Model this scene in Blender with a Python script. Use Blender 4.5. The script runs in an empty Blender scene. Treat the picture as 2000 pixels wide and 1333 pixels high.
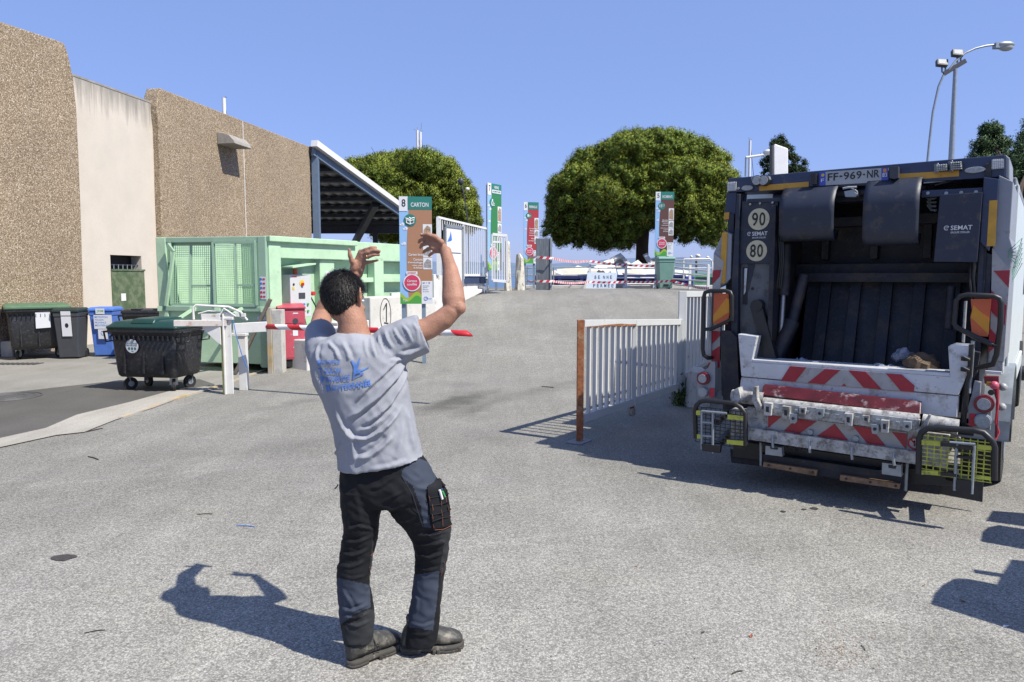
import bpy, bmesh, math, random
import numpy as np
from mathutils import Vector, Matrix, noise
random.seed(7); rng = np.random.default_rng(7)
scene = bpy.context.scene
R_ = math.radians

# ---------------------------------------------------------------- camera, sky, sun, exposure
H = 1.75
F_PX = 1400.0
PITCH = math.atan((666.5 - 540) / F_PX)
cam_d = bpy.data.cameras.new("camera"); cam = bpy.data.objects.new("camera", cam_d)
scene.collection.objects.link(cam)
cam.location = (0, 0, H); cam.rotation_euler = (math.pi / 2 - PITCH, 0, 0)
cam_d.sensor_width = 36; cam_d.lens = 36 * F_PX / 2000; cam_d.clip_start = .05; cam_d.clip_end = 30000
scene.camera = cam

SUN_EL = 53.0
SUN_AZ = 122.0          # degrees from +Y towards +X
SUN = Vector((math.sin(R_(SUN_AZ)) * math.cos(R_(SUN_EL)), math.cos(R_(SUN_AZ)) * math.cos(R_(SUN_EL)), math.sin(R_(SUN_EL))))
world = bpy.data.worlds.new("World"); scene.world = world; world.use_nodes = True
wn = world.node_tree; wn.nodes.clear()
sky = wn.nodes.new("ShaderNodeTexSky"); sky.sky_type = 'NISHITA'; sky.sun_disc = False
sky.sun_elevation = R_(SUN_EL); sky.sun_rotation = R_(SUN_AZ)
sky.air_density = 1.0; sky.dust_density = 0.6; sky.ozone_density = 2.2
hs = wn.nodes.new("ShaderNodeMix"); hs.data_type = 'RGBA'; hs.blend_type = 'MULTIPLY'; hs.inputs[0].default_value = 1
hs.inputs[7].default_value = (.35, .33, .50, 1)
ad = wn.nodes.new("ShaderNodeMix"); ad.data_type = 'RGBA'; ad.blend_type = 'ADD'; ad.inputs[0].default_value = 1
ad.inputs[7].default_value = (1.15, 1.78, 3.25, 1)      # even haze-blue of a clear southern sky
bg = wn.nodes.new("ShaderNodeBackground"); bg.inputs[1].default_value = 0.104
wo = wn.nodes.new("ShaderNodeOutputWorld")
wn.links.new(sky.outputs[0], hs.inputs[6]); wn.links.new(hs.outputs[2], ad.inputs[6]); wn.links.new(ad.outputs[2], bg.inputs[0]); wn.links.new(bg.outputs[0], wo.inputs[0])
sl = bpy.data.lights.new("sun", 'SUN'); sl.energy = 5.0; sl.angle = R_(.55); sl.color = (1, .945, .84)
so = bpy.data.objects.new("sun", sl); scene.collection.objects.link(so)
so.rotation_euler = SUN.to_track_quat('Z', 'Y').to_euler()
scene.view_settings.view_transform = 'Standard'; scene.view_settings.look = 'None'
scene.view_settings.exposure = 0.55; scene.view_settings.gamma = 1
scene.cycles.max_bounces = 6; scene.cycles.diffuse_bounces = 3

# ---------------------------------------------------------------- measuring helpers (photograph pixel -> point on a real plane)
CP = Vector((0, 0, H))
def ray(x, y):
    a = (x - 1000) / F_PX; b = (666.5 - y) / F_PX
    return Vector((a, math.cos(PITCH) + b * math.sin(PITCH), -math.sin(PITCH) + b * math.cos(PITCH)))
def gp(x, y, z=0.0):
    d = ray(x, y); return CP + d * ((z - H) / d.z)
def J(x, y, Y):
    d = ray(x, y); return CP + d * (Y / d.y)
def proj(P):
    P = Vector(P) - CP
    F = P.y * math.cos(PITCH) - P.z * math.sin(PITCH); U = P.y * math.sin(PITCH) + P.z * math.cos(PITCH)
    return 1000 + F_PX * P.x / F, 666.5 - F_PX * U / F
class Fr:
    """a plane in the world: origin O, axes U (right) and V (up), N towards the viewer"""
    def __init__(s, O, U, V=(0, 0, 1), N=None):
        s.O = Vector(O); s.U = Vector(U).normalized(); s.V = Vector(V).normalized()
        s.N = Vector(N).normalized() if N is not None else s.U.cross(s.V).normalized()
    def P(s, u, v, n=0): return s.O + s.U * u + s.V * v + s.N * n
    def px(s, x, y, n=0):
        r = ray(x, y); t = (s.O + s.N * n - CP).dot(s.N) / r.dot(s.N); q = CP + r * t - s.O
        return (q.dot(s.U), q.dot(s.V))
    def W(s, x, y, n=0):
        u, v = s.px(x, y, n); return s.P(u, v, n)
    def poly(s, pts, n=0): return [s.px(x, y, n) for x, y in pts]

# ---------------------------------------------------------------- materials
MATS = {}
AF = .80
def mat(name, col, rough=.6, metal=0, var=.12, vs=6, bump=0, bs=60, dirt=None, spec=.5, emit=0, fine=0, fs=200, coat=0, stretch=None):
    if name in MATS: return MATS[name]
    col = tuple(c * AF for c in col)
    m = bpy.data.materials.new(name); m.use_nodes = True; nt = m.node_tree; N = nt.nodes; L = nt.links
    b = N["Principled BSDF"]; b.inputs["Roughness"].default_value = rough; b.inputs["Metallic"].default_value = metal
    b.inputs["Specular IOR Level"].default_value = spec
    if coat: b.inputs["Coat Weight"].default_value = coat
    tc = N.new("ShaderNodeTexCoord"); src = tc.outputs["Object"]
    if stretch:
        mp = N.new("ShaderNodeMapping"); mp.inputs["Scale"].default_value = stretch; L.new(src, mp.inputs[0]); src = mp.outputs[0]
    c4 = (*col, 1)
    cur = None
    def noise_(sc, det=4, ro=.6):
        n = N.new("ShaderNodeTexNoise"); n.inputs["Scale"].default_value = sc; n.inputs["Detail"].default_value = det
        n.inputs["Roughness"].default_value = ro; L.new(src, n.inputs["Vector"]); return n.outputs[0]
    def ramp(inp, a, b_, lo, hi):
        r = N.new("ShaderNodeMapRange"); r.inputs[1].default_value = a; r.inputs[2].default_value = b_
        r.inputs[3].default_value = lo; r.inputs[4].default_value = hi; L.new(inp, r.inputs[0]); return r.outputs[0]
    def mul(cin, fac):
        x = N.new("ShaderNodeVectorMath"); x.operation = 'SCALE'; L.new(fac, x.inputs["Scale"])
        if isinstance(cin, tuple): x.inputs[0].default_value = cin[:3]
        else: L.new(cin, x.inputs[0])
        return x.outputs[0]
    cur = c4
    if var: cur = mul(cur, ramp(noise_(vs), .3, .7, 1 - var, 1 + var))
    if fine: cur = mul(cur, ramp(noise_(fs, 2, .5), .35, .65, 1 - fine, 1 + fine))
    if dirt:
        for (dc, amount, dsc) in (dirt if isinstance(dirt, list) else [dirt]):
            x = N.new("ShaderNodeMix"); x.data_type = 'RGBA'
            L.new(ramp(noise_(dsc, 6, .7), .62 - amount * .3, .72 - amount * .2, 0, .85), x.inputs[0])
            if isinstance(cur, tuple): x.inputs[6].default_value = cur
            else: L.new(cur, x.inputs[6])
            x.inputs[7].default_value = (dc[0] * AF, dc[1] * AF, dc[2] * AF, 1); cur = x.outputs[2]
    if isinstance(cur, tuple): b.inputs["Base Color"].default_value = cur
    else: L.new(cur, b.inputs["Base Color"])
    if bump:
        bp = N.new("ShaderNodeBump"); bp.inputs["Strength"].default_value = bump; bp.inputs["Distance"].default_value = .01
        L.new(noise_(bs, 5), bp.inputs["Height"]); L.new(bp.outputs[0], b.inputs["Normal"])
    if emit:
        b.inputs["Emission Color"].default_value = c4; b.inputs["Emission Strength"].default_value = emit
    MATS[name] = m; return m

# ---------------------------------------------------------------- mesh builder
_tc = {}
def text2d(s):
    if s in _tc: return _tc[s]
    cu = bpy.data.curves.new("t", 'FONT'); cu.body = s; cu.offset = .012 if not s.startswith("*") else .03; cu.body = s.lstrip("*"); cu.resolution_u = 3
    o = bpy.data.objects.new("t", cu); scene.collection.objects.link(o)
    bpy.context.view_layer.update(); dg = bpy.context.evaluated_depsgraph_get()
    me = bpy.data.meshes.new_from_object(o.evaluated_get(dg))
    V = [(v.co.x, v.co.y) for v in me.vertices]; Fc = [tuple(p.vertices) for p in me.polygons]
    bpy.data.objects.remove(o); bpy.data.curves.remove(cu); bpy.data.meshes.remove(me)
    xs = [v[0] for v in V]; ys = [v[1] for v in V]; x0, x1, y0, y1 = min(xs), max(xs), min(ys), max(ys)
    V = [((x - x0) / (x1 - x0), (y - y0) / (y1 - y0)) for x, y in V]
    _tc[s] = (V, Fc); return _tc[s]

ROOTM = {}
def thing(name, label, cat, loc=(0, 0, 0), rz=0, group=None):
    o = bpy.data.objects.new(name, None); scene.collection.objects.link(o); o.empty_display_size = .2
    o.location = loc; o.rotation_euler = (0, 0, rz); tag(o, label, cat, group)
    ROOTM[o.name] = Matrix.Translation(Vector(loc)) @ Matrix.Rotation(rz, 4, 'Z')
    return o
def tag(o, label=None, cat=None, group=None, kind=None):
    if label: o["label"] = label
    if cat: o["category"] = cat
    if group: o["group"] = group
    if kind: o["kind"] = kind
    return o

class MB:
    def __init__(s): s.v = []; s.f = []; s.mi = []; s.sm = []; s.mats = []
    def m(s, m_):
        if m_ not in s.mats: s.mats.append(m_)
        return s.mats.index(m_)
    def add(s, V, Fc, m_, smooth=False):
        b = len(s.v); s.v.extend([tuple(x) for x in V]); k = s.m(m_)
        for f in Fc: s.f.append(tuple(b + i for i in f)); s.mi.append(k); s.sm.append(smooth)
        return s
    def box(s, c, d, m_, rot=None):
        c = Vector(c); V = []
        for z in (-.5, .5):
            for (x, y) in ((-.5, -.5), (.5, -.5), (.5, .5), (-.5, .5)):
                q = Vector((x * d[0], y * d[1], z * d[2]));
                if rot is not None: q = rot @ q
                V.append(c + q)
        return s.add(V, [(3, 2, 1, 0), (4, 5, 6, 7), (0, 1, 5, 4), (1, 2, 6, 5), (2, 3, 7, 6), (3, 0, 4, 7)], m_)
    def bar(s, a, b, w, h, m_, up=(0, 0, 1)):
        a = Vector(a); b = Vector(b); d = (b - a).normalized(); u = Vector(up)
        if abs(d.dot(u)) > .98: u = Vector((0, 1, 0))
        x = d.cross(u).normalized(); y = x.cross(d).normalized(); V = []
        for p in (a, b):
            for (i, j) in ((-.5, -.5), (.5, -.5), (.5, .5), (-.5, .5)): V.append(p + x * i * w + y * j * h)
        return s.add(V, [(3, 2, 1, 0), (4, 5, 6, 7), (0, 1, 5, 4), (1, 2, 6, 5), (2, 3, 7, 6), (3, 0, 4, 7)], m_)
    def tube(s, pts, r, m_, n=8, closed=False):
        pts = [Vector(p) for p in pts]; k = len(pts); rr = r if isinstance(r, (list, tuple)) else [r] * k
        V = []; up = None
        for i, p in enumerate(pts):
            if closed: d = (pts[(i + 1) % k] - pts[i - 1])
            else: d = pts[min(i + 1, k - 1)] - pts[max(i - 1, 0)]
            d.normalize()
            if up is None: up = Vector((0, 0, 1)) if abs(d.z) < .9 else Vector((1, 0, 0))
            x = d.cross(up).normalized(); y = x.cross(d).normalized(); up = y
            for j in range(n):
                a = 2 * math.pi * j / n; V.append(p + (x * math.cos(a) + y * math.sin(a)) * rr[i])
        Fc = []
        for i in range(k if closed else k - 1):
            for j in range(n):
                a = i * n + j; b = i * n + (j + 1) % n; i2 = (i + 1) % k; Fc.append((a, b, i2 * n + (j + 1) % n, i2 * n + j))
        s.add(V, Fc, m_, True)
        if not closed: s.add(V[:n], [tuple(range(n - 1, -1, -1))], m_); s.add(V[-n:], [tuple(range(n))], m_)
        return s
    def cyl(s, a, b, r, m_, r1=None, n=20): return s.tube([a, b], [r, r if r1 is None else r1], m_, n)
    def sph(s, c, r, m_, n=14, rot=None):
        c = Vector(c); r = (r, r, r) if not isinstance(r, (tuple, list)) else r; V = []; k = n // 2
        for i in range(1, k):
            t = math.pi * i / k
            for j in range(n):
                a = 2 * math.pi * j / n; q = Vector((r[0] * math.sin(t) * math.cos(a), r[1] * math.sin(t) * math.sin(a), r[2] * math.cos(t)))
                V.append(c + (rot @ q if rot is not None else q))
        tq = Vector((0, 0, r[2])); tq = rot @ tq if rot is not None else tq
        V += [c + tq, c - tq]; Fc = []
        for i in range(k - 2):
            for j in range(n): a = i * n + j; b = i * n + (j + 1) % n; Fc.append((a, a + n, b + n, b))
        T = len(V) - 2
        for j in range(n): Fc.append((T, j, (j + 1) % n)); Fc.append((T + 1, (k - 2) * n + (j + 1) % n, (k - 2) * n + j))
        return s.add(V, Fc, m_, True)
    def loft(s, rings, m_, cap=True, smooth=True):
        n = len(rings[0]); V = [q for r in rings for q in r]; Fc = []
        for i in range(len(rings) - 1):
            for j in range(n): a = i * n + j; b = i * n + (j + 1) % n; Fc.append((a, b, b + n, a + n))
        if cap: Fc.append(tuple(range(n - 1, -1, -1))); Fc.append(tuple((len(rings) - 1) * n + j for j in range(n)))
        return s.add(V, Fc, m_, smooth)
    def prism(s, fr, pts, n0, n1, m_):
        k = len(pts); V = [fr.P(u, v, n0) for u, v in pts] + [fr.P(u, v, n1) for u, v in pts]
        Fc = [tuple(range(k)), tuple(range(2 * k - 1, k - 1, -1))] + [(i, (i + 1) % k, k + (i + 1) % k, k + i) for i in range(k)]
        return s.add(V, Fc, m_)
    def pprism(s, fr, pxs, n0, n1, m_):
        """pixel outline measured on the plane n0, extruded to n1"""
        return s.prism(fr, fr.poly(pxs, n0), n0, n1, m_)
    def sheet(s, fr, pts, n, m_): return s.add([fr.P(u, v, n) for u, v in pts], [tuple(range(len(pts)))], m_)
    def rect(s, fr, u0, v0, u1, v1, n, m_, t=0):
        pts = [(u0, v0), (u1, v0), (u1, v1), (u0, v1)]
        return s.prism(fr, pts, n, n - t, m_) if t else s.sheet(fr, pts, n, m_)
    def disc(s, fr, u, v, r, n0, n1, m_, k=28, ry=None):
        ry = ry or r; pts = [(u + r * math.cos(2 * math.pi * i / k), v + ry * math.sin(2 * math.pi * i / k)) for i in range(k)]
        return s.prism(fr, pts, n0, n1, m_)
    def text(s, fr, t, u0, v0, u1, v1, n, m_):
        V, Fc = text2d(t)
        return s.add([fr.P(u0 + x * (u1 - u0), v0 + y * (v1 - v0), n) for x, y in V], Fc, m_)
    def build(s, name, parent=None, label=None, cat=None, group=None, kind=None, bevel=0, local=False, recalc=True, seg=2):
        me = bpy.data.meshes.new(name); V = s.v
        if parent is not None:
            M = ROOTM[parent.name]
            if not local:
                Mi = M.inverted(); V = [tuple(Mi @ Vector(q)) for q in V]
        me.from_pydata(V, [], s.f)
        for m_ in s.mats: me.materials.append(m_)
        me.polygons.foreach_set("material_index", s.mi); me.polygons.foreach_set("use_smooth", s.sm)
        if recalc:
            bm = bmesh.new(); bm.from_mesh(me); bmesh.ops.recalc_face_normals(bm, faces=bm.faces); bm.to_mesh(me); bm.free()
        me.update()
        o = bpy.data.objects.new(name, me); scene.collection.objects.link(o)
        if parent is not None: o.parent = parent; ROOTM[o.name] = M
        else: ROOTM[o.name] = Matrix.Identity(4)
        if bevel:
            bv = o.modifiers.new("bevel", 'BEVEL'); bv.width = bevel; bv.segments = seg; bv.limit_method = 'ANGLE'; bv.angle_limit = R_(50)
        tag(o, label, cat, group, kind); return o

def copy_tree(o, parent=None):
    c = o.copy(); scene.collection.objects.link(c)
    if parent is not None: c.parent = parent
    for ch in [x for x in scene.objects if x.parent == o]: copy_tree(ch, c)
    return c

# ---------------------------------------------------------------- shared materials
white = mat("white_paint", (.72, .73, .72), .45, dirt=((.38, .34, .28), .25, 9))
white_clean = mat("white_clean", (.8, .8, .8), .5, var=.04)
black = mat("black_rubber", (.012, .012, .013), .6)
dkgrey = mat("dark_grey_paint", (.05, .055, .065), .5)
galv = mat("galvanised_steel", (.36, .4, .43), .45, .5, .15, 12)
steel_blue = mat("blue_grey_steel", (.14, .2, .29), .5, 0, .1)
red = mat("red_paint", (.5, .02, .03), .45)
navy_txt = mat("navy_lettering", (.03, .06, .2), .5, var=0)
black_txt = mat("black_lettering", (.015, .015, .018), .5, var=0)
white_txt = mat("white_lettering", (.8, .8, .8), .5, var=0)
rust = mat("rust", (.30, .11, .045), .9, 0, .4, 30, .5, 80, dirt=((.42, .33, .2), .25, 14))

# ---------------------------------------------------------------- ground: one sheet
def lerp_tab(x, tab):
    if x <= tab[0][0]: return tab[0][1]
    for (a, b), (c, d) in zip(tab, tab[1:]):
        if x <= c: return b + (d - b) * (x - a) / (c - a)
    return tab[-1][1]
def sst(t): t = max(0, min(1, t)); return t * t * (3 - 2 * t)
RAMP = [(12.0, 0), (12.8, .04), (13.6, .15), (15, .42), (17.4, .94), (18.6, 1.22), (19.6, 1.35), (25.2, 1.35)]
LEFTB = [(9, -4.9), (12.9, -4.42), (15, -3.25), (17.4, -1.95), (19.3, -.9), (22, .2), (24, .4)]
def ramp_h(y): return lerp_tab(y, RAMP)
def terrain(x, y):
    if y > 25.4: return -2.2 if y > 26 else 1.35 - 3.55 * (y - 25.4) / .6
    xb = lerp_tab(y, LEFTB); xr = 2.45 + (y - 9.7) * .745
    a = sst((x - xb + .12) / .24); b = sst((xr - x + .06) / .12)
    h = ramp_h(y)
    if y > 19.5 and -4 < x < xb: a = max(a, sst((y - 19.5) * 1.5))
    return h * a * b
xs = sorted(set([-6000, -2000, -600, -200, -100, -60, -40, -25] + list(np.arange(-16, 16.01, .16).round(3)) + [18, 22, 28, 40, 60, 100, 200, 600, 2000, 6000]))
ys = sorted(set([-300, -100, -40, -15, -6, -2] + list(np.arange(0, 27.01, .15).round(3)) + [28, 32, 40, 60, 100, 250, 700, 2000, 6000, 14000]))
gv = [(x, y, terrain(x, y)) for y in ys for x in xs]; nx = len(xs)
gf = [(j * nx + i, j * nx + i + 1, (j + 1) * nx + i + 1, (j + 1) * nx + i) for j in range(len(ys) - 1) for i in range(nx - 1)]

def ground_mat(name, base, coarse=True, tint=(1, 1, 1), grain=.33, sc=95, stains=False):
    m = bpy.data.materials.new(name); m.use_nodes = True; nt = m.node_tree; N = nt.nodes; L = nt.links
    b = N["Principled BSDF"]; b.inputs["Roughness"].default_value = .85; b.inputs["Specular IOR Level"].default_value = .25
    tc = N.new("ShaderNodeTexCoord"); src = tc.outputs["Object"]
    def noi(sc_, det=3, ro=.6, vec=None):
        n = N.new("ShaderNodeTexNoise"); n.inputs["Scale"].default_value = sc_; n.inputs["Detail"].default_value = det; n.inputs["Roughness"].default_value = ro
        L.new(vec or src, n.inputs["Vector"]); return n.outputs[0]
    def mr(i, a, b_, lo, hi):
        r = N.new("ShaderNodeMapRange"); r.inputs[1].default_value = a; r.inputs[2].default_value = b_; r.inputs[3].default_value = lo; r.inputs[4].default_value = hi
        L.new(i, r.inputs[0]); return r.outputs[0]
    def mth(op, a, b_):
        x = N.new("ShaderNodeMath"); x.operation = op
        for k, q in enumerate((a, b_)):
            if isinstance(q, (int, float)): x.inputs[k].default_value = q
            else: L.new(q, x.inputs[k])
        return x.outputs[0]
    vo = N.new("ShaderNodeTexVoronoi"); vo.inputs["Scale"].default_value = sc; L.new(src, vo.inputs["Vector"])
    sep = N.new("ShaderNodeSeparateColor"); L.new(vo.outputs["Color"], sep.inputs[0])
    g = mr(sep.outputs[0], 0, 1, 1 - grain, 1 + grain)                       # each chip of stone its own tone
    gap = mr(vo.outputs["Distance"], .25, .75, 1.0, .62 if coarse else .85)   # dark binder between the chips
    g = mth('MULTIPLY', g, gap)
    g = mth('MULTIPLY', g, mr(noi(1.1, 5), .3, .7, .90, 1.1))
    g = mth('MULTIPLY', g, mr(noi(.28, 4), .35, .65, .94, 1.07))
    mp = N.new("ShaderNodeMapping"); mp.inputs["Rotation"].default_value = (0, 0, R_(25)); mp.inputs["Scale"].default_value = (2.2, .16, 1); L.new(src, mp.inputs[0])
    g = mth('MULTIPLY', g, mr(noi(1.6, 4, .65, mp.outputs[0]), .35, .68, .92, 1.06))   # tyre-worn streaks
    if coarse:
        g = mth('MULTIPLY', g, mr(noi(42, 3, .8), .34, .66, .80, 1.17))        # grit and pits a few centimetres across
        g = mth('MULTIPLY', g, mr(noi(150, 2, .7), .58, .72, 1.0, .72))
        for rot_, sc_, seed_ in ((58, 1.0, 0), (20, .8, 3), (-12, .9, 7)):      # pale scratches and scuffs left by tyres and skips
            m3 = N.new("ShaderNodeMapping"); m3.vector_type = 'TEXTURE'; m3.inputs["Location"].default_value = (seed_, seed_, 0); m3.inputs["Rotation"].default_value = (0, 0, R_(rot_)); m3.inputs["Scale"].default_value = (5, .13, 1); L.new(src, m3.inputs[0])
            g = mth('MULTIPLY', g, mr(noi(sc_, 5, .7, m3.outputs[0]), .56, .72, 1.0, 1.13)); g = mth('MULTIPLY', g, mr(noi(sc_ * 1.3, 5, .7, m3.outputs[0]), .30, .42, .92, 1.0))
    g = mth('MULTIPLY', g, mr(noi(5, 6, .75), .60, .74, 1.0, .88))            # small stains
    g = mth('MULTIPLY', g, mr(noi(.5, 6, .7), .30, .42, .86, 1.0))             # darker worn patches
    if stains:
        nv = N.new("ShaderNodeTexNoise"); nv.inputs["Scale"].default_value = 3.0; nv.inputs["Detail"].default_value = 5; L.new(src, nv.inputs["Vector"])
        for (px0, py0, rx, ry, rot, k) in ((885, 786, .30, 1.2, -28, .66), (930, 800, .2, .7, -20, .82), (1240, 610, .45, 2.6, 0, .82), (1235, 690, .35, 1.6, -4, .86), (560, 880, .9, .35, 10, .93), (1500, 930, 1.6, .35, -18, .84), (1050, 700, .25, 3.2, -35, .9), (700, 700, .2, 2.4, -30, .88), (1730, 1200, .22, .12, 0, 1.10), (230, 960, 1.4, .3, 12, .95), (1400, 1060, 1.2, .25, -8, .96), (900, 1333, 9, 2.6, 0, 1.14)):
            q = gp(px0, py0, 0.0 if py0 > 740 else .5)
            mp2 = N.new("ShaderNodeMapping"); mp2.vector_type = 'TEXTURE'; mp2.inputs["Location"].default_value = (q.x + .25, q.y + .25, 0); mp2.inputs["Rotation"].default_value = (0, 0, R_(rot)); mp2.inputs["Scale"].default_value = (rx, ry, 50)
            ws = N.new("ShaderNodeVectorMath"); ws.operation = 'MULTIPLY_ADD'; ws.inputs[1].default_value = (.5, .5, 0); L.new(nv.outputs["Color"], ws.inputs[0]); L.new(src, ws.inputs[2])
            L.new(ws.outputs[0], mp2.inputs[0]); ln = N.new("ShaderNodeVectorMath"); ln.operation = 'LENGTH'; L.new(mp2.outputs[0], ln.inputs[0])
            g = mth('MULTIPLY', g, mr(ln.outputs["Value"], .3, 1.2, k ** 1.7, 1.0))
    cr = N.new("ShaderNodeMix"); cr.data_type = 'RGBA'; L.new(mr(noi(.7, 4), .4, .65, 0, 1), cr.inputs[0])
    cr.inputs[6].default_value = (base * 1.03 * tint[0], base * 1.0 * tint[1], base * .915 * tint[2], 1)
    cr.inputs[7].default_value = (base * 1.0 * tint[0], base * .98 * tint[1], base * .87 * tint[2], 1)
    col = N.new("ShaderNodeVectorMath"); col.operation = 'SCALE'; L.new(cr.outputs[2], col.inputs[0]); L.new(g, col.inputs["Scale"])
    L.new(col.outputs[0], b.inputs["Base Color"])
    bp = N.new("ShaderNodeBump"); bp.inputs["Strength"].default_value = .40 if coarse else .2; bp.inputs["Distance"].default_value = .006
    L.new(vo.outputs["Distance"], bp.inputs["Height"]); bp.invert = True; L.new(bp.outputs[0], b.inputs["Normal"])
    return m
G_main = ground_mat("chip_seal_asphalt", .250, grain=.34, sc=115, stains=True)
G_dark = ground_mat("smooth_dark_asphalt", .095, False, (1, 1, 1.02), .18, 160)
G_yard = ground_mat("pale_yard_concrete", .235, False, (1, 1, 1), .14, 120)
G_gut = ground_mat("gutter_concrete", .33, False, (1.02, 1, .97), .16, 140)
mb = MB(); mb.add(gv, gf, G_main, True)
mb.build("ground", kind='structure', recalc=False)

def ground_sheet(name, pxs, z, m_, label=None, **k):
    mb = MB(); pts = [gp(x, y) for x, y in pxs]
    mb.add([(p.x, p.y, z) for p in pts], [tuple(range(len(pts)))], m_); return mb.build(name, kind='structure', recalc=False, **k)
ground_sheet("yard", [(-900, 1010), (0, 868), (110, 846), (250, 800), (330, 778), (420, 755), (520, 722), (560, 690), (500, 655), (300, 640), (-300, 640), (-1500, 700)], .004, G_yard)
ground_sheet("yard_patch", [(-900, 960), (0, 860), (70, 845), (130, 822), (250, 790), (330, 768), (420, 752), (390, 742), (200, 748), (0, 770), (-900, 840)], .008, G_dark)
ground_sheet("gutter", [(-900, 1030), (0, 876), (110, 852), (165, 846), (225, 822), (300, 798), (370, 772), (425, 760), (418, 754), (330, 766), (250, 788), (150, 812), (90, 838), (0, 858), (-900, 960)], .012, G_gut)
ochre = mat("worn_ochre_kerb", (.48, .36, .19), .8, 0, .3, 5, .2, 60, dirt=((.42, .41, .38), .75, 3))
mb = MB()
kp = [(236, 818), (300, 795), (352, 777), (392, 766), (440, 752), (500, 730), (556, 711)]
KP = [gp(x, y) for x, y in kp]
for a, b in zip(KP, KP[1:]):
    mb.bar((a.x, a.y, .006), (b.x, b.y, .006), .07, .03, ochre)
mb.build("kerb_edge", kind='structure')
# tar stains and oil drips that lie on the asphalt
tar = mat("tar_stain", (.055, .05, .047), .6, 0, .4, 40, .3, 120)
def splat(cx, cy, rx, ry, m_, name, z=.004):
    c = gp(cx, cy); mb = MB(); pts = []
    for i in range(26):
        a = 2 * math.pi * i / 26; k = 1 + .35 * noise.noise(Vector((cx + math.cos(a) * 1.3, cy + math.sin(a) * 1.3, 0)))
        pts.append((c.x + rx * k * math.cos(a), c.y + ry * k * math.sin(a), terrain(c.x, c.y) + z))
    mb.add(pts, [tuple(range(26))], m_); return mb.build(name, kind='structure', recalc=False)
splat(124, 1090, .075, .05, tar, "tar_stain"); splat(1590, 994, .03, .03, tar, "tar_stain")
splat(1530, 1000, .02, .02, tar, "tar_stain"); splat(1570, 996, .02, .015, tar, "tar_stain")

# sea and hills beyond the raised deck
seam = mat("sea_water", (.05, .12, .2), .25, 0, .1, .01)
mb = MB(); mb.add([(-9000, 75, -2.1), (9000, 75, -2.1), (9000, 14000, -2.1), (-9000, 14000, -2.1)], [(0, 1, 2, 3)], seam)
mb.build("sea", kind='structure', recalc=False)
hillm = mat("hazed_limestone_hills", (.13, .19, .28), .95, 0, .25, .004)  # distance haze put into the base colour as blue
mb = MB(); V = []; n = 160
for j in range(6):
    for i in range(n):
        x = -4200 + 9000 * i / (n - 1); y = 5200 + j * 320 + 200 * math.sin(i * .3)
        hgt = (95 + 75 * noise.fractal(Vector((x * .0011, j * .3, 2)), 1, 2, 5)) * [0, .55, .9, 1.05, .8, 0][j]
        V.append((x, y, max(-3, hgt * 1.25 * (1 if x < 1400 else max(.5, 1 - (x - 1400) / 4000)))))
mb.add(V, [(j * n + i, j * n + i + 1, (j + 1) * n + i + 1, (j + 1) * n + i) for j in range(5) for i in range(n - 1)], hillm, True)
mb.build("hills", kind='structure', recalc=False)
# ================================================================ building on the left
def aggregate_mat():
    m = bpy.data.materials.new("exposed_aggregate"); m.use_nodes = True; nt = m.node_tree; N = nt.nodes; L = nt.links
    b = N["Principled BSDF"]; b.inputs["Roughness"].default_value = .9
    tc = N.new("ShaderNodeTexCoord"); vo = N.new("ShaderNodeTexVoronoi"); vo.inputs["Scale"].default_value = 52; L.new(tc.outputs["Object"], vo.inputs["Vector"])
    sep = N.new("ShaderNodeSeparateColor"); L.new(vo.outputs["Color"], sep.inputs[0])
    cr = N.new("ShaderNodeValToRGB"); e = cr.color_ramp.elements
    e[0].position = 0; e[0].color = (.11, .075, .045, 1); e[1].position = 1; e[1].color = (.56, .49, .38, 1)
    for p, c in ((.25, (.20, .145, .09, 1)), (.6, (.28, .215, .14, 1)), (.85, (.36, .29, .205, 1))):
        q = e.new(p); q.color = c
    L.new(sep.outputs[0], cr.inputs[0])
    n = N.new("ShaderNodeTexNoise"); n.inputs["Scale"].default_value = .6; n.inputs["Detail"].default_value = 5; L.new(tc.outputs["Object"], n.inputs["Vector"])
    mr = N.new("ShaderNodeMapRange"); mr.inputs[1].default_value = .3; mr.inputs[2].default_value = .7; mr.inputs[3].default_value = .90; mr.inputs[4].default_value = 1.12; L.new(n.outputs[0], mr.inputs[0])
    v = N.new("ShaderNodeVectorMath"); v.operation = 'SCALE'; L.new(cr.outputs[0], v.inputs[0]); L.new(mr.outputs[0], v.inputs["Scale"]); L.new(v.outputs[0], b.inputs["Base Color"])
    bp = N.new("ShaderNodeBump"); bp.inputs["Strength"].default_value = .5; bp.inputs["Distance"].default_value = .02; bp.invert = True
    L.new(vo.outputs["Distance"], bp.inputs["Height"]); L.new(bp.outputs[0], b.inputs["Normal"])
    return m
agg = aggregate_mat()
cream = mat("cream_render", (.66, .60, .515), .9, 0, .05, 1.5, .25, 30, fine=.04, fs=60)
stain = mat("grey_weather_stain", (.30, .28, .25), .95, 0, .3, 10, stretch=(1, 1, .15))
WD = Vector((.1786, 1, 0)).normalized(); W0 = gp(145, 677); W0.z = 0
WF = Fr(W0, WD)                      # U runs away from the camera along the wall, N faces the yard
if WF.N.x < 0: WF.N = -WF.N
bld = thing("warehouse", "long windowless warehouse of brown pebble-dash and cream render with sloping roofline", "building", (W0.x, W0.y, 0))
mb = MB()
s_ = lambda x, y, n=0: WF.px(x, y, n)
zt = s_(0, 42, .25)[1]
pts = [(-14, -.1), (-14, zt + .02)] + [s_(x, y, .25) for x, y in ((0, 42), (118, 81), (125, 85), (129, 93), (134, 108), (143, 150), (150, 215), (154, 300), (158, 400), (161, 500))]
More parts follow.
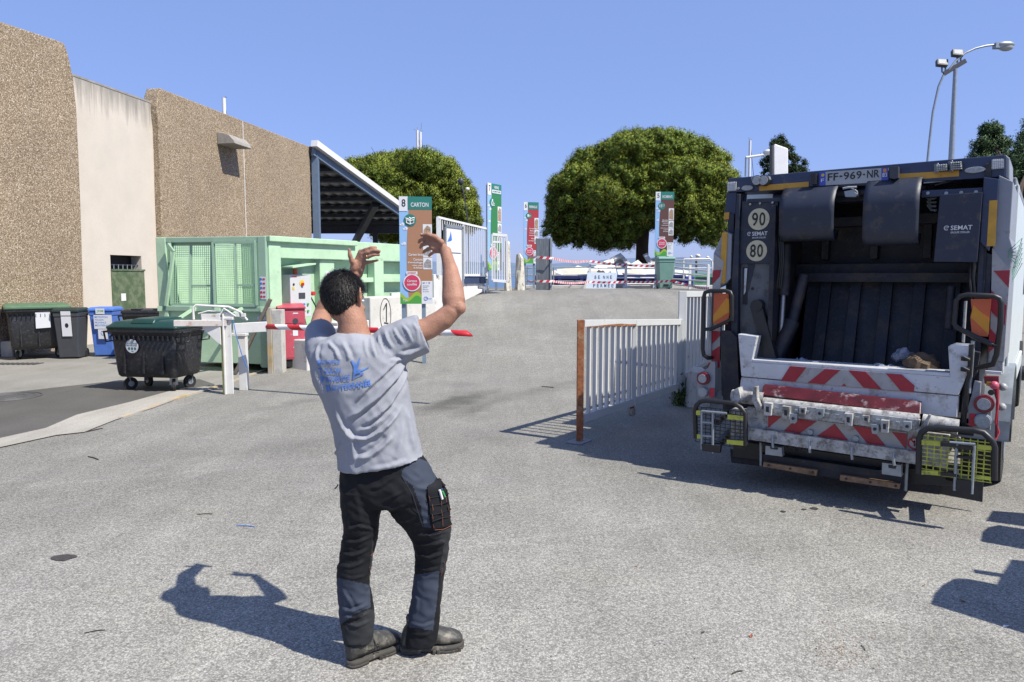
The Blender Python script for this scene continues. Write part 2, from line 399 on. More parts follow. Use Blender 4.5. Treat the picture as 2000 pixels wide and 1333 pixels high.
s1 = s_(164, 598, .25); pts += [s1, (s1[0], -.1)]
mb.prism(WF, pts, .25, -6, agg); mb.build("wall", bld, "brown pebble-dash end wall with a curved top corner", bevel=.03)
# cream wall, recessed, with a doorway
cl = s_(139, 148)[0] - .3; cr_ = s_(318, 460)[0] + .6
dl, dv = s_(215, 498); dr, _ = s_(277, 528); dt = dv
ct0 = s_(146, 150)[1]; ct1 = s_(309, 207)[1]
mb = MB()
mb.prism(WF, [(cl, -.1), (dl, -.1), (dl, dt), (dr, dt), (dr, -.1), (cr_, -.1), (cr_, ct1), (cl, ct0)], 0, -.35, cream)
mb.build("wall", bld, "cream rendered wall with grey weather staining along its top")
# weather streaks running down from the coping, in the render itself
nt = cream.node_tree; N_ = nt.nodes; L_ = nt.links; bs_ = N_["Principled BSDF"]; old = bs_.inputs["Base Color"].links[0].from_socket
tc = N_.new("ShaderNodeTexCoord"); sx = N_.new("ShaderNodeSeparateXYZ"); L_.new(tc.outputs["Object"], sx.inputs[0])
mp = N_.new("ShaderNodeMapping"); mp.inputs["Scale"].default_value = (5, 5, .35); L_.new(tc.outputs["Object"], mp.inputs[0])
nn = N_.new("ShaderNodeTexNoise"); nn.inputs["Scale"].default_value = 1.6; nn.inputs["Detail"].default_value = 6; nn.inputs["Roughness"].default_value = .7; L_.new(mp.outputs[0], nn.inputs["Vector"])
dep = N_.new("ShaderNodeMath"); dep.operation = 'SUBTRACT'; dep.inputs[0].default_value = max(ct0, ct1) + .05; L_.new(sx.outputs[2], dep.inputs[1])
mm = N_.new("ShaderNodeMath"); mm.operation = 'MULTIPLY_ADD'; mm.inputs[1].default_value = 2.4; mm.inputs[2].default_value = -.72; L_.new(nn.outputs[0], mm.inputs[0])
sb = N_.new("ShaderNodeMath"); sb.operation = 'SUBTRACT'; L_.new(mm.outputs[0], sb.inputs[0]); L_.new(dep.outputs[0], sb.inputs[1])
mr = N_.new("ShaderNodeMapRange"); mr.inputs[1].default_value = -.25; mr.inputs[2].default_value = .5; mr.inputs[3].default_value = 0; mr.inputs[4].default_value = .75; L_.new(sb.outputs[0], mr.inputs[0])
mx = N_.new("ShaderNodeMix"); mx.data_type = 'RGBA'; L_.new(mr.outputs[0], mx.inputs[0]); L_.new(old, mx.inputs[6]); mx.inputs[7].default_value = (.17, .16, .145, 1); L_.new(mx.outputs[2], bs_.inputs["Base Color"])
cm = mat("weathered_concrete", (.33, .31, .28), .9, 0, .2, 5, .3, 40)
mb = MB(); mb.prism(WF, [(cl, ct0), (cr_, ct1), (cr_, ct1 + .05), (cl, ct0 + .05)], .01, -.4, cm); mb.build("coping", bld)
# far brown wall
zf = s_(312, 172, .2)[1]; ul = s_(316, 460, .2)[0]; ut = s_(313, 171, .2)[0]; ur, zr = s_(605, 290, .2)
mb = MB(); mb.rect(WF, 0, ct1 - .8, ur, ct1 - .5, -.3, cm, 9); mb.rect(WF, ur - .3, 0, ur, ct1 - .8, -.3, agg, 9); mb.build("roof", bld)
mb = MB(); us = s_(480, 400, .2)[0]
mb.prism(WF, [(ul, -.1), (us - .012, -.1), (us - .012, zf), (ut + .12, zf)] + [s_(x, y, .2) for x, y in ((313, 172), (309, 185), (306, 207), (307, 222), (310, 250), (312, 300), (314, 380))], .2, -.25, agg)
mb.prism(WF, [(us + .012, -.1), (ur, -.1), (ur, zf), (us + .012, zf)], .2, -.25, agg)
mb.build("wall", bld, "far brown pebble-dash wall with a vertical joint", bevel=.03)
mb = MB(); mb.rect(WF, us - .02, -.1, us + .02, zf - .02, .19, white, .1); mb.build("joint", bld)
grn_door = mat("green_steel_door", (.10, .15, .075), .5, 0, .2, 5, .1, 20, dirt=((.2, .22, .14), .5, 5))
mb = MB(); dtop = s_(215, 528, .03)[1]
mb.rect(WF, dl - .01, -.05, dr + .06, dtop, .03, grn_door, .05); dm = (dl + dr) / 2
mb.rect(WF, dl - .01, dtop - .02, dr + .08, dtop + .03, .05, grn_door, .05)
door = mb.build("door", bld, bevel=.004)
mb = MB(); a = s_(242, 588, .04); mb.rect(WF, a[0] - .09, a[1] - .0, a[0] + .09, a[1] + .2, .04, white_clean, .008); mb.build("notice", door)
mb = MB(); mb.box(WF.P(dr - .15, dtop - 1.2, .06), (.03, .12, .03), galv); mb.build("handle", door)
mb = MB(); mb.rect(WF, dl, dtop + .03, dr, dt, -.32, black_txt, .02); vent = mb.build("transom", bld)
mb = MB()
for i in range(7):
    u = dl + (dr - dl) * (i + .5) / 7; mb.cyl(WF.P(u, dtop + .03, -.12), WF.P(u, dt - .25, -.12), .016, galv, n=6)
mb.bar(WF.P(dl, dt - .26, -.12), WF.P(dr, dt - .26, -.12), .02, .03, dkgrey); mb.build("grille", vent)
# concrete hood on the wall
hu0, hv0 = s_(424, 283, .2); hu1, _ = s_(462, 283, .2); hv1 = s_(424, 250, .2)[1]
mb = MB(); L_ = 1.05; prof = [(.2, 0), (.85, -.0), (.80, .12), (.62, .30), (.42, .36), (.2, .40)]
V = [WF.P(hu0 + k * L_, hv0 + 0.02 + z, n) for k in (0, 1) for n, z in prof]; n = len(prof)
mb.add(V, [tuple(range(n)), tuple(range(2 * n - 1, n - 1, -1))] + [(i, (i + 1) % n, n + (i + 1) % n, n + i) for i in range(n)], cm)
mb.build("hood", bld, bevel=.02)
# open shed at the far end of the wall
A = WF.P(ur, 0, .25); zA = zr
B = J(812, 436, 41); B2 = Vector((B.x, B.y, 0)); sh = thing("open_shed", "open-sided shed with a corrugated sheet roof sloping down behind the warehouse", "shed", (A.x, A.y, 0))
dirr = (B2 - Vector((A.x, A.y, 0))); Ln = dirr.length; dn = dirr.normalized(); left = Vector((-1, 0, 0)); zB = B.z
def RP(t, l, dz=0): q = Vector((A.x, A.y, 0)) + dn * (t * Ln) + left * l; q.z = zA + (zB - zA) * t + dz; return q
corr = mat("corrugated_sheet", (.42, .43, .45), .6, .1, .12, 3)
mb = MB(); K = 150; wv = []
for i in range(K):
    l = -.1 + 16 * i / (K - 1); dz = .05 * math.sin(i * 1.3)
    wv += [RP(0, l, dz), RP(1, l, dz), RP(0, l, dz + .03), RP(1, l, dz + .03)]
fc = []
for i in range(K - 1):
    a = 4 * i; fc += [(a, a + 1, a + 5, a + 4), (a + 2, a + 6, a + 7, a + 3)]
mb.add(wv, fc, corr); mb.build("roof", sh, recalc=False)
mb = MB()
for i in range(8):
    t = .07 + i * .125; mb.bar(RP(t, -.1, -.16), RP(t, 16, -.16), .5, .16, dkgrey)
mb.build("purlins", sh)
mb = MB(); mb.bar(RP(-.01, -.14, -.16), RP(1.02, -.14, -.16), .12, .34, steel_blue); mb.build("rafter", sh)
mb = MB(); mb.bar(RP(-.02, -.26, .12), RP(1.02, -.26, .12), .30, .26, white_clean); mb.build("gutter", sh)
mb = MB(); mb.bar((A.x + .12, A.y + .2, 0), (A.x + .12, A.y + .2, zA - .1), .26, .26, steel_blue); mb.build("post", sh)
mb = MB()
for l in (2.2, 7): mb.bar(RP(.98, l, -.3), (RP(.98, l).x, RP(.98, l).y, 0), .25, .25, dkgrey)
mb.bar(RP(.6, .3, -.3), RP(.98, 3.6, -1.6), .3, .3, dkgrey); mb.bar(RP(.98, -.1, -.4), RP(.98, 16, -.4), .2, .5, dkgrey)
mb.build("frame", sh)
# ================================================================ green compactor container
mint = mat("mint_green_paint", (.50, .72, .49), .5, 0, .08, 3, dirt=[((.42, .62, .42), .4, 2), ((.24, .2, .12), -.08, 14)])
mint_sh = mat("mint_green_darker", (.33, .50, .37), .5, 0, .08, 3, dirt=((.3, .25, .16), .05, 12))  # darker, greyer tone of the mint for posts, frames and lower strip
CZ = 2.46
c0 = J(525, 600, 12.9); c0 = Vector((c0.x, c0.y, 0)); cdir = Vector((.57, 1, 0)).normalized()
SF = Fr(c0, cdir); SF.N = Vector((cdir.y, -cdir.x, 0))       # long side, N towards the ramp
e0 = J(313, 600, 13.35); edir = (Vector((e0.x, e0.y, 0)) - c0).normalized()
EF = Fr(Vector((e0.x, e0.y, 0)), -edir); EF.N = Vector((edir.y, -edir.x, 0));
if EF.N.y > 0: EF.N = -EF.N
EW = (Vector((e0.x, e0.y, 0)) - c0).length
comp = thing("compactor_container", "mint green steel waste compactor container with mesh doors at its near end", "container", (c0.x, c0.y, 0))
mb = MB(); CL = 4.9
zl = EF.px(400, 598)[1]
# end face, lower closed part, posts and header
mb.rect(EF, .0, .16, EW, zl, 0, mint, .06)
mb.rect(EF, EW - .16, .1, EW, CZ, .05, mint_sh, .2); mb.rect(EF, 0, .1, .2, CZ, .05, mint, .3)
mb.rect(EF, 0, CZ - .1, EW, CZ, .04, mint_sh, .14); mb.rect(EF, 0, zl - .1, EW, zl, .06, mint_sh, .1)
# long side with stiffeners
side = lambda y0, z0, y1, z1, n, m_, t: mb.rect(SF, y0, z0, y1, z1, n, m_, t)
side(.02, .1, .30, CZ, .02, mint, .12)
side(.3, CZ - .38, CL, CZ, .0, mint, .1); side(.0, CZ - .09, 2.3, CZ + .01, .08, mint, .16)
side(.3, .14, CL, CZ - .38, -.22, mint, .05)
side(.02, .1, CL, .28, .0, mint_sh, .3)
side(1.35, .28, 1.75, CZ - .38, -.06, mint, .16); side(2.9, .28, 3.2, CZ - .3, .0, mint, .2); side(4.2, .28, 4.5, CZ - .3, .0, mint, .2)
side(1.75, 1.62, CL, 1.72, -.04, mint, .16); side(3.2, .9, 4.2, .98, -.04, mint, .16)
# back wall (inside) and far side, floor, back
back = Fr(c0 + edir * EW, cdir); 
lw = Fr(Vector((e0.x, e0.y, 0)), cdir); lw.N = SF.N; mb.rect(lw, .1, .12, CL, CZ - .05, -.01, mint, .06); mb.rect(lw, .05, 2.0, .1, CZ - .05, .3, mint, .3)
mb.rect(SF, .1, .12, CL, .2, -.25, mint, EW - .35)
mb.rect(SF, 1.2, .2, 1.26, CZ, -.24, mint, EW - .35)
for k in range(12): mb.rect(SF, 1.13, 1.62 + k * .055, 1.16, 1.645 + k * .055, -.4, white_clean, .5)
mb.rect(SF, 3.0, CZ - .28, CL, CZ - .22, -.02, black, EW - .1)
mb.build("body", comp, bevel=.012)
# mesh doors
def mesh_door(u0, u1, z0, z1, n, bars, name="mesh_door", tilt=0):
    mb = MB(); P = lambda u, z: EF.P(u, z, n + tilt * (z - z0))
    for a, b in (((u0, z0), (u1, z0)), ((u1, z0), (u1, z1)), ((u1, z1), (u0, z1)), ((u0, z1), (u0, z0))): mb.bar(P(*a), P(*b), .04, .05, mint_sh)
    for u in bars: mb.bar(P(u, z0), P(u, z1), .03, .035, mint_sh)
    mb.bar(P(bars[0], z0 + .46 * (z1 - z0) - .16), P(u1, z0 + .46 * (z1 - z0) - .16), .03, .035, mint_sh)
    o = mb.build(name, comp); mb = MB(); u = u0
    while u < u1: mb.bar(P(u, z0), P(u, z1), .007, .007, mint); u += .04
    z = z0
    while z < z1: mb.bar(P(u0, z), P(u1, z), .007, .007, mint); z += .04
    w = mb.build("wire_mesh", o); return o
zt_ = CZ - .12
mesh_door(.26, 1.10, zl + .02, zt_, .02, [.66], tilt=-.06); mesh_door(1.18, EW - .2, zl + .02, zt_ + .02, .05, [1.62])
mb = MB(); mb.bar(EF.P(.22, zl, .12), EF.P(.42, zt_ - .15, .12), .05, .05, mint); mb.bar(EF.P(.42, zt_ - .15, .12), EF.P(.30, zt_ + .0, .12), .05, .05, mint_sh)
mb.build("tie_bar", comp)
for u in (.08, .75, 1.25, EW - .05): mb = MB(); mb.box(EF.P(u, zl - .05, .09), (.09, .07, .09), mint); mb.build("hinge", comp)
for u in (.55, 1.5): mb = MB(); mb.bar(EF.P(u, zl - .3, .45), EF.P(u + .22, zl - .03, .05), .06, .05, mint); mb.build("stay_bar", comp)
label_w = mat("label_paper", (.72, .74, .78), .5, var=.03)
blue_l = mat("label_blue", (.05, .2, .6), .5, var=0); red_l = mat("label_red", (.6, .03, .05), .5, var=0); yel_l = mat("label_yellow", (.75, .55, .04), .5, var=0); grn_l = mat("label_green", (.05, .4, .12), .5, var=0)
mb = MB(); u0, v0 = EF.px(525, 583, .055); lz = zl
a = EF.px(525, 585, .055); b = EF.px(538, 545, .055)
mb.rect(EF, EW - .13, a[1], EW - .015, a[1] + .40, .056, label_w, .004)
for i, c in enumerate((blue_l, blue_l, blue_l, red_l, red_l)):
    v = a[1] + .36 - i * .078; mb.disc(EF, EW - .105, v, .022, .061, .057, c); mb.rect(EF, EW - .07, v - .012, EW - .025, v + .014, .061, red_l, .003)
mb.build("safety_label", comp)
a = EF.px(504, 632, .07); mb = MB(); mb.rect(EF, a[0] - .02, a[1], a[0] + .22, a[1] + .12, .066, label_w, .004); mb.rect(EF, a[0] - .015, a[1] + .005, a[0] + .215, a[1] + .05, .07, blue_l, .003); mb.build("maker_label", comp)
# control cabinet recess
cu, cv = SF.px(565, 600, -.02)
mb = MB(); grey_box = mat("control_box_grey", (.6, .62, .62), .45, var=.03)
mb.rect(SF, cu - .0, .98, cu + .52, 1.78, .02, grey_box, .26); cc = mb.build("control_cabinet", comp, bevel=.006)
mb = MB(); f0 = .024
mb.disc(SF, cu + .29, 1.62, .06, f0 + .004, f0, yel_l); mb.disc(SF, cu + .29, 1.60, .03, f0 + .03, f0, red); mb.build("emergency_stop", cc); mb = MB()
mb.rect(SF, cu + .2, 1.33, cu + .36, 1.44, f0 + .004, dkgrey, .004); mb.build("display", cc); mb = MB()
for i in range(4):
    for j, zz in enumerate((1.22, 1.09)): mb.build("button", cc) if mb.v else None; mb = MB(); mb.disc(SF, cu + .12 + i * .1, zz, .022, f0 + .02, f0, [[red_l, black, blue_l, grn_l], [yel_l, red_l, grn_l, grn_l]][j][i])
mb.build("button", cc); mb = MB(); mb.disc(SF, cu + .08, 1.6, .02, f0 + .01, f0, black); mb.build("button", cc); mb = MB(); mb.rect(SF, cu + .05, 1.5, cu + .1, 1.55, f0 + .003, yel_l, .003)
mb.text(SF, "HSM", cu + .05, 1.73, cu + .16, 1.76, f0 + .002, red_l); mb.build("label", cc)
orange = mat("orange_beacon", (.7, .13, .02), .3, var=0)
mb = MB(); mb.cyl(SF.P(cu + .24, 1.78, -.1), SF.P(cu + .24, 1.89, -.1), .045, orange); mb.build("beacon", cc)
mb = MB(); mb.prism(SF, [(cu - .06, 1.90), (cu + .52, 1.97), (cu + .53, 2.0), (cu - .06, 1.93)], .16, -.2, mint); mb.build("rain_hood", comp)
mb = MB(); mb.rect(SF, 1.5, 1.15, 1.62, 1.85, -.055, label_w, .003)
for i in range(6): mb.disc(SF, 1.56, 1.78 - i * .11, .03, -.051, -.055, [red_l, red_l, red_l, blue_l, blue_l, blue_l][i])
mb.build("warning_label", comp); mb = MB(); mb.rect(SF, 3.45, 1.02, 4.1, 1.38, .0, label_w, .05); mb.build("notice", comp)
mb = MB(); pts = [SF.P(cu + .53, 1.35, .0), SF.P(cu + .62, 1.1, .08), SF.P(cu + .75, .85, .1), SF.P(cu + .95, .75, .04)]; mb.tube(pts, .014, black)
mb.disc(SF, cu + .56, 1.42, .04, .06, 0, red_l); mb.build("cable", comp)
# red service cabinet on the kerb
ck = SF.px(573, 705, .45); cabz = lerp_tab(SF.P(ck[0], 0, .45).y, RAMP)
cab_red = mat("faded_red_cabinet", (.50, .075, .11), .5, 0, .12, 5, dirt=((.5, .3, .3), .05, 12))
cp_ = SF.P(cu + .02, 0, .42); 
CF = Fr(J(547, 700, 12.9), Vector((.90, .43, 0)));
cabf = thing("service_cabinet", "faded red metal service cabinet standing behind the barrier arm", "cabinet", (CF.O.x, CF.O.y, 0)); CF.O.z = 0
cz0 = .24; cz1 = CF.px(560, 604)[1]
if CF.N.y > 0: CF.N = -CF.N
w_ = CF.px(598, 700)[0]
mb = MB(); mb.rect(CF, 0, cz0, w_, cz1, 0, cab_red, .34); mb.rect(CF, .05, .1, w_ - .05, cz0, -.03, black, .25)
mb.prism(CF, [(-.01, cz1), (w_ + .01, cz1), (w_ + .01, cz1 + .02), (-.01, cz1 + .02)], .03, -.36, cab_red)
V = [CF.P(-.02, cz1 + .02, .04), CF.P(w_ + .02, cz1 + .02, .04), CF.P(w_ + .02, cz1 + .09, -.37), CF.P(-.02, cz1 + .09, -.37), CF.P(-.02, cz1 + .02, -.37), CF.P(w_ + .02, cz1 + .02, -.37)]
mb.add(V, [(0, 1, 2, 3), (0, 3, 4), (1, 5, 2), (0, 4, 5, 1), (2, 5, 4, 3)], cab_red); mb.build("body", cabf, bevel=.006)
mb = MB(); md = w_ * .62
mb.rect(CF, .04, cz0 + .03, w_ - .03, cz0 + .62, .008, cab_red, .008); mb.rect(CF, .04, cz0 + .66, w_ - .03, cz1 - .04, .008, cab_red, .008); cd = mb.build("door", cabf, bevel=.003)
mb = MB(); mb.disc(CF, md, cz1 - .22, .05, .012, .009, dkgrey); mb.build('lock', cabf)
mb = MB(); mb.rect(CF, md - .04, cz1 - .09, md + .05, cz1 - .07, .012, label_w, .003); mb.build('sticker', cabf)
mb = MB(); mb.rect(CF, md - .05, cz0 + .43, md + .04, cz0 + .56, .012, label_w, .003); mb.build('sticker', cabf)
mb = MB(); mb.disc(CF, md, cz0 + .22, .05, .012, .009, label_w, ry=.015); mb.build('sticker', cabf)
# concrete post beside the compactor corner
concm = mat("pale_concrete", (.55, .54, .50), .9, 0, .12, 4, .3, 40, dirt=((.35, .33, .3), .3, 5))
q = J(540, 718, 12.75); pst = thing("concrete_post", "short pale concrete post between green compactor and red cabinet", "post", (q.x, q.y, 0))
mb = MB(); mb.box((q.x - .07, q.y, .60), (.09, .26, 1.2), ochre); mb.box((q.x + .06, q.y, .58), (.17, .22, 1.16), concm); mb.build("shaft", pst, bevel=.01)
mb = MB(); mb.bar((q.x - .7, q.y - .1, .03), (q.x - .02, q.y - .15, 1.35), .07, .05, mat("old_timber", (.2, .17, .14), .9, 0, .2, 20)); mb.build("prop", pst)

# ================================================================ wheeled bins
bin_blk = mat("black_hdpe", (.018, .019, .022), .42, 0, .15, 8, .08, 200, dirt=((.07, .07, .07), .3, 25))
bin_gry = mat("slate_hdpe", (.06, .065, .075), .45, 0, .1, 8, .08, 200)
bin_blu = mat("blue_hdpe", (.08, .19, .58), .42, 0, .1, 8, .05, 200)
lid_gr = mat("dark_green_lid", (.012, .05, .038), .38, 0, .1, 6); lid_gr2 = mat("sage_green_lid", (.09, .18, .10), .5, 0, .1, 6, dirt=((.2, .25, .17), .2, 5))
lid_blk = mat("dark_lid", (.02, .035, .03), .45)
tyre = mat("tyre_rubber", (.02, .02, .02), .75, 0, .2, 30)
def castor(t, x, y, a=0):
    mb = MB(); c, s = math.cos(a), math.sin(a)
    d = Vector((s, c, 0)); p = Vector((x, y, .1)) + d * .035
    mb.tube([p + Vector((c, -s, 0)) * -.022, p + Vector((c, -s, 0)) * .022], .10, tyre, 20)
    w = mb.build("wheel", t, local=True)
    mb = MB(); mb.tube([p + Vector((c, -s, 0)) * -.028, p + Vector((c, -s, 0)) * .028], .045, galv, 14)
    for k in (-1, 1): mb.bar(p + Vector((c, -s, 0)) * k * .033, Vector((x, y, .22)) + Vector((c, -s, 0)) * k * .033, .05, .006, galv)
    mb.box((x, y, .225), (.11, .11, .02), galv); mb.build("bracket", w, local=True)
def four_wheel_bin(name, label, loc, rz, w, d, h, body, lid, lidstyle=0, group=None):
    t = thing(name, label, "bin", (*loc, 0), rz, group)
    hb = h * .86; rings = []; 
    def ring(z, sx, sy, r=.07, n=5):
        q = []
        for (cx, cy, a0) in ((1, 1, 0), (-1, 1, 90), (-1, -1, 180), (1, -1, 270)):
            for k in range(n + 1):
                a = R_(a0 + 90 * k / n); q.append(Vector((cx * (sx / 2 - r) + r * math.cos(a), cy * (sy / 2 - r) + r * math.sin(a), z)))
        return q
    z0 = .22
    mb = MB(); mb.loft([ring(z0, w * .82, d * .78), ring(z0 + .03, w * .87, d * .83), ring(z0 + .12, w * .89, d * .86), ring(hb - .12, w * .95, d * .94)], body)
    mb.loft([ring(hb - .12, w * .97, d * .97), ring(hb - .06, w * .99, d * .99), ring(hb - .06, w * 1.03, d * 1.03, .05), ring(hb, w * 1.03, d * 1.03, .05)], body)
    for k in (-.28, 0, .28): mb.box((k * w, -d * .457, (z0 + hb) / 2 - .1), (.03, .02, hb - z0 - .32), body, Matrix.Rotation(-.05, 3, 'X'))
    for k in range(14): mb.box((-w * .46 + k * w * .92 / 13, -d * .49, hb - .14), (.012, .05, .07), body)
    mb.build("body", t, local=True, bevel=.006)
    mb = MB()
    if lidstyle == 0:
        mb.loft([ring(hb, w * 1.04, d * 1.05, .05), ring(hb + .03, w * 1.05, d * 1.06, .06), ring(hb + .05, w * 1.0, d * 1.0, .08), ring(hb + .10, w * .93, d * .88, .1), ring(hb + .125, w * .7, d * .6, .1)], lid)
        mb.loft([ring(hb + .08, w * .36, d * .95, .04), ring(hb + .14, w * .34, d * .85, .04), ring(hb + .155, w * .3, d * .6, .04)], lid)
    else:
        mb.loft([ring(hb, w * 1.06, d * 1.06, .04), ring(hb + .05, w * 1.06, d * 1.06, .05), ring(hb + .085, w * .98, d * .9, .06)], lid)
        for k in (-.22, .22): mb.box((k * w, -d * .4, hb + .085), (.2, .14, .03), lid)
    mb.build("lid", t, local=True, bevel=.006)
    for sx in (-1, 1):
        for sy in (-1, 1):
            mb = MB(); x = sx * w * .53; y = sy * d * .33
            mb.tube([(x - sx * .04, y - .1, hb - .05), (x + sx * .05, y - .1, hb - .05), (x + sx * .05, y + .1, hb - .05), (x - sx * .04, y + .1, hb - .05)], .016, body, 6)
            mb.tube([(x + sx * .05, y - .1, hb - .05), (x + sx * .02, y - .1, hb - .2), (x + sx * .02, y + .1, hb - .2), (x + sx * .05, y + .1, hb - .05)], .014, body, 6); mb.build("handle", t, local=True)
            castor(t, sx * w * .34, sy * d * .28, [.5, 2.0, -.7, 3.5][(sx + 1) + (sy + 1) // 2])
    return t
q0 = gp(247, 755); q1 = gp(383, 765)
bc = gp(309, 762); rz = .10
fb = four_wheel_bin("wheeled_bin", "black four-wheeled bin with dark green lid and round sticker, standing before the compactor", (bc.x - .02, bc.y + .12), rz - .28, 1.15, .78, 1.12, bin_blk, lid_gr)
FB = ROOTM[fb.name]
def local_frame(t, O, U, V): M = ROOTM[t.name]; f = Fr(M @ Vector(O), M.to_3x3() @ Vector(U), M.to_3x3() @ Vector(V)); return f
def sticker_frame(t, y0, ang): return local_frame(t, (0, y0, 0), (1, 0, 0), (0, -math.sin(ang), math.cos(ang)))
sf = local_frame(fb, (-.17, -.376, .70), (1, 0, 0), (0, -.055, 1)); mb = MB()
mb.disc(sf, 0, 0, .105, .004, 0, label_w, 30)
gtx = mat("dark_green_print", (.05, .18, .14), .5, var=0)
mb.text(sf, "BAC", -.03, .055, .03, .075, .005, gtx); mb.text(sf, "ORDURES", -.075, .03, .075, .05, .005, gtx); mb.text(sf, "MENAGERES", -.085, .0, .085, .02, .005, gtx)
for k in (-.05, 0, .05): mb.disc(sf, k, -.035, .018, .0055, .0045, gtx, 12, .022)
mb.text(sf, "TPM", -.02, -.09, .02, -.07, .005, gtx)
mb.build("sticker", fb)
lb = gp(60, 703); bb = four_wheel_bin("wheeled_bin", "large black four-wheeled bin with sage green lid and blank white notice, at far left", (-10.32, 15.55), .62, 1.12, 1.5, 1.25, bin_blk, lid_gr2, 1)
sf = local_frame(bb, (.08, -.735, .84), (1, 0, .05), (0, -.06, 1)); mb = MB(); mb.rect(sf, -.13, -.17, .13, .17, .012, label_w, .006); mb.build("notice", bb)
def two_wheel_bin(name, label, loc, rz, w, d, h, body, lid):
    t = thing(name, label, "bin", (*loc, 0), rz); hb = h * .92
    def ring(z, sx, sy, yo=0): return [Vector((cx * sx / 2, cy * sy / 2 + yo, z)) for cx, cy in ((-1, -1), (1, -1), (1, 1), (-1, 1))]
    mb = MB(); mb.loft([ring(.03, w * .78, d * .72), ring(.25, w * .82, d * .78), ring(hb - .1, w * .95, d * .95)], body, smooth=False)
    mb.loft([ring(hb - .1, w * .98, d * .98), ring(hb, w * 1.0, d * 1.0)], body, smooth=False); mb.build("body", t, local=True, bevel=.02)
    mb = MB(); mb.loft([ring(hb, w * 1.04, d * 1.06), ring(hb + .05, w * 1.04, d * 1.06), ring(hb + .09, w * .92, d * .85)], lid, smooth=False); mb.build("lid", t, local=True, bevel=.015)
    for s in (-1, 1):
        mb = MB(); mb.cyl((s * w * .36 - .02, d * .38, .1), (s * w * .36 + .02, d * .38, .1), .1, tyre); mb.build("wheel", t, local=True)
    mb = MB(); mb.tube([(-w * .4, d * .52, hb - .02), (-w * .4, d * .6, hb), (w * .4, d * .6, hb), (w * .4, d * .52, hb - .02)], .015, lid, 6); mb.build("handle", t, local=True)
    return t
tb = two_wheel_bin("wheelie_bin", "slate grey two-wheeled bin between the large black bin and the blue bin", (-9.42, 15.3), .15, .50, .55, 1.08, bin_gry, lid_blk)
sf = local_frame(tb, (.02, -.262, .74), (1, 0, 0), (0, -.07, 1)); mb = MB(); mb.rect(sf, -.1, -.25, .09, .17, .012, label_w, .006); mb.disc(sf, 0, -.02, .035, .014, .012, black_txt, 16, .05); mb.rect(sf, -.1, .19, .09, .28, .012, label_w, .006); mb.build("notice", tb)
ub = two_wheel_bin("wheelie_bin", "blue two-wheeled recycling bin in front of the cream wall", (-8.90, 15.7), .1, .50, .52, 1.08, bin_blu, bin_blu)
sf = local_frame(ub, (.04, -.268, .70), (1, 0, 0), (0, -.06, 1)); mb = MB()
mb.rect(sf, -.17, -.08, .2, .22, .012, label_w, .006); mb.rect(sf, -.1, -.3, .09, -.09, .012, label_w, .006); mb.rect(sf, -.12, .24, .06, .36, .012, label_w, .006)
for i, s in enumerate(("METROPOLE", "TOULON", "PROVENCE", "MEDITERRANEE")): mb.text(sf, s, -.15, .155 - i * .06, -.02 + [.14, .05, .1, .2][i], .195 - i * .06, .0125, blue_l)
mb.text(sf, "JRM", -.1, .27, .04, .33, .0125, grn_l); mb.tube([sf.P(-.005 + .035 * math.cos(a / 8 * 6.283), -.17 + .045 * math.sin(a / 8 * 6.283), .014) for a in range(8)], .005, blue_l, 4, True); mb.build("notice", ub)
hb_ = four_wheel_bin("wheeled_bin", "black bin mostly hidden behind the front bin and compactor corner", (-7.6, 15.2), .1, 1.0, .7, 1.14, bin_blk, bin_blk, 1)
# low rubble stone kerb block by the big bin
q = gp(0, 700); mb = MB(); mb.box((q.x - .25, q.y + .5, .16), (.7, .5, .36), concm); tag(mb.build("stone_block", bevel=.03), "pale rough stone block on the ground beside the large black bin", "stone")
# manhole covers
mb = MB(); q = gp(15, 777); ir = mat("cast_iron_cover", (.11, .11, .11), .6, .3, .2, 30, .4, 60)
for r0 in (.42, .34, .22): mb.tube([(q.x + r0 * math.cos(a / 12 * math.pi), q.y + r0 * math.sin(a / 12 * math.pi), .012) for a in range(24)], .012, ir, 6, True)
mb.add([(q.x + .4 * math.cos(a / 12 * math.pi), q.y + .4 * math.sin(a / 12 * math.pi), .013) for a in range(24)], [tuple(range(24))], ir)
tag(mb.build("manhole_cover"), "round cast iron manhole cover in the dark asphalt at far left", "manhole cover")
mb = MB(); q = gp(40, 712)
for i in range(9): mb.bar((q.x - .45 + i * .1, q.y - .15, .012), (q.x - .45 + i * .1, q.y + .15, .012), .05, .014, ir)
tag(mb.build("drain_grate"), "iron drain grate in the yard in front of the large black bin", "drain")

# ================================================================ barrier
bw = mat("chalky_white_paint", (.74, .74, .71), .55, 0, .06, 6, dirt=((.42, .25, .13), .03, 10))
yel_p = mat("chipped_yellow_paint", (.62, .58, .2), .5, 0, .2, 10)
b0 = gp(446, 770); bar = thing("boom_barrier", "white steel vehicle barrier with red and white striped arm behind the man", "barrier", (b0.x, b0.y, 0))
b1 = gp(471, 762); bx, by = b0.x, b0.y
arm_z = 1.0
mb = MB(); mb.box((bx - .02, by, .60), (.02, .13, 1.2), bw); mb.box((bx - .055, by, .60), (.05, .015, 1.2), yel_p); mb.box((bx + .035, by, .60), (.09, .03, 1.2), bw)
mb.prism(Fr((bx - .04, by - .06, 0), (1, 0, 0)), [(-.1, .8), (-.02, .74), (-.02, 1.2), (-.3, 1.2), (-.28, .98)], 0, -.02, bw)
mb.build("post", bar, bevel=.004)
mb = MB(); qx, qy = b1.x + .05, b1.y; mb.box((qx, qy, .42), (.12, .10, .84), bw); mb.box((qx - .05, qy, .86), (.24, .14, .04), bw); mb.build("post", bar, bevel=.004)
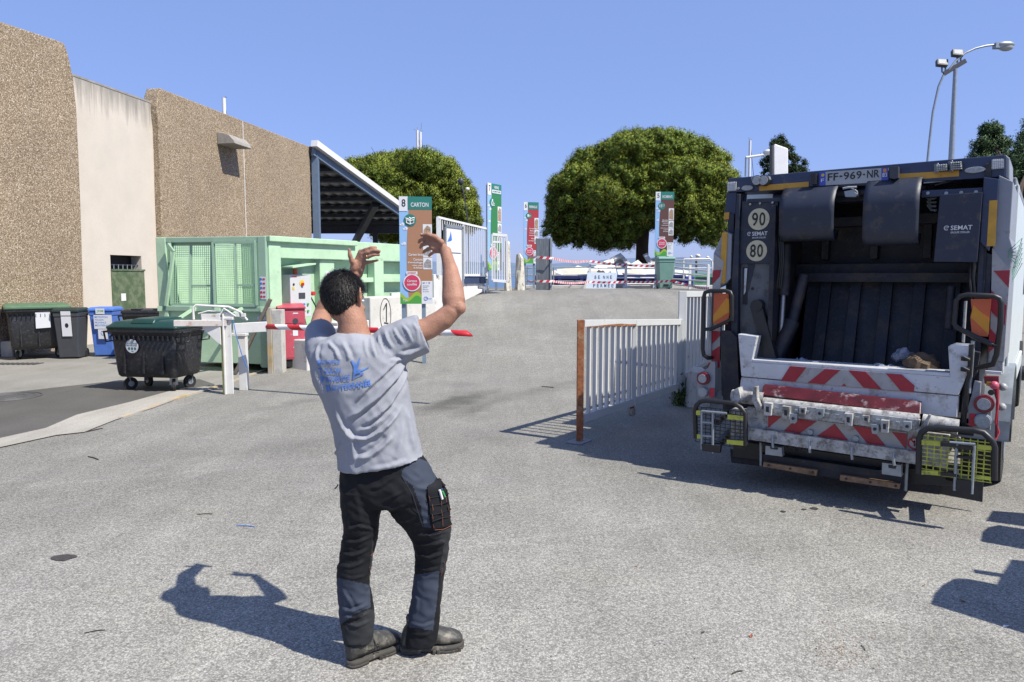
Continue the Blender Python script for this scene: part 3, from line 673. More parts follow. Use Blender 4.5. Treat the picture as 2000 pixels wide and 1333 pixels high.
# arm: direction to the tip
tip = Vector((-.56, 9.4, arm_z)); root = Vector((bx + .55, by + .12, arm_z - .0)); ad = (tip - root).normalized()
ty = J(917, 648, tip.y)
mb = MB(); redb = mat("barrier_red", (.55, .02, .03), .45, var=.05); N_ = 15; L_ = (tip - root).length
side_ = ad.cross(Vector((0, 0, 1))).normalized()
for i in range(N_):
    a = root + ad * L_ * i / N_; b = root + ad * L_ * (i + 1) / N_; sh_ = ad * .05
    V = []
    for p, sg in ((a, 1), (b, 1)):
        for j in range(12):
            an = 2 * math.pi * j / 12; o_ = side_ * math.cos(an) * .04 + Vector((0, 0, 1)) * math.sin(an) * .04
            V.append(p + o_ + (ad * (-.05 * math.sin(an)) if 0 < i or p is b else Vector()))
    mb.add(V, [(j, (j + 1) % 12, 12 + (j + 1) % 12, 12 + j) for j in range(12)] + ([tuple(range(12))] if i == 0 else []) + ([tuple(range(12, 24))] if i == N_ - 1 else []), redb if i % 2 == 0 else white_clean, True)
mb.build("arm", bar)
mb = MB(); mb.bar(Vector((bx + .1, by + .03, arm_z - .02)), root + ad * .02, .07, .15, bw); mb.box((bx + .03, by, arm_z + .13), (.18, .1, .04), bw); mb.build("arm_clamp", bar, bevel=.006)
cwm = mat("rusty_white_beam", (.62, .58, .54), .7, 0, .1, 10, dirt=((.35, .14, .06), .25, 8))
mb = MB(); mb.bar(Vector((bx - .68, by - .18, arm_z + .07)), Vector((bx + .02, by, arm_z + .06)), .09, .09, cwm); mb.build("counterweight_beam", bar, bevel=.006)
mb = MB()
def hoop(pts, r=.018): mb.tube([(bx + x, by + y, arm_z + z) for x, y, z in pts], r, bw, 6)
hoop([(-.42, -.12, .12), (-.42, -.12, .30), (-.38, -.12, .33), (.05, 0, .30), (.22, .02, .22), (.3, .05, .1)])
hoop([(-.4, 0, .2), (-.25, 0, .24), (.1, .05, .2), (.25, .06, .12)], .012); hoop([(-.1, 0, .14), (.0, -.05, .28), (.15, 0, .16)], .014)
for k in range(5): mb.box((bx - .1 + k * .09, by + .02, arm_z + .18), (.05, .06, .05), bw)
mb.build("latch", bar)
mb = MB(); mb.tube([(bx + .12, by - .02, 1.1), (bx + .16, by - .04, .9), (bx + .24, by - .05, .6), (bx + .3, by - .03, .4)], .007, blue_l, 5); mb.build("cord", bar)

# ================================================================ concrete blocks, wall, fence along the ramp edge
blkm = mat("whitewashed_block", (.66, .65, .61), .85, 0, .08, 3, .3, 30, dirt=[((.35, .34, .31), .18, 5), ((.5, .42, .3), .05, 20)])
BF = Fr(SF.O + SF.N * .62, SF.U); BF.N = SF.N
def block(x0, x1, top, label, dep=.5):
    a = BF.px(x0, 640)[0]; b = BF.px(x1, 640)[0]; P = BF.P((a + b) / 2, 0); z0 = lerp_tab(P.y, RAMP) - .15; zt = BF.px((x0 + x1) / 2, top)[1]
    t = MB(); t.prism(BF, [(a, z0), (b, z0), (b, zt), (a, zt)], 0, -dep, blkm); o = t.build("concrete_block", bevel=.02); tag(o, label, "concrete block", "concrete blocks along the ramp edge"); return a, b, zt, o
block(598, 655, 662, "low concrete block beside the red cabinet, partly behind the man"); block(660, 722, 628, "low concrete block just left of the numbered block")
a, b, zt_b, ob = block(724, 790, 580, "whitewashed concrete block painted with a circled number 1", .5)
mb = MB(); m_ = (a + b) / 2 - .08
ro = .0
mb.tube([BF.P(m_ + .17 * math.cos(t / 24 * 2 * math.pi) , zt_b - .37 + .34 * math.sin(t / 24 * 2 * math.pi), .004) for t in range(24)], .007, dkgrey, 5, True)
mb.tube([BF.P(m_ - .06, zt_b - .26, .006), BF.P(m_ + .03, zt_b - .13, .006), BF.P(m_ + .02, zt_b - .52, .006)], .012, dkgrey, 5)
mb.tube([BF.P(m_ - .05, zt_b - .53, .006), BF.P(m_ + .08, zt_b - .55, .006)], .012, dkgrey, 5)
o = mb.build("painted_number", ob)
block(796, 850, 583, "concrete block behind the poles of the sign numbered 8"); 
# low white wall with a fence on it
WLa = J(852, 600, 17.2); WLb = J(947, 566, 19.6); WLa.z = WLb.z = 0
WL = Fr(WLa, WLb - WLa); 
if WL.N.y > 0: WL.N = -WL.N
wl = (WLb - WLa).length; zwa = WL.px(856, 538)[1]; zwb = WL.px(947, 545)[1]
mb = MB(); ww = mat("white_wall_render", (.70, .70, .68), .8, 0, .06, 3, .1, 30, dirt=((.4, .4, .38), .1, 3))
mb.prism(WL, [(0, .6), (wl, 1.2), (wl, zwb), (0.1, zwa), (0, zwa)], 0, -.25, ww); mb.prism(WL, [(-.15, .4), (.08, .4), (.08, zwa + .02), (-.15, zwa + .02)], .03, -.3, ww)
mb.prism(WL, [(.6, .98), (wl - .05, 1.42), (wl - .05, 1.50), (.6, 1.06)], .14, 0, ww)
tag(mb.build("low_wall", bevel=.01), "low white rendered wall climbing along the ramp under the white railing", "wall")
mb = MB(); mb.rect(WL, 1.0, zwb - .12, wl + .0, zwb + .06, .05, mat("navy_paint", (.03, .05, .12), .5), .06); skn = mb
fn = thing("railing_fence", "tall white railing fence with a white sheet door on the low wall", "fence", tuple(WLa))
mb.build("base_strip", fn)
ft0 = WL.px(856.6, 425, .06)[1]; ft1 = WL.px(948, 447, .06)[1]
def fz(u): return ft0 + (ft1 - ft0) * u / wl
wpaint = mat("white_gloss_rail", (.78, .79, .79), .4, var=.03)
mb = MB()
for u in (.0, .1, 1.28, wl): mb.bar(WL.P(u, zwa + .0 if u < 1.0 else zwb, .06), WL.P(u, fz(u), .06), .06, .06, wpaint)
mb.bar(WL.P(0, ft0, .06), WL.P(wl, ft1, .06), .05, .05, wpaint); mb.bar(WL.P(1.28, zwb + .1, .06), WL.P(wl, zwb + .1, .06), .05, .05, wpaint)
mb.build("frame", fn)
mb = MB(); u = .0
while u < wl:
    bot = zwb + .1 if u > 1.28 else (fz(u) - .28)
    if u < .14: bot = zwa + .1
    mb.bar(WL.P(u, bot, .06), WL.P(u, fz(u), .06), .022, .022, wpaint); u += .115
mb.build("bars", fn)
mb = MB(); d0 = WL.px(872, 545, .06)[0]; d1 = WL.px(901, 545, .06)[0]; dtp = WL.px(886, 446, .06)[1]
mb.rect(WL, .36, zwa - .6, 1.16, dtp, .08, wpaint, .04); mb.rect(WL, .30, zwa - .5, .36, dtp + .05, .1, galv, .06); mb.rect(WL, 1.16, zwa - .3, 1.24, dtp + .05, .1, galv, .06); mb.rect(WL, .3, dtp, 1.24, dtp + .07, .1, galv, .05)
dd = mb.build("door", fn)
mb = MB(); mb.sheet(WL, [(.42, dtp - .35), (.55, dtp - .2), (.60, dtp - .08), (.66, dtp - .3), (.58, dtp - .33)], .083, blue_l); mb.rect(WL, .42, dtp - .62, 1.1, dtp - .6, .085, dkgrey, .005); mb.build("emblem", dd)

# ================================================================ sorting signs
sky_b = mat("sign_sky_blue", (.30, .52, .82), .35, var=.02); teal = mat("sign_teal", (.03, .21, .17), .35, var=.02); s_white = mat("sign_white", (.78, .8, .82), .35, var=0)
brn = mat("sign_brown", (.42, .22, .12), .35, var=.02); s_green = mat("sign_dark_green", (.04, .22, .07), .35, var=.02); s_red = mat("sign_red", (.42, .05, .06), .35, var=.02); s_choc = mat("sign_chocolate", (.13, .06, .045), .35, var=.02)
pinkr = mat("sign_crimson", (.62, .05, .12), .35, var=0); lime = mat("sign_lime", (.33, .50, .05), .35, var=0); grass_g = mat("sign_grass_green", (.08, .36, .06), .35, var=0); photo_g = mat("sign_photo_grey", (.35, .33, .32), .35, 0, .5, 30); photo_b = mat("sign_photo_tan", (.4, .28, .18), .35, 0, .5, 25)
def sign(num, title, main, x0, x1, top, bot, Y, foot, label, u_dir, icon, words, warn, title2=None):
    Pt = J(x0, top, Y); Fm = Fr((Pt.x, Pt.y, 0), u_dir);
    if Fm.N.y > 0: Fm.N = -Fm.N
    v1 = Pt.z; v0 = Fm.px(x0, bot)[1]; w = Fm.px(x1, top)[0]; h = v1 - v0
    t = thing("sorting_sign", label, "sign", (Pt.x, Pt.y, terrain(Pt.x, Pt.y)), group="numbered sorting signs")
    mb = MB()
    mb.rect(Fm, 0, v0, w, v1, -.004, s_white, .02)
    U = lambda a: a * w
    Vv = lambda b: v0 + b * h
    R = lambda a, b, c, d, n, m_: mb.rect(Fm, U(a), Vv(b), U(c), Vv(d), n, m_)
    R(0, 0, 1, .915, .000, sky_b)
    body = [(1, .0), (1, .88), (.29, .88)] + [(.29 - .09 * math.sin(min(1, k / 10) * math.pi * .5) + (.06 * (k / 14) ** 3), .86 - k * .055) for k in range(15)] + [(.27, .06)]
    mb.sheet(Fm, [(U(a), Vv(b)) for a, b in body], .003, main)
    R(.27, .88, 1, 1, .006, teal); R(0, .865, .26, 1, .006, s_white)
    mb.text(Fm, num, U(.08), Vv(.905), U(.2), Vv(.975), .009, black_txt)
    if title2: mb.text(Fm, title, U(.45), Vv(.945), U(.8), Vv(.975), .009, white_txt); R(.32, .893, .96, .93, .009, s_white); mb.text(Fm, title2, U(.36), Vv(.902), U(.92), Vv(.922), .012, teal)
    else: mb.text(Fm, title, U(.36), Vv(.905), U(.90), Vv(.945), .009, white_txt)
    r = .19 * w
    for (a, b) in ((.06, .74), (.16, .70), (.1, .56)):
        mb.disc(Fm, U(a), Vv(b), .04 * w * 1.3, .0045, .0025, s_white, 12, .03 * w); mb.disc(Fm, U(a + .05), Vv(b + .005), .05 * w, .0045, .0025, s_white, 12, .05 * w)
    mb.disc(Fm, U(.33), Vv(.78), r, .008, .004, teal, 30)
    ic = .010; cu_, cv_ = U(.33), Vv(.78)
    line = lambda pts: mb.tube([Fm.P(cu_ + a * r, cv_ + b * r, ic) for a, b in pts], .011 * w / .6, white_txt, 4)
    for pl in icon: line(pl)
    # right column of photographs
    for k, (b0, b1, m_) in enumerate(((.56, .745, photo_b), (.44, .55, photo_g), (.325, .435, photo_g))):
        R(.72, b0, 1, b1, .006, s_white); mb.sheet(Fm, [(U(.74), Vv(b0 + .02)), (U(.97), Vv(b0 + .01)), (U(.96), Vv(b1 - .03)), (U(.85), Vv(b1 - .012)), (U(.75), Vv(b1 - .05))], .009, m_)
    for (s, a0, a1, b0, b1) in words: mb.text(Fm, s, U(a0), Vv(b0), U(a1), Vv(b1), .009, white_txt)
    # green foot
    hill = [(0, 0), (.66, 0), (.66, .09)] + [(.66 - .66 * k / 8, .085 + .03 * math.sin(k * .9)) for k in range(9)]
    mb.sheet(Fm, [(U(a), Vv(b)) for a, b in hill], .007, lime); mb.sheet(Fm, [(U(a), Vv(b - .035 if b > 0 else 0)) for a, b in hill], .010, grass_g)
    mb.text(Fm, "T.S.A", U(.08), Vv(.022), U(.22), Vv(.042), .013, white_txt)
    R(.66, 0, 1, .215, .010, s_white)
    mb.text(Fm, "MA  7  VIE", U(.7), Vv(.19), U(.93), Vv(.203), .013, navy_txt)
    for k in range(4): mb.text(Fm, ("Information", "apporte", "Metropole", "de Toulon")[k], U(.7), Vv(.165 - k * .018), U((.9, .84, .87, .88)[k]), Vv(.175 - k * .018), .013, navy_txt)
    mb.tube([Fm.P(U(.79) + .055 * w * math.cos(k / 16 * 6.28), Vv(.05) + .055 * w * math.sin(k / 16 * 6.28), .012) for k in range(16)], .005, blue_l, 4, True)
    mb.text(Fm, "metropole", U(.78), Vv(.042), U(.97), Vv(.055), .0145, blue_l)
    # prohibition disc
    mb.disc(Fm, U(.37), Vv(.2), .27 * w, .014, .008, s_white, 32); mb.disc(Fm, U(.37), Vv(.2), .235 * w, .017, .012, pinkr, 32)
    R(.2, .275, .54, .305, .016, s_white); mb.text(Fm, "INTERDIT", U(.24), Vv(.282), U(.5), Vv(.298), .019, red_l)
    for k, s in enumerate(warn): mb.text(Fm, s, U(.22), Vv(.205 - k * .032), U(.52), Vv(.228 - k * .032), .020, white_txt)
    mb.build("panel", t, recalc=False)
    for a in ((.1, .72) if w > .3 else (.15, .8)):
        mb = MB(); P = Fm.P(U(a), 0, -.05); g = terrain(P.x, P.y); mb.bar((P.x, P.y, g - .05), Fm.P(U(a), v1 - .05, -.05), .07, .05, galv2); mb.build("post", t)
    return t, Fm
galv2 = mat("painted_grey_post", (.25, .33, .42), .45, .2, .08)
box_icon = [[(-.6, .1), (-.6, -.4), (0, -.65), (.6, -.4), (.6, .1)], [(-.6, .1), (0, -.15), (.6, .1)], [(0, -.15), (0, -.65)], [(-.6, .1), (-.75, .35), (-.15, .15), (0, -.15)], [(.6, .1), (.7, .45), (.15, .3), (0, -.0)], [(-.15, .45), (.1, .3)]]
sign("8", "CARTON", brn, 779, 843, 384, 594, 13.3, 640, "sign numbered 8 with a brown face reading CARTON, nearest the man", (1, .10, 0), box_icon,
     [("Carton brut", .27, .71, .45, .475), ("Cartons", .42, .70, .405, .428), ("d'emballage", .24, .70, .375, .398), ("vides, plies", .38, .70, .350, .368), ("en morceaux", .42, .70, .330, .346)], ("Cartons", "souillés"))
bottle = [[(-.3, -.6), (-.3, .1), (-.1, .3), (-.1, .7), (.1, .7), (.1, .3), (.2, .1), (.2, -.6), (-.3, -.6)], [(.2, -.6), (.7, -.6), (.7, -.1), (.2, -.1)]]
sign("7", "VERRE", s_green, 952, 979, 357, 528, 19.5, 560, "tall narrow sign numbered 7 with a green face beside the white gate", (.62, .95, 0), bottle, [], ("Verre", "casse"), "ALIMENTAIRE")
tools = [[(-.4, -.5), (-.4, .5), (-.1, .5), (-.1, -.5)], [(.2, -.4), (.2, .3), (.6, .1), (.6, -.3)]]
sign("6", "FERRAILLE", s_red, 1023, 1052, 395, 515, 23.3, 566, "sign numbered 6 with a red face left of the grey slab", (1, .25, 0), tools,
     [("Ferraille", .38, .7, .56, .58), ("Métaux", .42, .7, .525, .545), ("Cuivre", .38, .7, .49, .51), ("Aluminium", .36, .7, .45, .47), ("Vélos", .48, .7, .40, .42), ("Grillage", .32, .7, .36, .38)], ("Bouteille", "de gaz"))
enc = [[(-.6, -.3), (-.6, .4)], [(-.2, -.5), (-.2, .5)], [(.1, .4), (.1, -.3), (.6, -.1), (.6, .5)]]
sign("5", "ENCOMBRANTS", s_choc, 1281, 1317, 375, 501, 23.4, 568, "sign numbered 5 with a dark brown face standing behind the pale green bin", (1, .02, 0), enc,
     [("Meubles", .38, .7, .555, .57), ("Matelas", .36, .7, .53, .545), ("Objets", .42, .7, .50, .515), ("volumineux", .34, .7, .475, .49), ("Plastique", .3, .7, .43, .445), ("rigide", .46, .7, .405, .42), ("Divers", .44, .7, .38, .395)], ("Gravats", "pneus"))
# electrical conduit style number boxes etc. behind: open white gate leaf beside sign 7
GF = Fr(J(962, 540, 19.0), (1, .3, 0)); GF.O.z = 0
if GF.N.y > 0: GF.N = -GF.N
gt = thing("open_gate", "short white slatted gate leaf standing open in front of sign 7", "gate", tuple(GF.O))
z0 = GF.px(962, 548)[1]; z1 = GF.px(962, 458)[1]; gw = GF.px(990, 548)[0]
mb = MB()
for a, b in (((0, z0), (gw, z0 - .03)), ((gw, z0 - .03), (gw, z1 - .03)), ((gw, z1 - .03), (0, z1)), ((0, z1), (0, z0))): mb.bar(GF.P(*a), GF.P(*b), .05, .07, wpaint)
mb.bar(GF.P(0, z1 - .2), GF.P(gw * .5, z1 - .2), .03, .05, wpaint); mb.build("frame", gt)
mb = MB()
for k in range(1, 6): mb.bar(GF.P(gw * k / 6, z0), GF.P(gw * k / 6, z1), .03, .025, wpaint)
mb.build("slats", gt)
def rough_post(pxs, Y, th, m_, seed):
    mb = MB(); rs = []; r = random.Random(seed)
    for (l, rr, y) in pxs:
        a = J(l, y, Y); b = J(rr, y, Y); c = (a + b) / 2; hw = (b - a).length / 2; ring = []
        for k in range(10):
            an = 2 * math.pi * k / 10; ring.append(c + Vector((hw * math.cos(an) * r.uniform(.8, 1.1), th * math.sin(an) * r.uniform(.7, 1.2), r.uniform(-.03, .03))))
        rs.append(ring)
    mb.loft(rs, m_, True, False); return mb
crk = mat("cracked_cream_plaster", (.66, .63, .54), .85, 0, .12, 8, .5, 30, dirt=((.12, .09, .06), .28, 9))
tag(rough_post([(984, 1001, 572), (984, 999, 560), (985, 997, 520), (986, 996, 475), (987, 994, 472)], 20.0, .14, crk, 3).build("gate_pillar"), "chipped cream plaster pillar just right of the open white gate leaf", "pillar")
tag(rough_post([(1003, 1025, 570), (1004, 1024, 560), (1006, 1024, 530), (1008, 1023, 505), (1009, 1017, 497)], 20.6, .16, crk, 5).build("cracked_pillar"), "cracked leaning plaster pillar in front of the sign numbered 6", "pillar")
SL = Fr(J(1047, 566, 20.9), (1, .1, 0)); SL.O.z = 1.3; 
if SL.N.y > 0: SL.N = -SL.N
slate = mat("weathered_zinc", (.16, .18, .20), .5, .4, .25, 3, dirt=((.35, .36, .36), .25, 4), stretch=(6, 6, .6))
a = SL.px(1047, 466)[1]; mb = MB(); mb.rect(SL, 0, -.02, SL.px(1077, 560)[0], a, 0, slate, .05); mb.rect(SL, SL.px(1074, 560)[0], -.0, SL.px(1077, 560)[0] + .01, a + .02, .03, galv, .09)
tag(mb.build("steel_slab", bevel=.004), "upright grey weathered steel sheet between sign 6 and the deck rail", "steel sheet")
# ================================================================ deck edge: rails, skip with junk, tape, notice, bins
DZ = 1.35; DY = 24.4
def X(px, Y=DY): return J(px, 560, Y).x
rail_w = wpaint
mb = MB(); mb.box(((X(1020) + X(1400)) / 2, DY + .1, DZ + .04), (X(1400) - X(1020), .3, .12), concm); tag(mb.build("deck_kerb", kind='structure', bevel=.02), kind='structure')
def zpx(y, Y): return J(1000, y, Y).z
rl = thing("guard_rail", "pale grey guard rail on the deck edge left of the notice", "railing", (X(1077), DY, DZ), group="deck guard rails")
mb = MB()
for y in (524, 538, 549): mb.tube([(X(1022), DY, zpx(y, DY)), (X(1160), DY, zpx(y + (1 if y > 530 else -2), DY))], .022, galv, 6)
for x in (1030, 1081, 1152): mb.cyl((X(x), DY, DZ), (X(x), DY, zpx(522, DY)), .025, galv, n=6)
mb.build("rails", rl)
rl2 = thing("guard_rail", "white tubular guard rail on the deck edge between the notice and sign 5", "railing", (X(1150), DY - .1, DZ), group="deck guard rails")
mb = MB(); Y2 = DY - .1
for y in (517, 524, 543, 555): mb.tube([(X(1150, Y2), Y2, zpx(y, Y2)), (X(1282, Y2), Y2, zpx(y, Y2))], .026, rail_w, 6)
mb.build("rails", rl2)
for x in (1152, 1222, 1281):
    mb = MB(); mb.bar((X(x, Y2), Y2, DZ - .02), (X(x, Y2), Y2, zpx(514, Y2)), .08, .07, rail_w); mb.box((X(x, Y2), Y2, DZ + .04), (.22, .2, .1), rail_w); mb.build("post", rl2)
rl3 = thing("guard_rail", "white five-bar guard rail turning back from sign 5 towards the truck", "railing", (X(1313), DY, DZ), group="deck guard rails")
ya, yb = 24.0, 20.4
mb = MB()
for (l, r) in ((514, 518), (522, 530), (533, 540), (545, 550), (556, 562)):
    mb.tube([J(1312, l, ya), J(1384, r, yb)], .028, rail_w, 6)
mb.tube([J(1312, 508, ya + 1.5), J(1395, 510, ya)], .02, rail_w, 6); mb.build("rails", rl3)
for x, Y in ((1312, ya), (1348, 22.2), (1384, yb)):
    mb = MB(); a = J(x, 512 if x < 1330 else 514 + (x - 1330) * .08, Y); mb.bar((a.x, a.y, DZ - .02), tuple(a), .07, .07, rail_w); mb.build("post", rl3)
# wide thin hoop railing behind
mb = MB(); mb.tube([J(1335, 545, 26), J(1335, 509, 26), J(1337, 506, 26), J(1386, 506, 26), J(1391, 510, 26), J(1392, 540, 26)], .03, rail_w, 6); mb.tube([J(1335, 524, 26), J(1392, 524, 26)], .02, rail_w, 6)
tag(mb.build("hoop_rail"), "thin white hoop rail beyond the five-bar guard rail", "railing")
# skip
sk_blue = mat("navy_skip_paint", (.018, .03, .16), .5, 0, .2, 2, dirt=((.05, .05, .06), .3, 4))
def skip(name, label, x0, x1, Y0, dep, top, m_):
    t = thing(name, label, "skip", (X(x0, Y0), Y0, -2.2), group="skips below the deck")
    a = X(x0, Y0); b = X(x1, Y0); z = zpx(top, Y0); mb = MB()
    for c, d in ((((a + b) / 2, Y0, (z - 2.2) / 2), (b - a, .06, z + 2.2)), (((a + b) / 2, Y0 + dep, (z - 2.2) / 2), (b - a, .06, z + 2.2)), ((a, Y0 + dep / 2, (z - 2.2) / 2), (.06, dep, z + 2.2)), ((b, Y0 + dep / 2, (z - 2.2) / 2), (.06, dep, z + 2.2)), (((a + b) / 2, Y0 + dep / 2, -1.9), (b - a, dep, .1))): mb.box(c, d, m_)
    mb.box(((a + b) / 2, Y0 - .06, z - .08), (b - a + .1, .1, .16), m_)
    k = a
    while k < b: mb.box((k, Y0 - .08, (z - 2.2) / 2), (.12, .1, z + 2), m_); k += .8
    mb.build("body", t, bevel=.01); return t
skip("skip", "long dark blue skip heaped with white boards behind the deck rail", 1050, 1335, 26.4, 2.4, 537, sk_blue)
skip("skip", "bright blue skip seen through the white five-bar rail", 1330, 1352, 26.6, 2, 541, mat("bright_blue_skip", (.04, .06, .45), .5))
skip("skip", "green skip seen through the white rail beside the truck", 1353, 1400, 27.2, 2, 534, mat("green_skip", (.15, .35, .2), .5))
boardm = mat("white_laminate_board", (.72, .72, .70), .5, 0, .05); brdm2 = mat("worn_cream_board", (.6, .56, .48), .7, 0, .15, 5); brdm3 = mat("dark_board", (.07, .06, .05), .8)
def board(pts, th, m_, label, Y):
    mb = MB(); P = [J(x, y, Y + k * .04 + (538 - y) * .028) for k, (x, y) in enumerate(pts)]; off = Vector((.02, .05, -.05)) * (1 if th < .65 else 1.6); n = len(P)
    V = P + [p + off for p in P]
    mb.add(V, [tuple(range(n)), tuple(range(2 * n - 1, n - 1, -1))] + [(i, (i + 1) % n, n + (i + 1) % n, n + i) for i in range(n)], m_)
    tag(mb.build("board"), label, "board", "boards heaped in the blue skip")
board([(1148, 528), (1212, 494), (1216, 499), (1155, 533)], .7, boardm, "long white board leaning up to the peak of the junk heap", 27)
board([(1212, 494), (1238, 522), (1230, 524), (1208, 500)], .9, boardm, "white board sloping down right from the peak of the heap", 27.3)
board([(1190, 508), (1212, 502), (1224, 522), (1196, 524)], .5, brdm2, "cream panel under the peak of the heap", 27.6)
board([(1192, 508), (1198, 507), (1204, 533), (1194, 534)], .2, boardm, "narrow white upright plank in the middle of the heap", 26.9)
board([(1087, 526), (1140, 522), (1148, 536), (1092, 538)], 1.0, brdm2, "flat cream sheet lying on the left of the skip", 26.9)
board([(1084, 532), (1094, 527), (1100, 538), (1086, 537)], .3, boardm, "small white offcut at the left end of the skip", 26.7)
board([(1150, 530), (1190, 522), (1192, 530), (1152, 537)], .6, brdm2, "pale shelf board lying left of the upright plank", 26.9)
board([(1165, 533), (1178, 528), (1186, 536), (1168, 538)], .5, brdm3, "small dark board in the gap of the heap", 26.8)
board([(1205, 527), (1280, 526), (1280, 536), (1208, 537)], 1.0, boardm, "wide white sheet lying on the right of the skip", 26.9)
board([(1215, 533), (1240, 525), (1262, 537), (1225, 538)], .3, brdm2, "triangular cream offcut on the wide white sheet", 26.8)
board([(1256, 498), (1264, 494), (1276, 514), (1268, 518)], .4, boardm, "curved white board standing up behind the rail near sign 5", 27.4)
board([(1262, 508), (1280, 504), (1282, 516), (1266, 520)], .4, brdm2, "cream piece of furniture beside sign 5", 27.6)
board([(1100, 534), (1128, 519), (1150, 524), (1142, 538)], .3, boardm, "white board tilted up on the left side of the heap", 27.1)
board([(1222, 522), (1246, 508), (1260, 520), (1250, 532)], .3, boardm, "white square board right of the heap's peak", 27.2)
board([(1168, 527), (1190, 513), (1202, 520), (1186, 534)], .3, boardm, "small white board below the long leaning one", 26.8)
board([(1060, 536), (1084, 528), (1096, 533), (1088, 539)], .3, brdm2, "cream offcut at the far left of the heap, by the steel sheet", 26.9)
board([(1318, 527), (1345, 529), (1345, 540), (1318, 540)], .6, boardm, "white sheet behind the five-bar rail", 26.9)
# notice reading BENNE FERMEE, leaning on the rail
NF = Fr(J(1143, 569, 23.6), (1, 0, 0), (0.03, .16, 1)); NF.N = Vector((0, -1, .16)).normalized()
mb = MB(); w1 = NF.px(1205, 569)[0]; h1 = NF.px(1150, 533)[1]; paper = mat("notice_board_white", (.62, .72, .82), .5, var=.03)
mb.prism(NF, [(0, 0), (w1 - .06, 0), (w1, h1), (.06, h1)], 0, -.03, paper)
mb.prism(NF, [(-.1, 0), (.0, 0), (.05, h1 * .7)], .01, -.2, brdm2)
for i, ch in enumerate("BENNE"): mb.text(NF, ch, .30 + i * .115 + (.05 if i > 1 else 0), h1 * .66, .36 + i * .115 + (.05 if i > 1 else 0), h1 * .84, .004, navy_txt)
for i, ch in enumerate("FERMÉE"): mb.text(NF, ch, .26 + i * .12, h1 * .2, .33 + i * .12, h1 * (.42 if ch == "É" else .38), .004, navy_txt)
tag(mb.build("notice_board", recalc=False), "white board lettered BENNE FERMÉE standing on the deck against the rail", "notice")
# red and white tapes
tape_r = mat("tape_red", (.6, .03, .06), .4, var=0); tape_w = mat("tape_white", (.8, .8, .8), .4, var=0)
def tape(pts, label, seglen=.17, h=.07):
    mb = MB(); P = []
    for a, b in zip(pts, pts[1:]):
        n = max(2, int((b - a).length / (seglen / 2)));
        for i in range(n): P.append(a.lerp(b, i / n) + Vector((0, 0, -.10 * math.sin(math.pi * i / n) * (b - a).length / 6)))
    P.append(pts[-1])
    for i in range(len(P) - 1):
        a, b = P[i], P[i + 1]; m_ = tape_r if (i // 1) % 2 == 0 else tape_w; sk = (b - a).normalized() * .05
        tw = .02 * math.sin(i * .7)
        mb.add([a, b, b + Vector((0, tw, h)) + sk, a + Vector((0, tw, h)) + sk], [(0, 1, 2, 3)], m_)
    tag(mb.build("barrier_tape", recalc=False), label, "tape", "red and white tapes across the deck")
tape([J(1030, 503.5, 22.9), J(1046, 504.5, 20.75), J(1078, 507, 20.75), J(1150, 512, 24.2), J(1222, 520, 24.2), J(1281, 522, 24.1)], "upper red and white tape sagging from sign 6 to the deck rail")
tape([J(1030, 551, 22.9), J(1046, 551.5, 20.7), J(1078, 552, 20.7), J(1150, 553, 23.4), J(1222, 553, 23.4), J(1312, 551, 22.2)], "lower red and white tape crossing the notice and the pale green bin")
tape([J(1312, 551, 22.2), J(1348, 560, 22.0), J(1384, 566, 20.2)], "red and white tape along the foot of the five-bar rail")
gb_m = mat("pale_green_hdpe", (.20, .38, .31), .5, 0, .08, 5, dirt=((.3, .35, .3), .2, 5))
bq = J(1298, 568, 22.9); gb = two_wheel_bin("wheelie_bin", "pale green two-wheeled bin standing in front of sign 5 on the deck", (bq.x, bq.y), 0, .52, .55, 1.0, gb_m, gb_m)
gb.location.z = DZ
mb = MB(); mb.box((0, -.21, .12), (.16, .02, .06), black); mb.build("clip", gb, local=True)
# ================================================================ trees
def tuft_cloud(pts, nrm, size, m_list, n_mat, spread, name, parent, label=None, elong=2.2, r=None, sn=None):
    """pts: centres, many small blade faces"""
    N = len(pts); r = r or rng
    d = nrm + r.normal(0, spread, (N, 3)); d /= np.linalg.norm(d, axis=1)[:, None]
    a = np.cross(d, r.normal(0, 1, (N, 3))); a /= np.linalg.norm(a, axis=1)[:, None]
    s = size * r.uniform(.6, 1.4, N)[:, None]
    v0 = pts - a * s * .5; v1 = pts + a * s * .5; v2 = pts + d * s * elong
    V = np.stack([v0, v1, v2], 1).reshape(-1, 3)
    me = bpy.data.meshes.new(name); me.vertices.add(3 * N); me.vertices.foreach_set("co", V.astype(np.float32).ravel())
    me.loops.add(3 * N); me.loops.foreach_set("vertex_index", np.arange(3 * N, dtype=np.int32))
    me.polygons.add(N); me.polygons.foreach_set("loop_start", np.arange(0, 3 * N, 3, dtype=np.int32)); 
    me.update(calc_edges=True)
    for m_ in m_list: me.materials.append(m_)
    me.polygons.foreach_set("material_index", n_mat.astype(np.int32)); me.update()
    if sn is not None:                                   # needles shade with the clump they belong to
        q = sn + r.normal(0, .38, (N, 3)); q /= np.linalg.norm(q, axis=1)[:, None]
        me.polygons.foreach_set('use_smooth', [True] * N); me.normals_split_custom_set(np.repeat(q, 3, 0).astype(np.float32))
    o = bpy.data.objects.new(name, me); scene.collection.objects.link(o)
    if parent:
        o.parent = parent; M = ROOTM[parent.name].inverted(); me.transform(M); ROOTM[o.name] = ROOTM[parent.name]
    return o
def leafmat(name, c):
    m = mat(name, c, .6, 0, .25, 1.2, spec=.2); b = m.node_tree.nodes["Principled BSDF"]
    return m
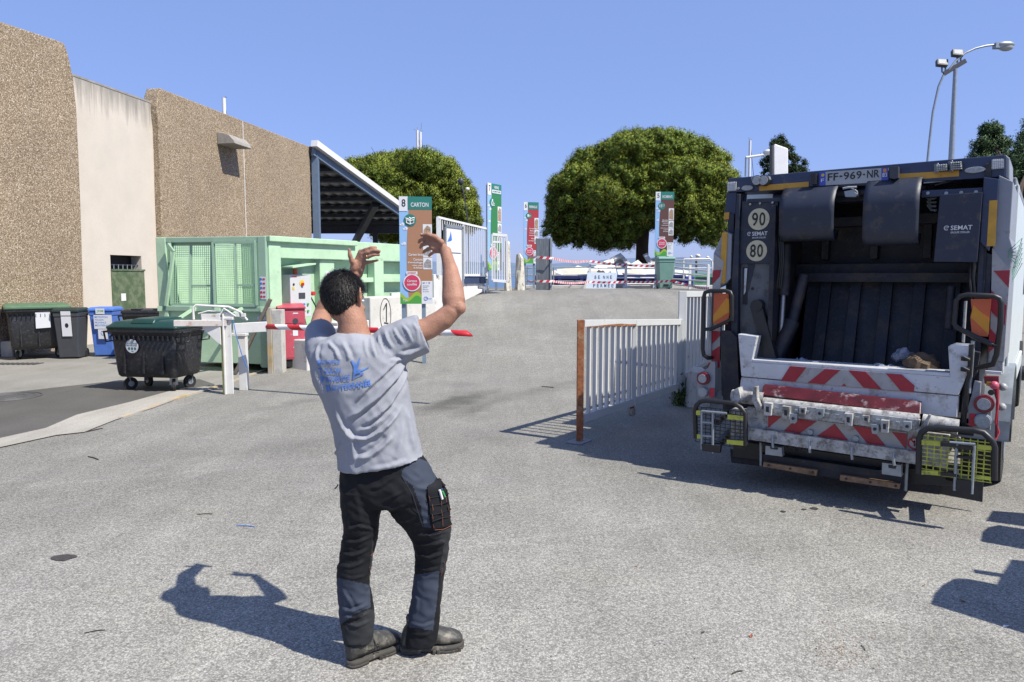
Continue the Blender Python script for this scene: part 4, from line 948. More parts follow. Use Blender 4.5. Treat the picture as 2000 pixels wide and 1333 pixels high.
pine_m = [leafmat("pine_needles_a", (.25, .33, .042)), leafmat("pine_needles_b", (.085, .13, .02)), leafmat("pine_needles_c", (.38, .43, .065)), leafmat("dry_needles", (.16, .12, .05))]
barkm = mat("pine_bark", (.07, .05, .04), .95, 0, .4, 6, .8, 20, stretch=(1, 1, .3))
def limb(mb, a, b, r0, r1, m_, wob=.15, n=7):
    a = Vector(a); b = Vector(b); P = []; L = (b - a).length
    for i in range(n + 1):
        t = i / n; q = a.lerp(b, t); q += Vector((noise.noise(q * .7), noise.noise(q * .7 + Vector((5, 0, 0))), noise.noise(q * .7 + Vector((0, 9, 0))) * .6)) * wob * L * math.sin(math.pi * t) ; P.append(q)
    mb.tube(P, [r0 + (r1 - r0) * i / n for i in range(n + 1)], m_, 9); return P
_bm = bmesh.new(); bmesh.ops.create_icosphere(_bm, subdivisions=1, radius=1); ICO = np.array([v.co[:] for v in _bm.verts]); ICOF = [tuple(v.index for v in f.verts) for f in _bm.faces]; _bm.free()
def blob_tree(name, label, cat, base, trunk_top, puffs, mats_, dens, size, spread=.8, trunk_r=.3, elong=2.2, limbs=8, group=None, seed=1, bark=None, dry=.01, sub=26, subr=.30, core=True):
    """puffs = big lobes; each carries many small clumps of needles on its outer side"""
    r = np.random.default_rng(seed); t = thing(name, label, cat, base, group=group); mb = MB()
    limb(mb, base, trunk_top, trunk_r, trunk_r * .7, bark or barkm, .04)
    mb.build("trunk", t)
    mb = MB(); idx = r.choice(len(puffs), min(limbs, len(puffs)), replace=False)
    for i in idx:
        c, rad = puffs[i]; P_ = limb(mb, trunk_top, c, trunk_r * .38, .03, bark or barkm, .12)
        for k in range(3): limb(mb, P_[4], Vector(c) + Vector(r.normal(0, .5, 3)) * rad, .035, .012, bark or barkm, .1, 4)
    if limbs: mb.build("limbs", t)
    P = []; Nn = []; K = []; PN = []; CV = []; CF = []; CM = []
    for (c, rad) in puffs:
        c = np.array(c); tone = r.random(); m = max(6, int(sub * (rad / .6) ** 2))
        su = r.normal(0, 1, (m, 3)); su[:, 2] = su[:, 2] * .8 + .2; su /= np.linalg.norm(su, axis=1)[:, None]
        for s1 in su:
            sr = rad * subr * r.uniform(.7, 1.35); sc = c + s1 * np.array([1, 1, .78]) * (rad - sr * .5) * r.uniform(.86, 1.06); n = max(6, int(dens * sr * sr))
            b0 = len(CV); ir = ICO * (1 + r.normal(0, .12, (12, 1))); CV.extend((sc + ir * sr * (.52 if core else .02)).tolist()); CF.extend([(b0 + i, b0 + j, b0 + k_) for i, j, k_ in ICOF]); CM.append(1)  # clump cores, dark in the pines to paint in the crown's inner shade
            u = r.normal(0, 1, (n, 3)); u /= np.linalg.norm(u, axis=1)[:, None]; P.append(sc + u * (sr * (.35 + .75 * r.random(n)))[:, None])
            w = u * .7 + s1 * .6 + np.array([0, 0, .45]); Nn.append(w / np.linalg.norm(w, axis=1)[:, None]); q = u * .70 + s1 * .5; PN.append(q / np.linalg.norm(q, axis=1)[:, None])
            pr = [.55, .30, .15 - dry, dry] if tone < .45 else [.25, .2, .55 - dry, dry]; K.append(r.choice(4, n, p=pr))
    me = bpy.data.meshes.new('crown_mass'); me.from_pydata(CV, [], CF)
    for m_ in mats_: me.materials.append(m_)
    me.polygons.foreach_set('material_index', np.repeat(CM, 20).astype(np.int32)); me.polygons.foreach_set('use_smooth', [True] * len(CF)); me.transform(ROOTM[t.name].inverted()); me.update()
    o = bpy.data.objects.new('crown', me); scene.collection.objects.link(o); o.parent = t; ROOTM[o.name] = ROOTM[t.name]
    P = np.concatenate(P); Nn = np.concatenate(Nn); K = np.concatenate(K)
    tuft_cloud(P, Nn, size, mats_, K, spread, "needles", t, elong=elong, r=r, sn=np.concatenate(PN))
    return t
# large umbrella pine in the middle; outline of the crown measured from the photograph at its distance
def crown_puffs(Y, outline_top, outline_bot, x0, x1, depth, n, rad, seed, gap=.52):
    """lobes spread over the near and far faces of the crown, none closer than a fraction of its own size"""
    r = random.Random(seed); out = []; pts = []
    for i in range(n * 60):
        if len(out) >= n: break
        x = r.uniform(x0, x1); top = lerp_tab(x, outline_top); bot = lerp_tab(x, outline_bot)
        if bot - top < 12: continue
        yy = r.uniform(top, bot)
        if bot - yy < 30 and r.random() < .5: continue
        xm = (x0 + x1) / 2; hw = (x1 - x0) / 2
        ex = (x - xm) / hw; mid = (top + bot) / 2; ey = (yy - mid) / max(5, (bot - top) / 2)
        shell = math.sqrt(max(0, 1 - ex * ex)) * math.sqrt(max(0, 1 - ey * ey * .85)) * depth
        sgn = -1 if r.random() < .62 else 1; dd = sgn * shell * r.uniform(.62, 1.05)
        rr = rad * r.uniform(.6, 1.2); rp = rr * F_PX / (Y + dd)
        kk = r.uniform(.55, .95)
        if yy - rp * kk < top: yy = top + rp * kk
        if yy + rp * .6 > bot: yy = bot - rp * .6
        x = min(max(x, x0 + rp * r.uniform(.6, 1.1)), x1 - rp * r.uniform(.6, 1.1)); p = J(x, yy, Y + dd)
        if any((p - q).length < (rr + r2) * gap for q, r2 in pts): continue
        pts.append((p, rr)); out.append((tuple(p), rr))
    return out
T1t = [(1068, 420), (1075, 385), (1090, 355), (1120, 322), (1145, 300), (1175, 283), (1200, 268), (1235, 257), (1270, 254), (1320, 258), (1350, 272), (1370, 272), (1385, 285), (1405, 310), (1425, 330), (1434, 350), (1436, 400)]
T1b = [(1068, 430), (1075, 455), (1090, 478), (1120, 482), (1150, 475), (1190, 486), (1212, 486), (1235, 462), (1262, 448), (1300, 448), (1340, 470), (1380, 480), (1410, 475), (1434, 440), (1436, 410)]
pf = crown_puffs(31, T1t, T1b, 1066, 1438, 3.6, 230, .74, 3)
tb_ = J(1250, 560, 31); tt_ = J(1258, 440, 31)
blob_tree("umbrella_pine", "large umbrella pine with a broad domed crown, in the centre behind the skips", "tree", (tb_.x, 31, -2.2), tuple(tt_), pf, pine_m, 3300, .020, trunk_r=.36, limbs=30, seed=5, elong=3.2, dry=.02, sub=30)
T2t = [(675, 335), (700, 318), (730, 306), (790, 299), (840, 302), (870, 315), (895, 345), (910, 375), (925, 400), (931, 430)]
T2b = [(675, 350), (700, 400), (760, 470), (850, 470), (931, 445)]
pf = crown_puffs(46, T2t, T2b, 672, 933, 4.4, 150, 1.08, 9)
tb_ = J(805, 520, 46); blob_tree("umbrella_pine", "rounded umbrella pine rising behind the open shed and sign 8", "tree", (tb_.x, 46, -2.2), tuple(J(805, 460, 46)), pf, pine_m, 1700, .029, trunk_r=.34, limbs=12, seed=8, elong=3.2, sub=30)
cyp_m = [leafmat("cypress_a", (.02, .045, .012)), leafmat("cypress_b", (.03, .055, .016)), leafmat("cypress_c", (.045, .07, .02)), leafmat("cypress_d", (.05, .05, .03))]
T3t = [(1487, 330), (1495, 300), (1505, 285), (1525, 268), (1535, 275), (1545, 300), (1560, 295), (1569, 325)]
T3b = [(1487, 545), (1569, 545)]
pf = crown_puffs(34, T3t, T3b, 1486, 1571, 1.0, 150, .38, 4); tb_ = J(1528, 560, 34)
blob_tree("cypress", "dark narrow cypress rising above the truck's left corner", "tree", (tb_.x, 34, 0), tuple(J(1528, 330, 34)), pf, cyp_m, 3600, .024, trunk_r=.2, limbs=0, seed=11, elong=3.0, sub=26, subr=.4)
ced_m = [leafmat("cedar_a", (.06, .12, .06)), leafmat("cedar_b", (.08, .15, .07)), leafmat("cedar_c", (.11, .18, .08)), leafmat("cedar_d", (.06, .05, .04))]
def cedar(label, x, top, Y, half, base, seed, tiers):
    r = random.Random(seed); pf = []; axis = [J(x, y, Y) for y in (base, top)]
    tiers += 5
    for k in range(tiers):
        t = k / (tiers - 1); y = base + (top - base) * t; hw = half * (1 - t) ** .8 + 4
        for s in range(26):
            f = r.uniform(.1, 1) ** .7 * (1 if s % 2 else -1); an = r.uniform(-.8, .8)
            q = J(x + hw * f, y + r.uniform(-6, 6) - abs(f) * 6, Y + an * hw / 25); pf.append((tuple(q), r.uniform(.16, .32)))
    return blob_tree("cedar", label, "tree", (axis[0].x, Y, 0), tuple(axis[1]), pf, ced_m, 2600, .022, trunk_r=.12, limbs=26, seed=seed, elong=3.4, spread=1.0, sub=40, subr=.45, core=False)
cedar("feathery green cedar showing above the truck roof right of the lamp posts", 1935, 262, 24, 110, 500, 21, 5)
cedar("green cedar cut by the right edge of the picture", 2022, 248, 22, 100, 500, 23, 6)
# ================================================================ masts, lamps, small things on the skyline
def mast(x, y0, y1, Y, r, label, cat="mast", tops=((-4, -6), (3, -5))):
    t = thing("yacht_mast", label, cat, tuple(J(x, y1, Y)), group="boat masts beyond the yard"); mb = MB(); a = J(x + 1.0, y1, Y); b = J(x, y0, Y)
    mb.cyl((a.x, a.y, -2), b, r, white_clean, n=8); mb.build("spar", t); mb = MB()
    for dx, dy in tops: mb.tube([b, J(x + dx, y0 + dy * .5, Y), J(x + dx, y0 + dy, Y)], .02, galv, 5)
    mb.tube([b, J(x + 7, y1, Y)], .015, dkgrey, 4); mb.build("masthead", t)
mast(437, 192, 230, 60, .16, "short top of a white yacht mast behind the brown roofline", tops=((-4, -2), (6, -3), (3, -4)))
mast(815, 255, 305, 60, .10, "left of two yacht masts above the left umbrella pine", tops=((-6, -4), (0, -6)))
mast(821, 258, 305, 60, .10, "right of two yacht masts above the left umbrella pine", tops=((2, -18), (4, -3)))
mast(1465, 275, 345, 40, .07, "thin white yacht mast left of the cypress", tops=((-2, -6), (2, -3)))
tag_pole = thing("swing_jib", "thin white jib arm on a post left of the cypress", "lamp post", tuple(J(1456, 345, 20)))
mb = MB(); mb.cyl(J(1456, 345, 20), J(1457, 308, 20), .025, galv, n=6); mb.tube([J(1457, 308, 20), J(1485, 304, 20), J(1503, 300, 20)], .035, white_clean, 6); mb.build("pole", tag_pole)
mb = MB(); mb.sph(J(1503, 297, 20), (.16, .1, .07), white_clean); mb.build("head", tag_pole)
q = Fr(J(1513, 340, 12), (1, .1, 0)); t = thing("white_panel", "white rounded upright panel rising behind the truck's top edge", "panel", tuple(J(1525, 345, 12)))
mb = MB(); mb.prism(q, q.poly([(1511, 400), (1511, 287), (1514, 281), (1540, 290), (1540, 400)]), 0, -.06, white_clean); mb.build("panel", t, bevel=.02); mb = MB(); pz = q.W(1525, 395, -.03); mb.cyl((pz.x, pz.y, 0), pz, .05, galv); mb.build('pole', t); mb = MB(); mb.prism(q, q.poly([(1507, 400), (1507, 285), (1511, 283), (1511, 400)]), .01, -.07, dkgrey); mb.build("frame", t)
# street lamp with floodlights
LY = 20.0
lp = thing("street_lamp", "tall grey street lamp with swan-neck head and two floodlights above the truck", "street lamp", tuple(J(1857, 345, LY)))
a = J(1857, 330, LY); b = J(1866, 135, LY)
mb = MB(); base = a + (a - b).normalized() * 0; mb.tube([(a.x - .02, a.y, 0), tuple(a), tuple(b)], [.09, .075, .05], galv, 10); mb.build("pole", lp)
mb = MB(); mb.tube([J(1853, 137, LY), J(1866, 120, LY), J(1885, 104, LY), J(1905, 95, LY), J(1925, 90, LY), J(1942, 88, LY)], .028, galv, 8); mb.build("swan_neck", lp)
mb = MB(); mb.bar(J(1843, 145, LY), J(1886, 119, LY), .05, .12, dkgrey); mb.build("cross_bar", lp)
lens_g = mat("lamp_lens", (.34, .36, .36), .3)
mb = MB(); c = J(1962, 90, LY); rot = Matrix.Rotation(-.12, 3, 'Y'); mb.sph(c + Vector((0, 0, .03)), (.27, .13, .09), galv, 16); mb.box(J(1949, 90, LY), (.2, .16, .14), galv); hd = mb.build("lamp_head", lp)
mb = MB(); mb.sph(c + Vector((.04, 0, -.04)), (.2, .11, .1), lens_g, 14); mb.build("lens", hd)
for (x, y) in ((1841, 121), (1871, 102)):
    c = J(x, y, LY); mb = MB(); F3 = Fr(c, (1, .15, 0), (0.1, .55, .8))
    mb.prism(F3, [(-.17, -.1), (.15, -.13), (.2, .12), (-.13, .12)], 0, -.1, dkgrey); fl = mb.build("floodlight", lp, bevel=.01)
    mb = MB(); mb.prism(F3, [(-.13, -.07), (.12, -.09), (.15, .09), (-.1, .09)], .008, .002, lens_g); mb.build("glass", fl)
    mb = MB(); mb.bar(c + Vector((.08, 0, -.02)), c + Vector((.09, 0, -.26)), .03, .03, dkgrey); mb.bar(c + Vector((-.02, 0, -.02)), c + Vector((-.0, 0, -.28)), .03, .03, dkgrey); mb.build("bracket", fl)
fp = thing("flexible_pole", "thin bent grey pole rising beside the street lamp", "pole", tuple(J(1810, 345, LY)))
mb = MB(); mb.tube([(J(1808, 360, LY).x, LY, 0), J(1811, 320, LY), J(1815, 280, LY), J(1822, 220, LY), J(1833, 170, LY), J(1843, 147, LY)], .032, galv, 8); mb.build("pole", fp)
lb_ = thing("street_lamp", "small dark street lamp behind the left umbrella pine", "street lamp", tuple(J(905, 440, 30)))
mb = MB(); mb.tube([(J(918, 440, 30).x, 30, -2), J(915, 440, 30), J(905, 375, 30), J(900, 360, 30)], .03, dkgrey, 8); mb.build("pole", lb_); mb = MB(); mb.sph(J(900, 355, 30), (.12, .1, .16), dkgrey); mb.build("head", lb_)
mb = MB(); mb.sph(J(913, 370, 30), (.09, .09, .08), white_clean); mb.build("sensor", lb_)
lp3 = thing("harbour_light", "distant pole light beyond the green skip at right", "lamp", tuple(J(1360, 540, 40)))
mb = MB(); mb.cyl(J(1360, 540, 40), J(1360, 504, 40), .06, dkgrey, n=6); mb.build("pole", lp3); mb = MB(); mb.sph(J(1363, 500, 40), (.14, .14, .1), white_clean); mb.sph(J(1350, 502, 40), (.08, .08, .08), white_clean); mb.sph(J(1382, 503, 40), (.1, .1, .07), white_clean); mb.build("head", lp3)

# ================================================================ slatted gates along the right edge of the ramp
g0 = gp(1133, 863); g1 = Vector((2.32, 9.72, 0)); gd = (g1 - Vector((g0.x, g0.y, 0))).normalized()
GR = Fr((g0.x, g0.y, 0), gd); 
if GR.N.x < 0: GR.N = -GR.N
GR.N = Vector((gd.y, -gd.x, 0))
gate_w = mat("gate_white_paint", (.66, .68, .69), .45, 0, .04, 5, dirt=((.42, .3, .2), -.02, 10))
grw0 = mat('grey_base_plate', (.28, .29, .30), .7, 0, .2, 9)
sg = thing("slatted_gate", "white slatted steel gate hung on a rust-stripped post, left of the truck", "gate", (g0.x, g0.y, 0))
zt0 = GR.px(1143, 625)[1]; L1 = GR.px(1326, 700)[0]; zt1 = GR.px(1328, 624)[1]; zb0 = GR.px(1143, 824)[1]; zb1 = GR.px(1325, 783)[1]; zbm = GR.px(1240, 800)[1]
mb = MB(); mb.bar(GR.P(-.01, -.02), GR.P(-.01, zt0 + .005), .07, .07, rust); mb.box(GR.P(-.02, .008), (.26, .18, .012), grw0, Matrix.Rotation(math.atan2(gd.y, gd.x), 3, 'Z')); mb.build("post", sg, "rusty post stripped of its white paint", bevel=.004)
Lm = GR.px(1238, 700)[0]
def gtop(u): return zt0 + (zt1 - zt0) * u / L1
mb = MB()
mb.bar(GR.P(.03, gtop(0) - .035), GR.P(L1, gtop(L1) - .035), .06, .075, gate_w)
mb.bar(GR.P(.05, zb0 + .045), GR.P(Lm, zb0 + .05), .05, .09, gate_w); mb.bar(GR.P(Lm + .02, zb0 + .06), GR.P(L1, zb0 + .07), .05, .09, gate_w)
mb.bar(GR.P(L1, zb0 + .0), GR.P(L1, gtop(L1)), .07, .07, gate_w); mb.bar(GR.P(Lm, zb0), GR.P(Lm, gtop(Lm)), .05, .06, gate_w); mb.build("frame", sg, bevel=.003)
mb = MB(); ns = 19
for k in range(1, ns):
    u = L1 * k / ns + .03; mb.bar(GR.P(u, zb0 + .07), GR.P(u, gtop(u) - .06), .043, .028, gate_w, up=tuple(GR.U))
mb.build("slats", sg, bevel=.002)
mb = MB(); mb.sheet(GR, [(.05, gtop(.05) - .066), (.3, gtop(.3) - .06), (.5, gtop(.5) - .052), (.85, gtop(.85) - .042), (1.1, gtop(1.1) - .052), (1.25, gtop(1.25) - .05), (1.25, gtop(1.25) - .072), (.7, gtop(.7) - .068), (.05, gtop(.05) - .0735)], .033, rust); mb.build("rust_patch", sg, recalc=False)
mb = MB(); p = GR.P(Lm - .03, zb0 - .04, 0); mb.bar(GR.P(Lm - .03, zb0 - .1), GR.P(Lm - .03, zb0 + .02), .05, .03, rust); mb.tube([p + GR.N * -.025 - Vector((0, 0, .03)), p + GR.N * .025 - Vector((0, 0, .03))], .05, cm, 14); mb.build("castor", sg)
gap = max(0, zb0 - .12)
# second fence, stands higher, runs on behind the truck
f2 = thing("slatted_fence", "taller white slatted fence continuing the gate line behind the truck", "fence", tuple(GR.P(L1 + .06, 0)))
z2t = GR.px(1333, 569)[1]; z2b = GR.px(1336, 735)[1]; L2 = L1 + 5.5; u0 = L1 + .08
mb = MB(); mb.bar(GR.P(u0, -.02), GR.P(u0, z2t), .10, .06, gate_w); 
rise = (GR.px(1395, 569)[1] - z2t) / (GR.px(1395, 569)[0] - GR.px(1333, 569)[0])
fr2 = lambda u: z2t + rise * (u - u0)
mb.bar(GR.P(u0, fr2(u0) - .04), GR.P(L2, fr2(L2) - .04), .06, .08, gate_w); mb.bar(GR.P(u0, z2b), GR.P(L2, z2b + .12 * (L2 - u0)), .06, .07, gate_w); mb.build("frame", f2, bevel=.003)
mb = MB(); u = u0 + .1
while u < L2: mb.bar(GR.P(u, z2b + .12 * (u - u0)), GR.P(u, fr2(u) - .06), .043, .028, gate_w, up=tuple(GR.U)); u += .128
mb.build("slats", f2)
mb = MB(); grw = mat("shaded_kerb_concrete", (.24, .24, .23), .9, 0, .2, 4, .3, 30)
mb.prism(GR, [(u0 + .05, -.05), (L2, -.05), (L2, z2b + .12 * (L2 - u0) - .04), (u0 + .05, z2b - .04)], .04, -.16, grw); tag(mb.build("plinth_wall", bevel=.01), "grey concrete plinth wall under the taller white fence", "wall")
q = GR.P(L1 + .12, 0, .22); mb = MB(); mb.loft([[Vector((q.x + .16 * k * math.cos(a / 10 * 6.283), q.y + .14 * k * math.sin(a / 10 * 6.283), z)) for a in range(10)] for z, k in ((-.02, 1.1), (.15, 1), (.35, .9), (.47, .8), (.52, .4))], blkm, True, False)
tag(mb.build("marker_stone", bevel=.01), "pale worn marker stone at the foot of the tall fence, left of the truck lights", "stone")
wd = [leafmat("weed_a", (.06, .1, .02))] * 4
pp = np.array([[q.x - .22, q.y + .02, .1]]) + rng.normal(0, 1, (420, 3)) * np.array([.05, .05, .14]); pp[:, 2] = np.abs(pp[:, 2] - .1) * 1.2
o = tuft_cloud(pp, np.tile([0, 0, 1.0], (420, 1)), .02, wd, np.zeros(420), .8, "weed", None); tag(o, "small green weed growing between the gate and the marker stone", "plant")
# ================================================================ refuse truck, seen from behind
TL = gp(1423, 348, 2.61); TR = gp(1964, 303, 2.61)
TF = Fr((TL.x, TL.y, 0), (TR - TL)); TF.N = Vector((TF.U.y, -TF.U.x, 0))
if TF.N.y > 0: TF.N = -TF.N
TWd = (TR - TL).length
Z7 = lambda pts: [(1340 + .33 * x, 280 + .33 * y) for x, y in pts]
Z8 = lambda pts: [(1340 + .33 * x, 640 + .33 * y) for x, y in pts]
w7 = lambda x, y, n: TF.W(1340 + .33 * x, 280 + .33 * y, n)
w8 = lambda x, y, n: TF.W(1340 + .33 * x, 640 + .33 * y, n)
u7 = lambda x, y, n: TF.px(1340 + .33 * x, 280 + .33 * y, n)
u8 = lambda x, y, n: TF.px(1340 + .33 * x, 640 + .33 * y, n)
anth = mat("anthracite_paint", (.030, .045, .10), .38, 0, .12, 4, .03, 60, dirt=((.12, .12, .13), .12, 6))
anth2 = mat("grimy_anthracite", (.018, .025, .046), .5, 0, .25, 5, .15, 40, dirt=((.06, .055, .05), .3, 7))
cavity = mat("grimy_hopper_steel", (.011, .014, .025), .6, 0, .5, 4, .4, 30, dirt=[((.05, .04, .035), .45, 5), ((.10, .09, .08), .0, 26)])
tgrey = mat("truck_grey_side", (.30, .32, .35), .45, .1, .08, 4, dirt=((.2, .2, .2), .15, 8))
twhite = mat("truck_white", (.66, .68, .70), .4, 0, .07, 5, .08, 25, dirt=[((.36, .34, .31), .3, 7), ((.12, .10, .09), .08, 20)])
twhite_d = mat("scuffed_white", (.50, .50, .48), .6, 0, .2, 10, .25, 40, dirt=[((.16, .145, .13), .55, 14), ((.08, .07, .06), .2, 34)])
tbody = mat("truck_body_white", (.62, .68, .68), .4, 0, .04, 3)
refl_w = mat("reflective_white", (.42, .42, .41), .4, 0, .1, 12, dirt=((.25, .22, .2), .2, 14)); refl_r = mat("reflective_red", (.40, .018, .035), .4, 0, .15, 10, dirt=((.25, .05, .05), .2, 12))
refl_y = mat("reflective_amber", (.62, .33, .03), .4, 0, .12, 14, dirt=((.2, .13, .05), .1, 20))
scr_red = mat("scraped_red", (.085, .008, .012), .4, 0, .35, 8, .2, 40, dirt=((.40, .34, .35), .16, 7))
orange_p = mat("orange_reflector", (.72, .14, .04), .4, 0, .08, 10); amber_p = mat("amber_reflector", (.8, .33, .02), .4, var=.05)
lensw = mat("clear_lens", (.40, .42, .42), .25, 0, .2, 60, .3, 120); lensr = mat("red_lens", (.22, .02, .035), .35, 0, .2, 50)
chrome = mat("worn_steel_rod", (.4, .4, .4), .35, .8, .1)
darkp = mat("black_steel", (.018, .018, .02), .45, 0, .2, 20)
belt = mat("rubber_curtain", (.019, .026, .048), .5, 0, .12, 8, .1, 80, dirt=((.07, .06, .055), .25, 10))
woodr = mat("worn_wood_strip", (.30, .19, .11), .8, 0, .3, 20, .3, 30, dirt=((.12, .07, .04), .3, 12))
tr = thing("refuse_truck", "rear-loading refuse truck with open dark hopper backing in at right", "truck", (TF.O.x, TF.O.y, 0))
def part(name, fn, bevel=.004, parent=None, label=None):
    mb = MB(); fn(mb); return mb.build(name, parent or tr, label, bevel=bevel, recalc=True)
def q7(mb, pts, n0, n1, m_): mb.pprism(TF, Z7(pts), n0, n1, m_)
def q8(mb, pts, n0, n1, m_): mb.pprism(TF, Z8(pts), n0, n1, m_)
W_ = TWd
def rect(mb, u0, v0, u1, v1, n0, n1, m_): mb.prism(TF, [(u0, v0), (u1, v0), (u1, v1), (u0, v1)], n0, n1, m_)
# ---- body box behind the tailgate, chassis, wheels, cab
def f(mb):
    rect(mb, -.28, .62, W_ + .04, 2.50, -1.0, -5.0, tbody); rect(mb, -.26, 2.5, 1.55, 2.70, -1.02, -4.8, tbody)  # unseen left overhang and raised roof, sized to throw shade over the gate
    rect(mb, W_ + .04, .62, W_ + .07, .80, -1.0, -5.0, tbody); rect(mb, W_ + .04, .8, W_ + .06, 2.5, -1.0, -1.12, tbody); rect(mb, W_ - .3, 2.5, W_ + .04, 2.56, -1.0, -5.0, tgrey)
    rect(mb, .06, .62, W_ - .06, 2.5, -.90, -1.0, darkp); rect(mb, W_ - .08, .30, W_ + .035, 2.4, -.86, -.96, twhite)
part("body", f, .01)
def f(mb):
    rect(mb, .35, .5, .5, .72, -.2, -6.6, darkp); rect(mb, 1.45, .5, 1.6, .72, -.2, -6.6, darkp); rect(mb, .2, .42, W_ - .2, .5, -1.0, -1.4, darkp)
part("chassis", f)
def f(mb):
    rect(mb, .05, .6, W_ + .02, 2.35, -5.2, -6.9, tbody); rect(mb, W_ + .02, 1.5, W_ + .03, 2.1, -5.6, -6.6, black_txt)
part("cab", f, .05)
part("windscreen", lambda mb: rect(mb, .15, 1.45, W_ - .1, 2.15, -6.9, -6.91, black_txt), 0)
for un in ((W_ - .08, -1.1), (W_ - .08, -5.6), (.16, -1.05), (.16, -5.6)):
    c = TF.P(un[0], .44, un[1]); mb = MB(); mb.cyl(c - TF.U * .14, c + TF.U * .14, .44, tyre, n=32); w = mb.build("wheel", tr, bevel=.03)
    mb = MB(); mb.cyl(c - TF.U * .15, c + TF.U * .15, .25, galv, n=24); mb.cyl(c - TF.U * .19, c + TF.U * .19, .1, darkp, n=12); mb.build("rim", w)
def f(mb):  # mudguard on the right rear wheel
    pts = [(-1.12 - .56 * math.cos(a), .44 + .56 * math.sin(a)) for a in [k * math.pi / 12 for k in range(13)]]
    for u0, u1 in ((W_ - .34, W_ + .11),):
        for (n0, v0), (n1, v1) in zip(pts, pts[1:]): mb.add([TF.P(u0, v0, n0), TF.P(u1, v0, n0), TF.P(u1, v1, n1), TF.P(u0, v1, n1), TF.P(u0, v0 + .015, n0), TF.P(u1, v0 + .015, n0), TF.P(u1, v1 + .015, n1), TF.P(u0, v1 + .015, n1)], [(0, 1, 2, 3), (4, 5, 6, 7), (1, 2, 6, 5), (0, 3, 7, 4)], galv)
part("mudguard", f, 0)
# ---- tailgate shell
def f(mb):
    q7(mb, [(250, 208), (1890, 68), (1890, 200), (1780, 206), (600, 278), (245, 290)], 0, -.30, anth)
    q7(mb, [(1890, 68), (1915, 88), (1915, 215), (1890, 200)], -.01, -.62, tgrey)
    rect(mb, .02, 2.55, W_, 2.60, -.30, -.95, anth2)
part("top_beam", f, .006)
def f(mb):
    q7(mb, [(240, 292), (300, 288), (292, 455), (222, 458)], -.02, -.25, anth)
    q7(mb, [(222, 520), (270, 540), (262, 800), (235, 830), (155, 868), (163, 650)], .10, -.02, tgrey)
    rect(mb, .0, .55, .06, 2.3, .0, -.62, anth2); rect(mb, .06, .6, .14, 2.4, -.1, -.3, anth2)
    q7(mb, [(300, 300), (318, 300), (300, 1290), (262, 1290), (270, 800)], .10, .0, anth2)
part("left_column", f, .005)
def f(mb):
    q7(mb, [(1762, 200), (1852, 212), (1838, 420), (1792, 640), (1738, 585)], .06, -.12, anth)
    q7(mb, [(1852, 190), (1937, 228), (1916, 560), (1938, 640), (1917, 755), (1880, 1300), (1800, 1290), (1815, 620), (1838, 420)], .02, -.85, tgrey)
    q7(mb, [(1735, 560), (1765, 600), (1740, 1290), (1700, 1290)], .03, -.25, anth2); q7(mb, [(1765, 640), (1815, 660), (1800, 900), (1760, 900)], .0, -.3, anth2)
part("right_column", f, .005)
# cavity
uL = u7(540, 800, 0)[0]; uR = u7(1738, 700, 0)[0]
def f(mb):
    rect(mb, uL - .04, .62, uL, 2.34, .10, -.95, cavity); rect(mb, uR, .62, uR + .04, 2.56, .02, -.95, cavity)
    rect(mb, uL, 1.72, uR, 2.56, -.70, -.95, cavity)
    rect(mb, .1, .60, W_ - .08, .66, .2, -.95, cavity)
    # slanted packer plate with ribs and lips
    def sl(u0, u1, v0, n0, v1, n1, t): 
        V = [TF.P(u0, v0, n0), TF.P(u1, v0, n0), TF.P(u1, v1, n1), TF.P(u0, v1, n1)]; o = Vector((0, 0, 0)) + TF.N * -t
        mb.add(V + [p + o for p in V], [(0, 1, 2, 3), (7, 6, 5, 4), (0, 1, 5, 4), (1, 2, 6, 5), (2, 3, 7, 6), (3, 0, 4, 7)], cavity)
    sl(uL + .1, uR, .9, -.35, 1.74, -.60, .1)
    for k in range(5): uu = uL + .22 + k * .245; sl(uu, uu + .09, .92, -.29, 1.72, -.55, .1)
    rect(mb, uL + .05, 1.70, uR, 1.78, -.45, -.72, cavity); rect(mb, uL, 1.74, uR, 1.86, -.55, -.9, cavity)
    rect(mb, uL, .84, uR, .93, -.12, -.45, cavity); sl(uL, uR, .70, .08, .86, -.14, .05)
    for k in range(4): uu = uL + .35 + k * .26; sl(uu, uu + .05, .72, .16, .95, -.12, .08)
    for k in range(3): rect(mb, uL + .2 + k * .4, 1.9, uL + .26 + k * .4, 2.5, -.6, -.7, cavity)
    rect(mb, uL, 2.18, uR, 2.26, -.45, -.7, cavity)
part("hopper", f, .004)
inner = mat("grimy_grey_panel", (.13, .14, .15), .55, 0, .25, 6, .1, 30, dirt=((.05, .05, .05), .3, 9))
def f(mb):
    q7(mb, [(322, 712), (522, 712), (508, 1000), (490, 1300), (318, 1290)], .04, -.02, inner)
    q7(mb, [(335, 735), (365, 735), (362, 955), (335, 955)], .046, .04, darkp); q7(mb, [(345, 740), (362, 740), (352, 880), (340, 900)], .052, .046, twhite)
    q7(mb, [(365, 712), (408, 712), (368, 880)], .047, .04, anth2)
    mb.disc(TF, *u7(392, 862, .05), .012, .05, .04, black_txt, 10)
part("side_panel", f, .003)
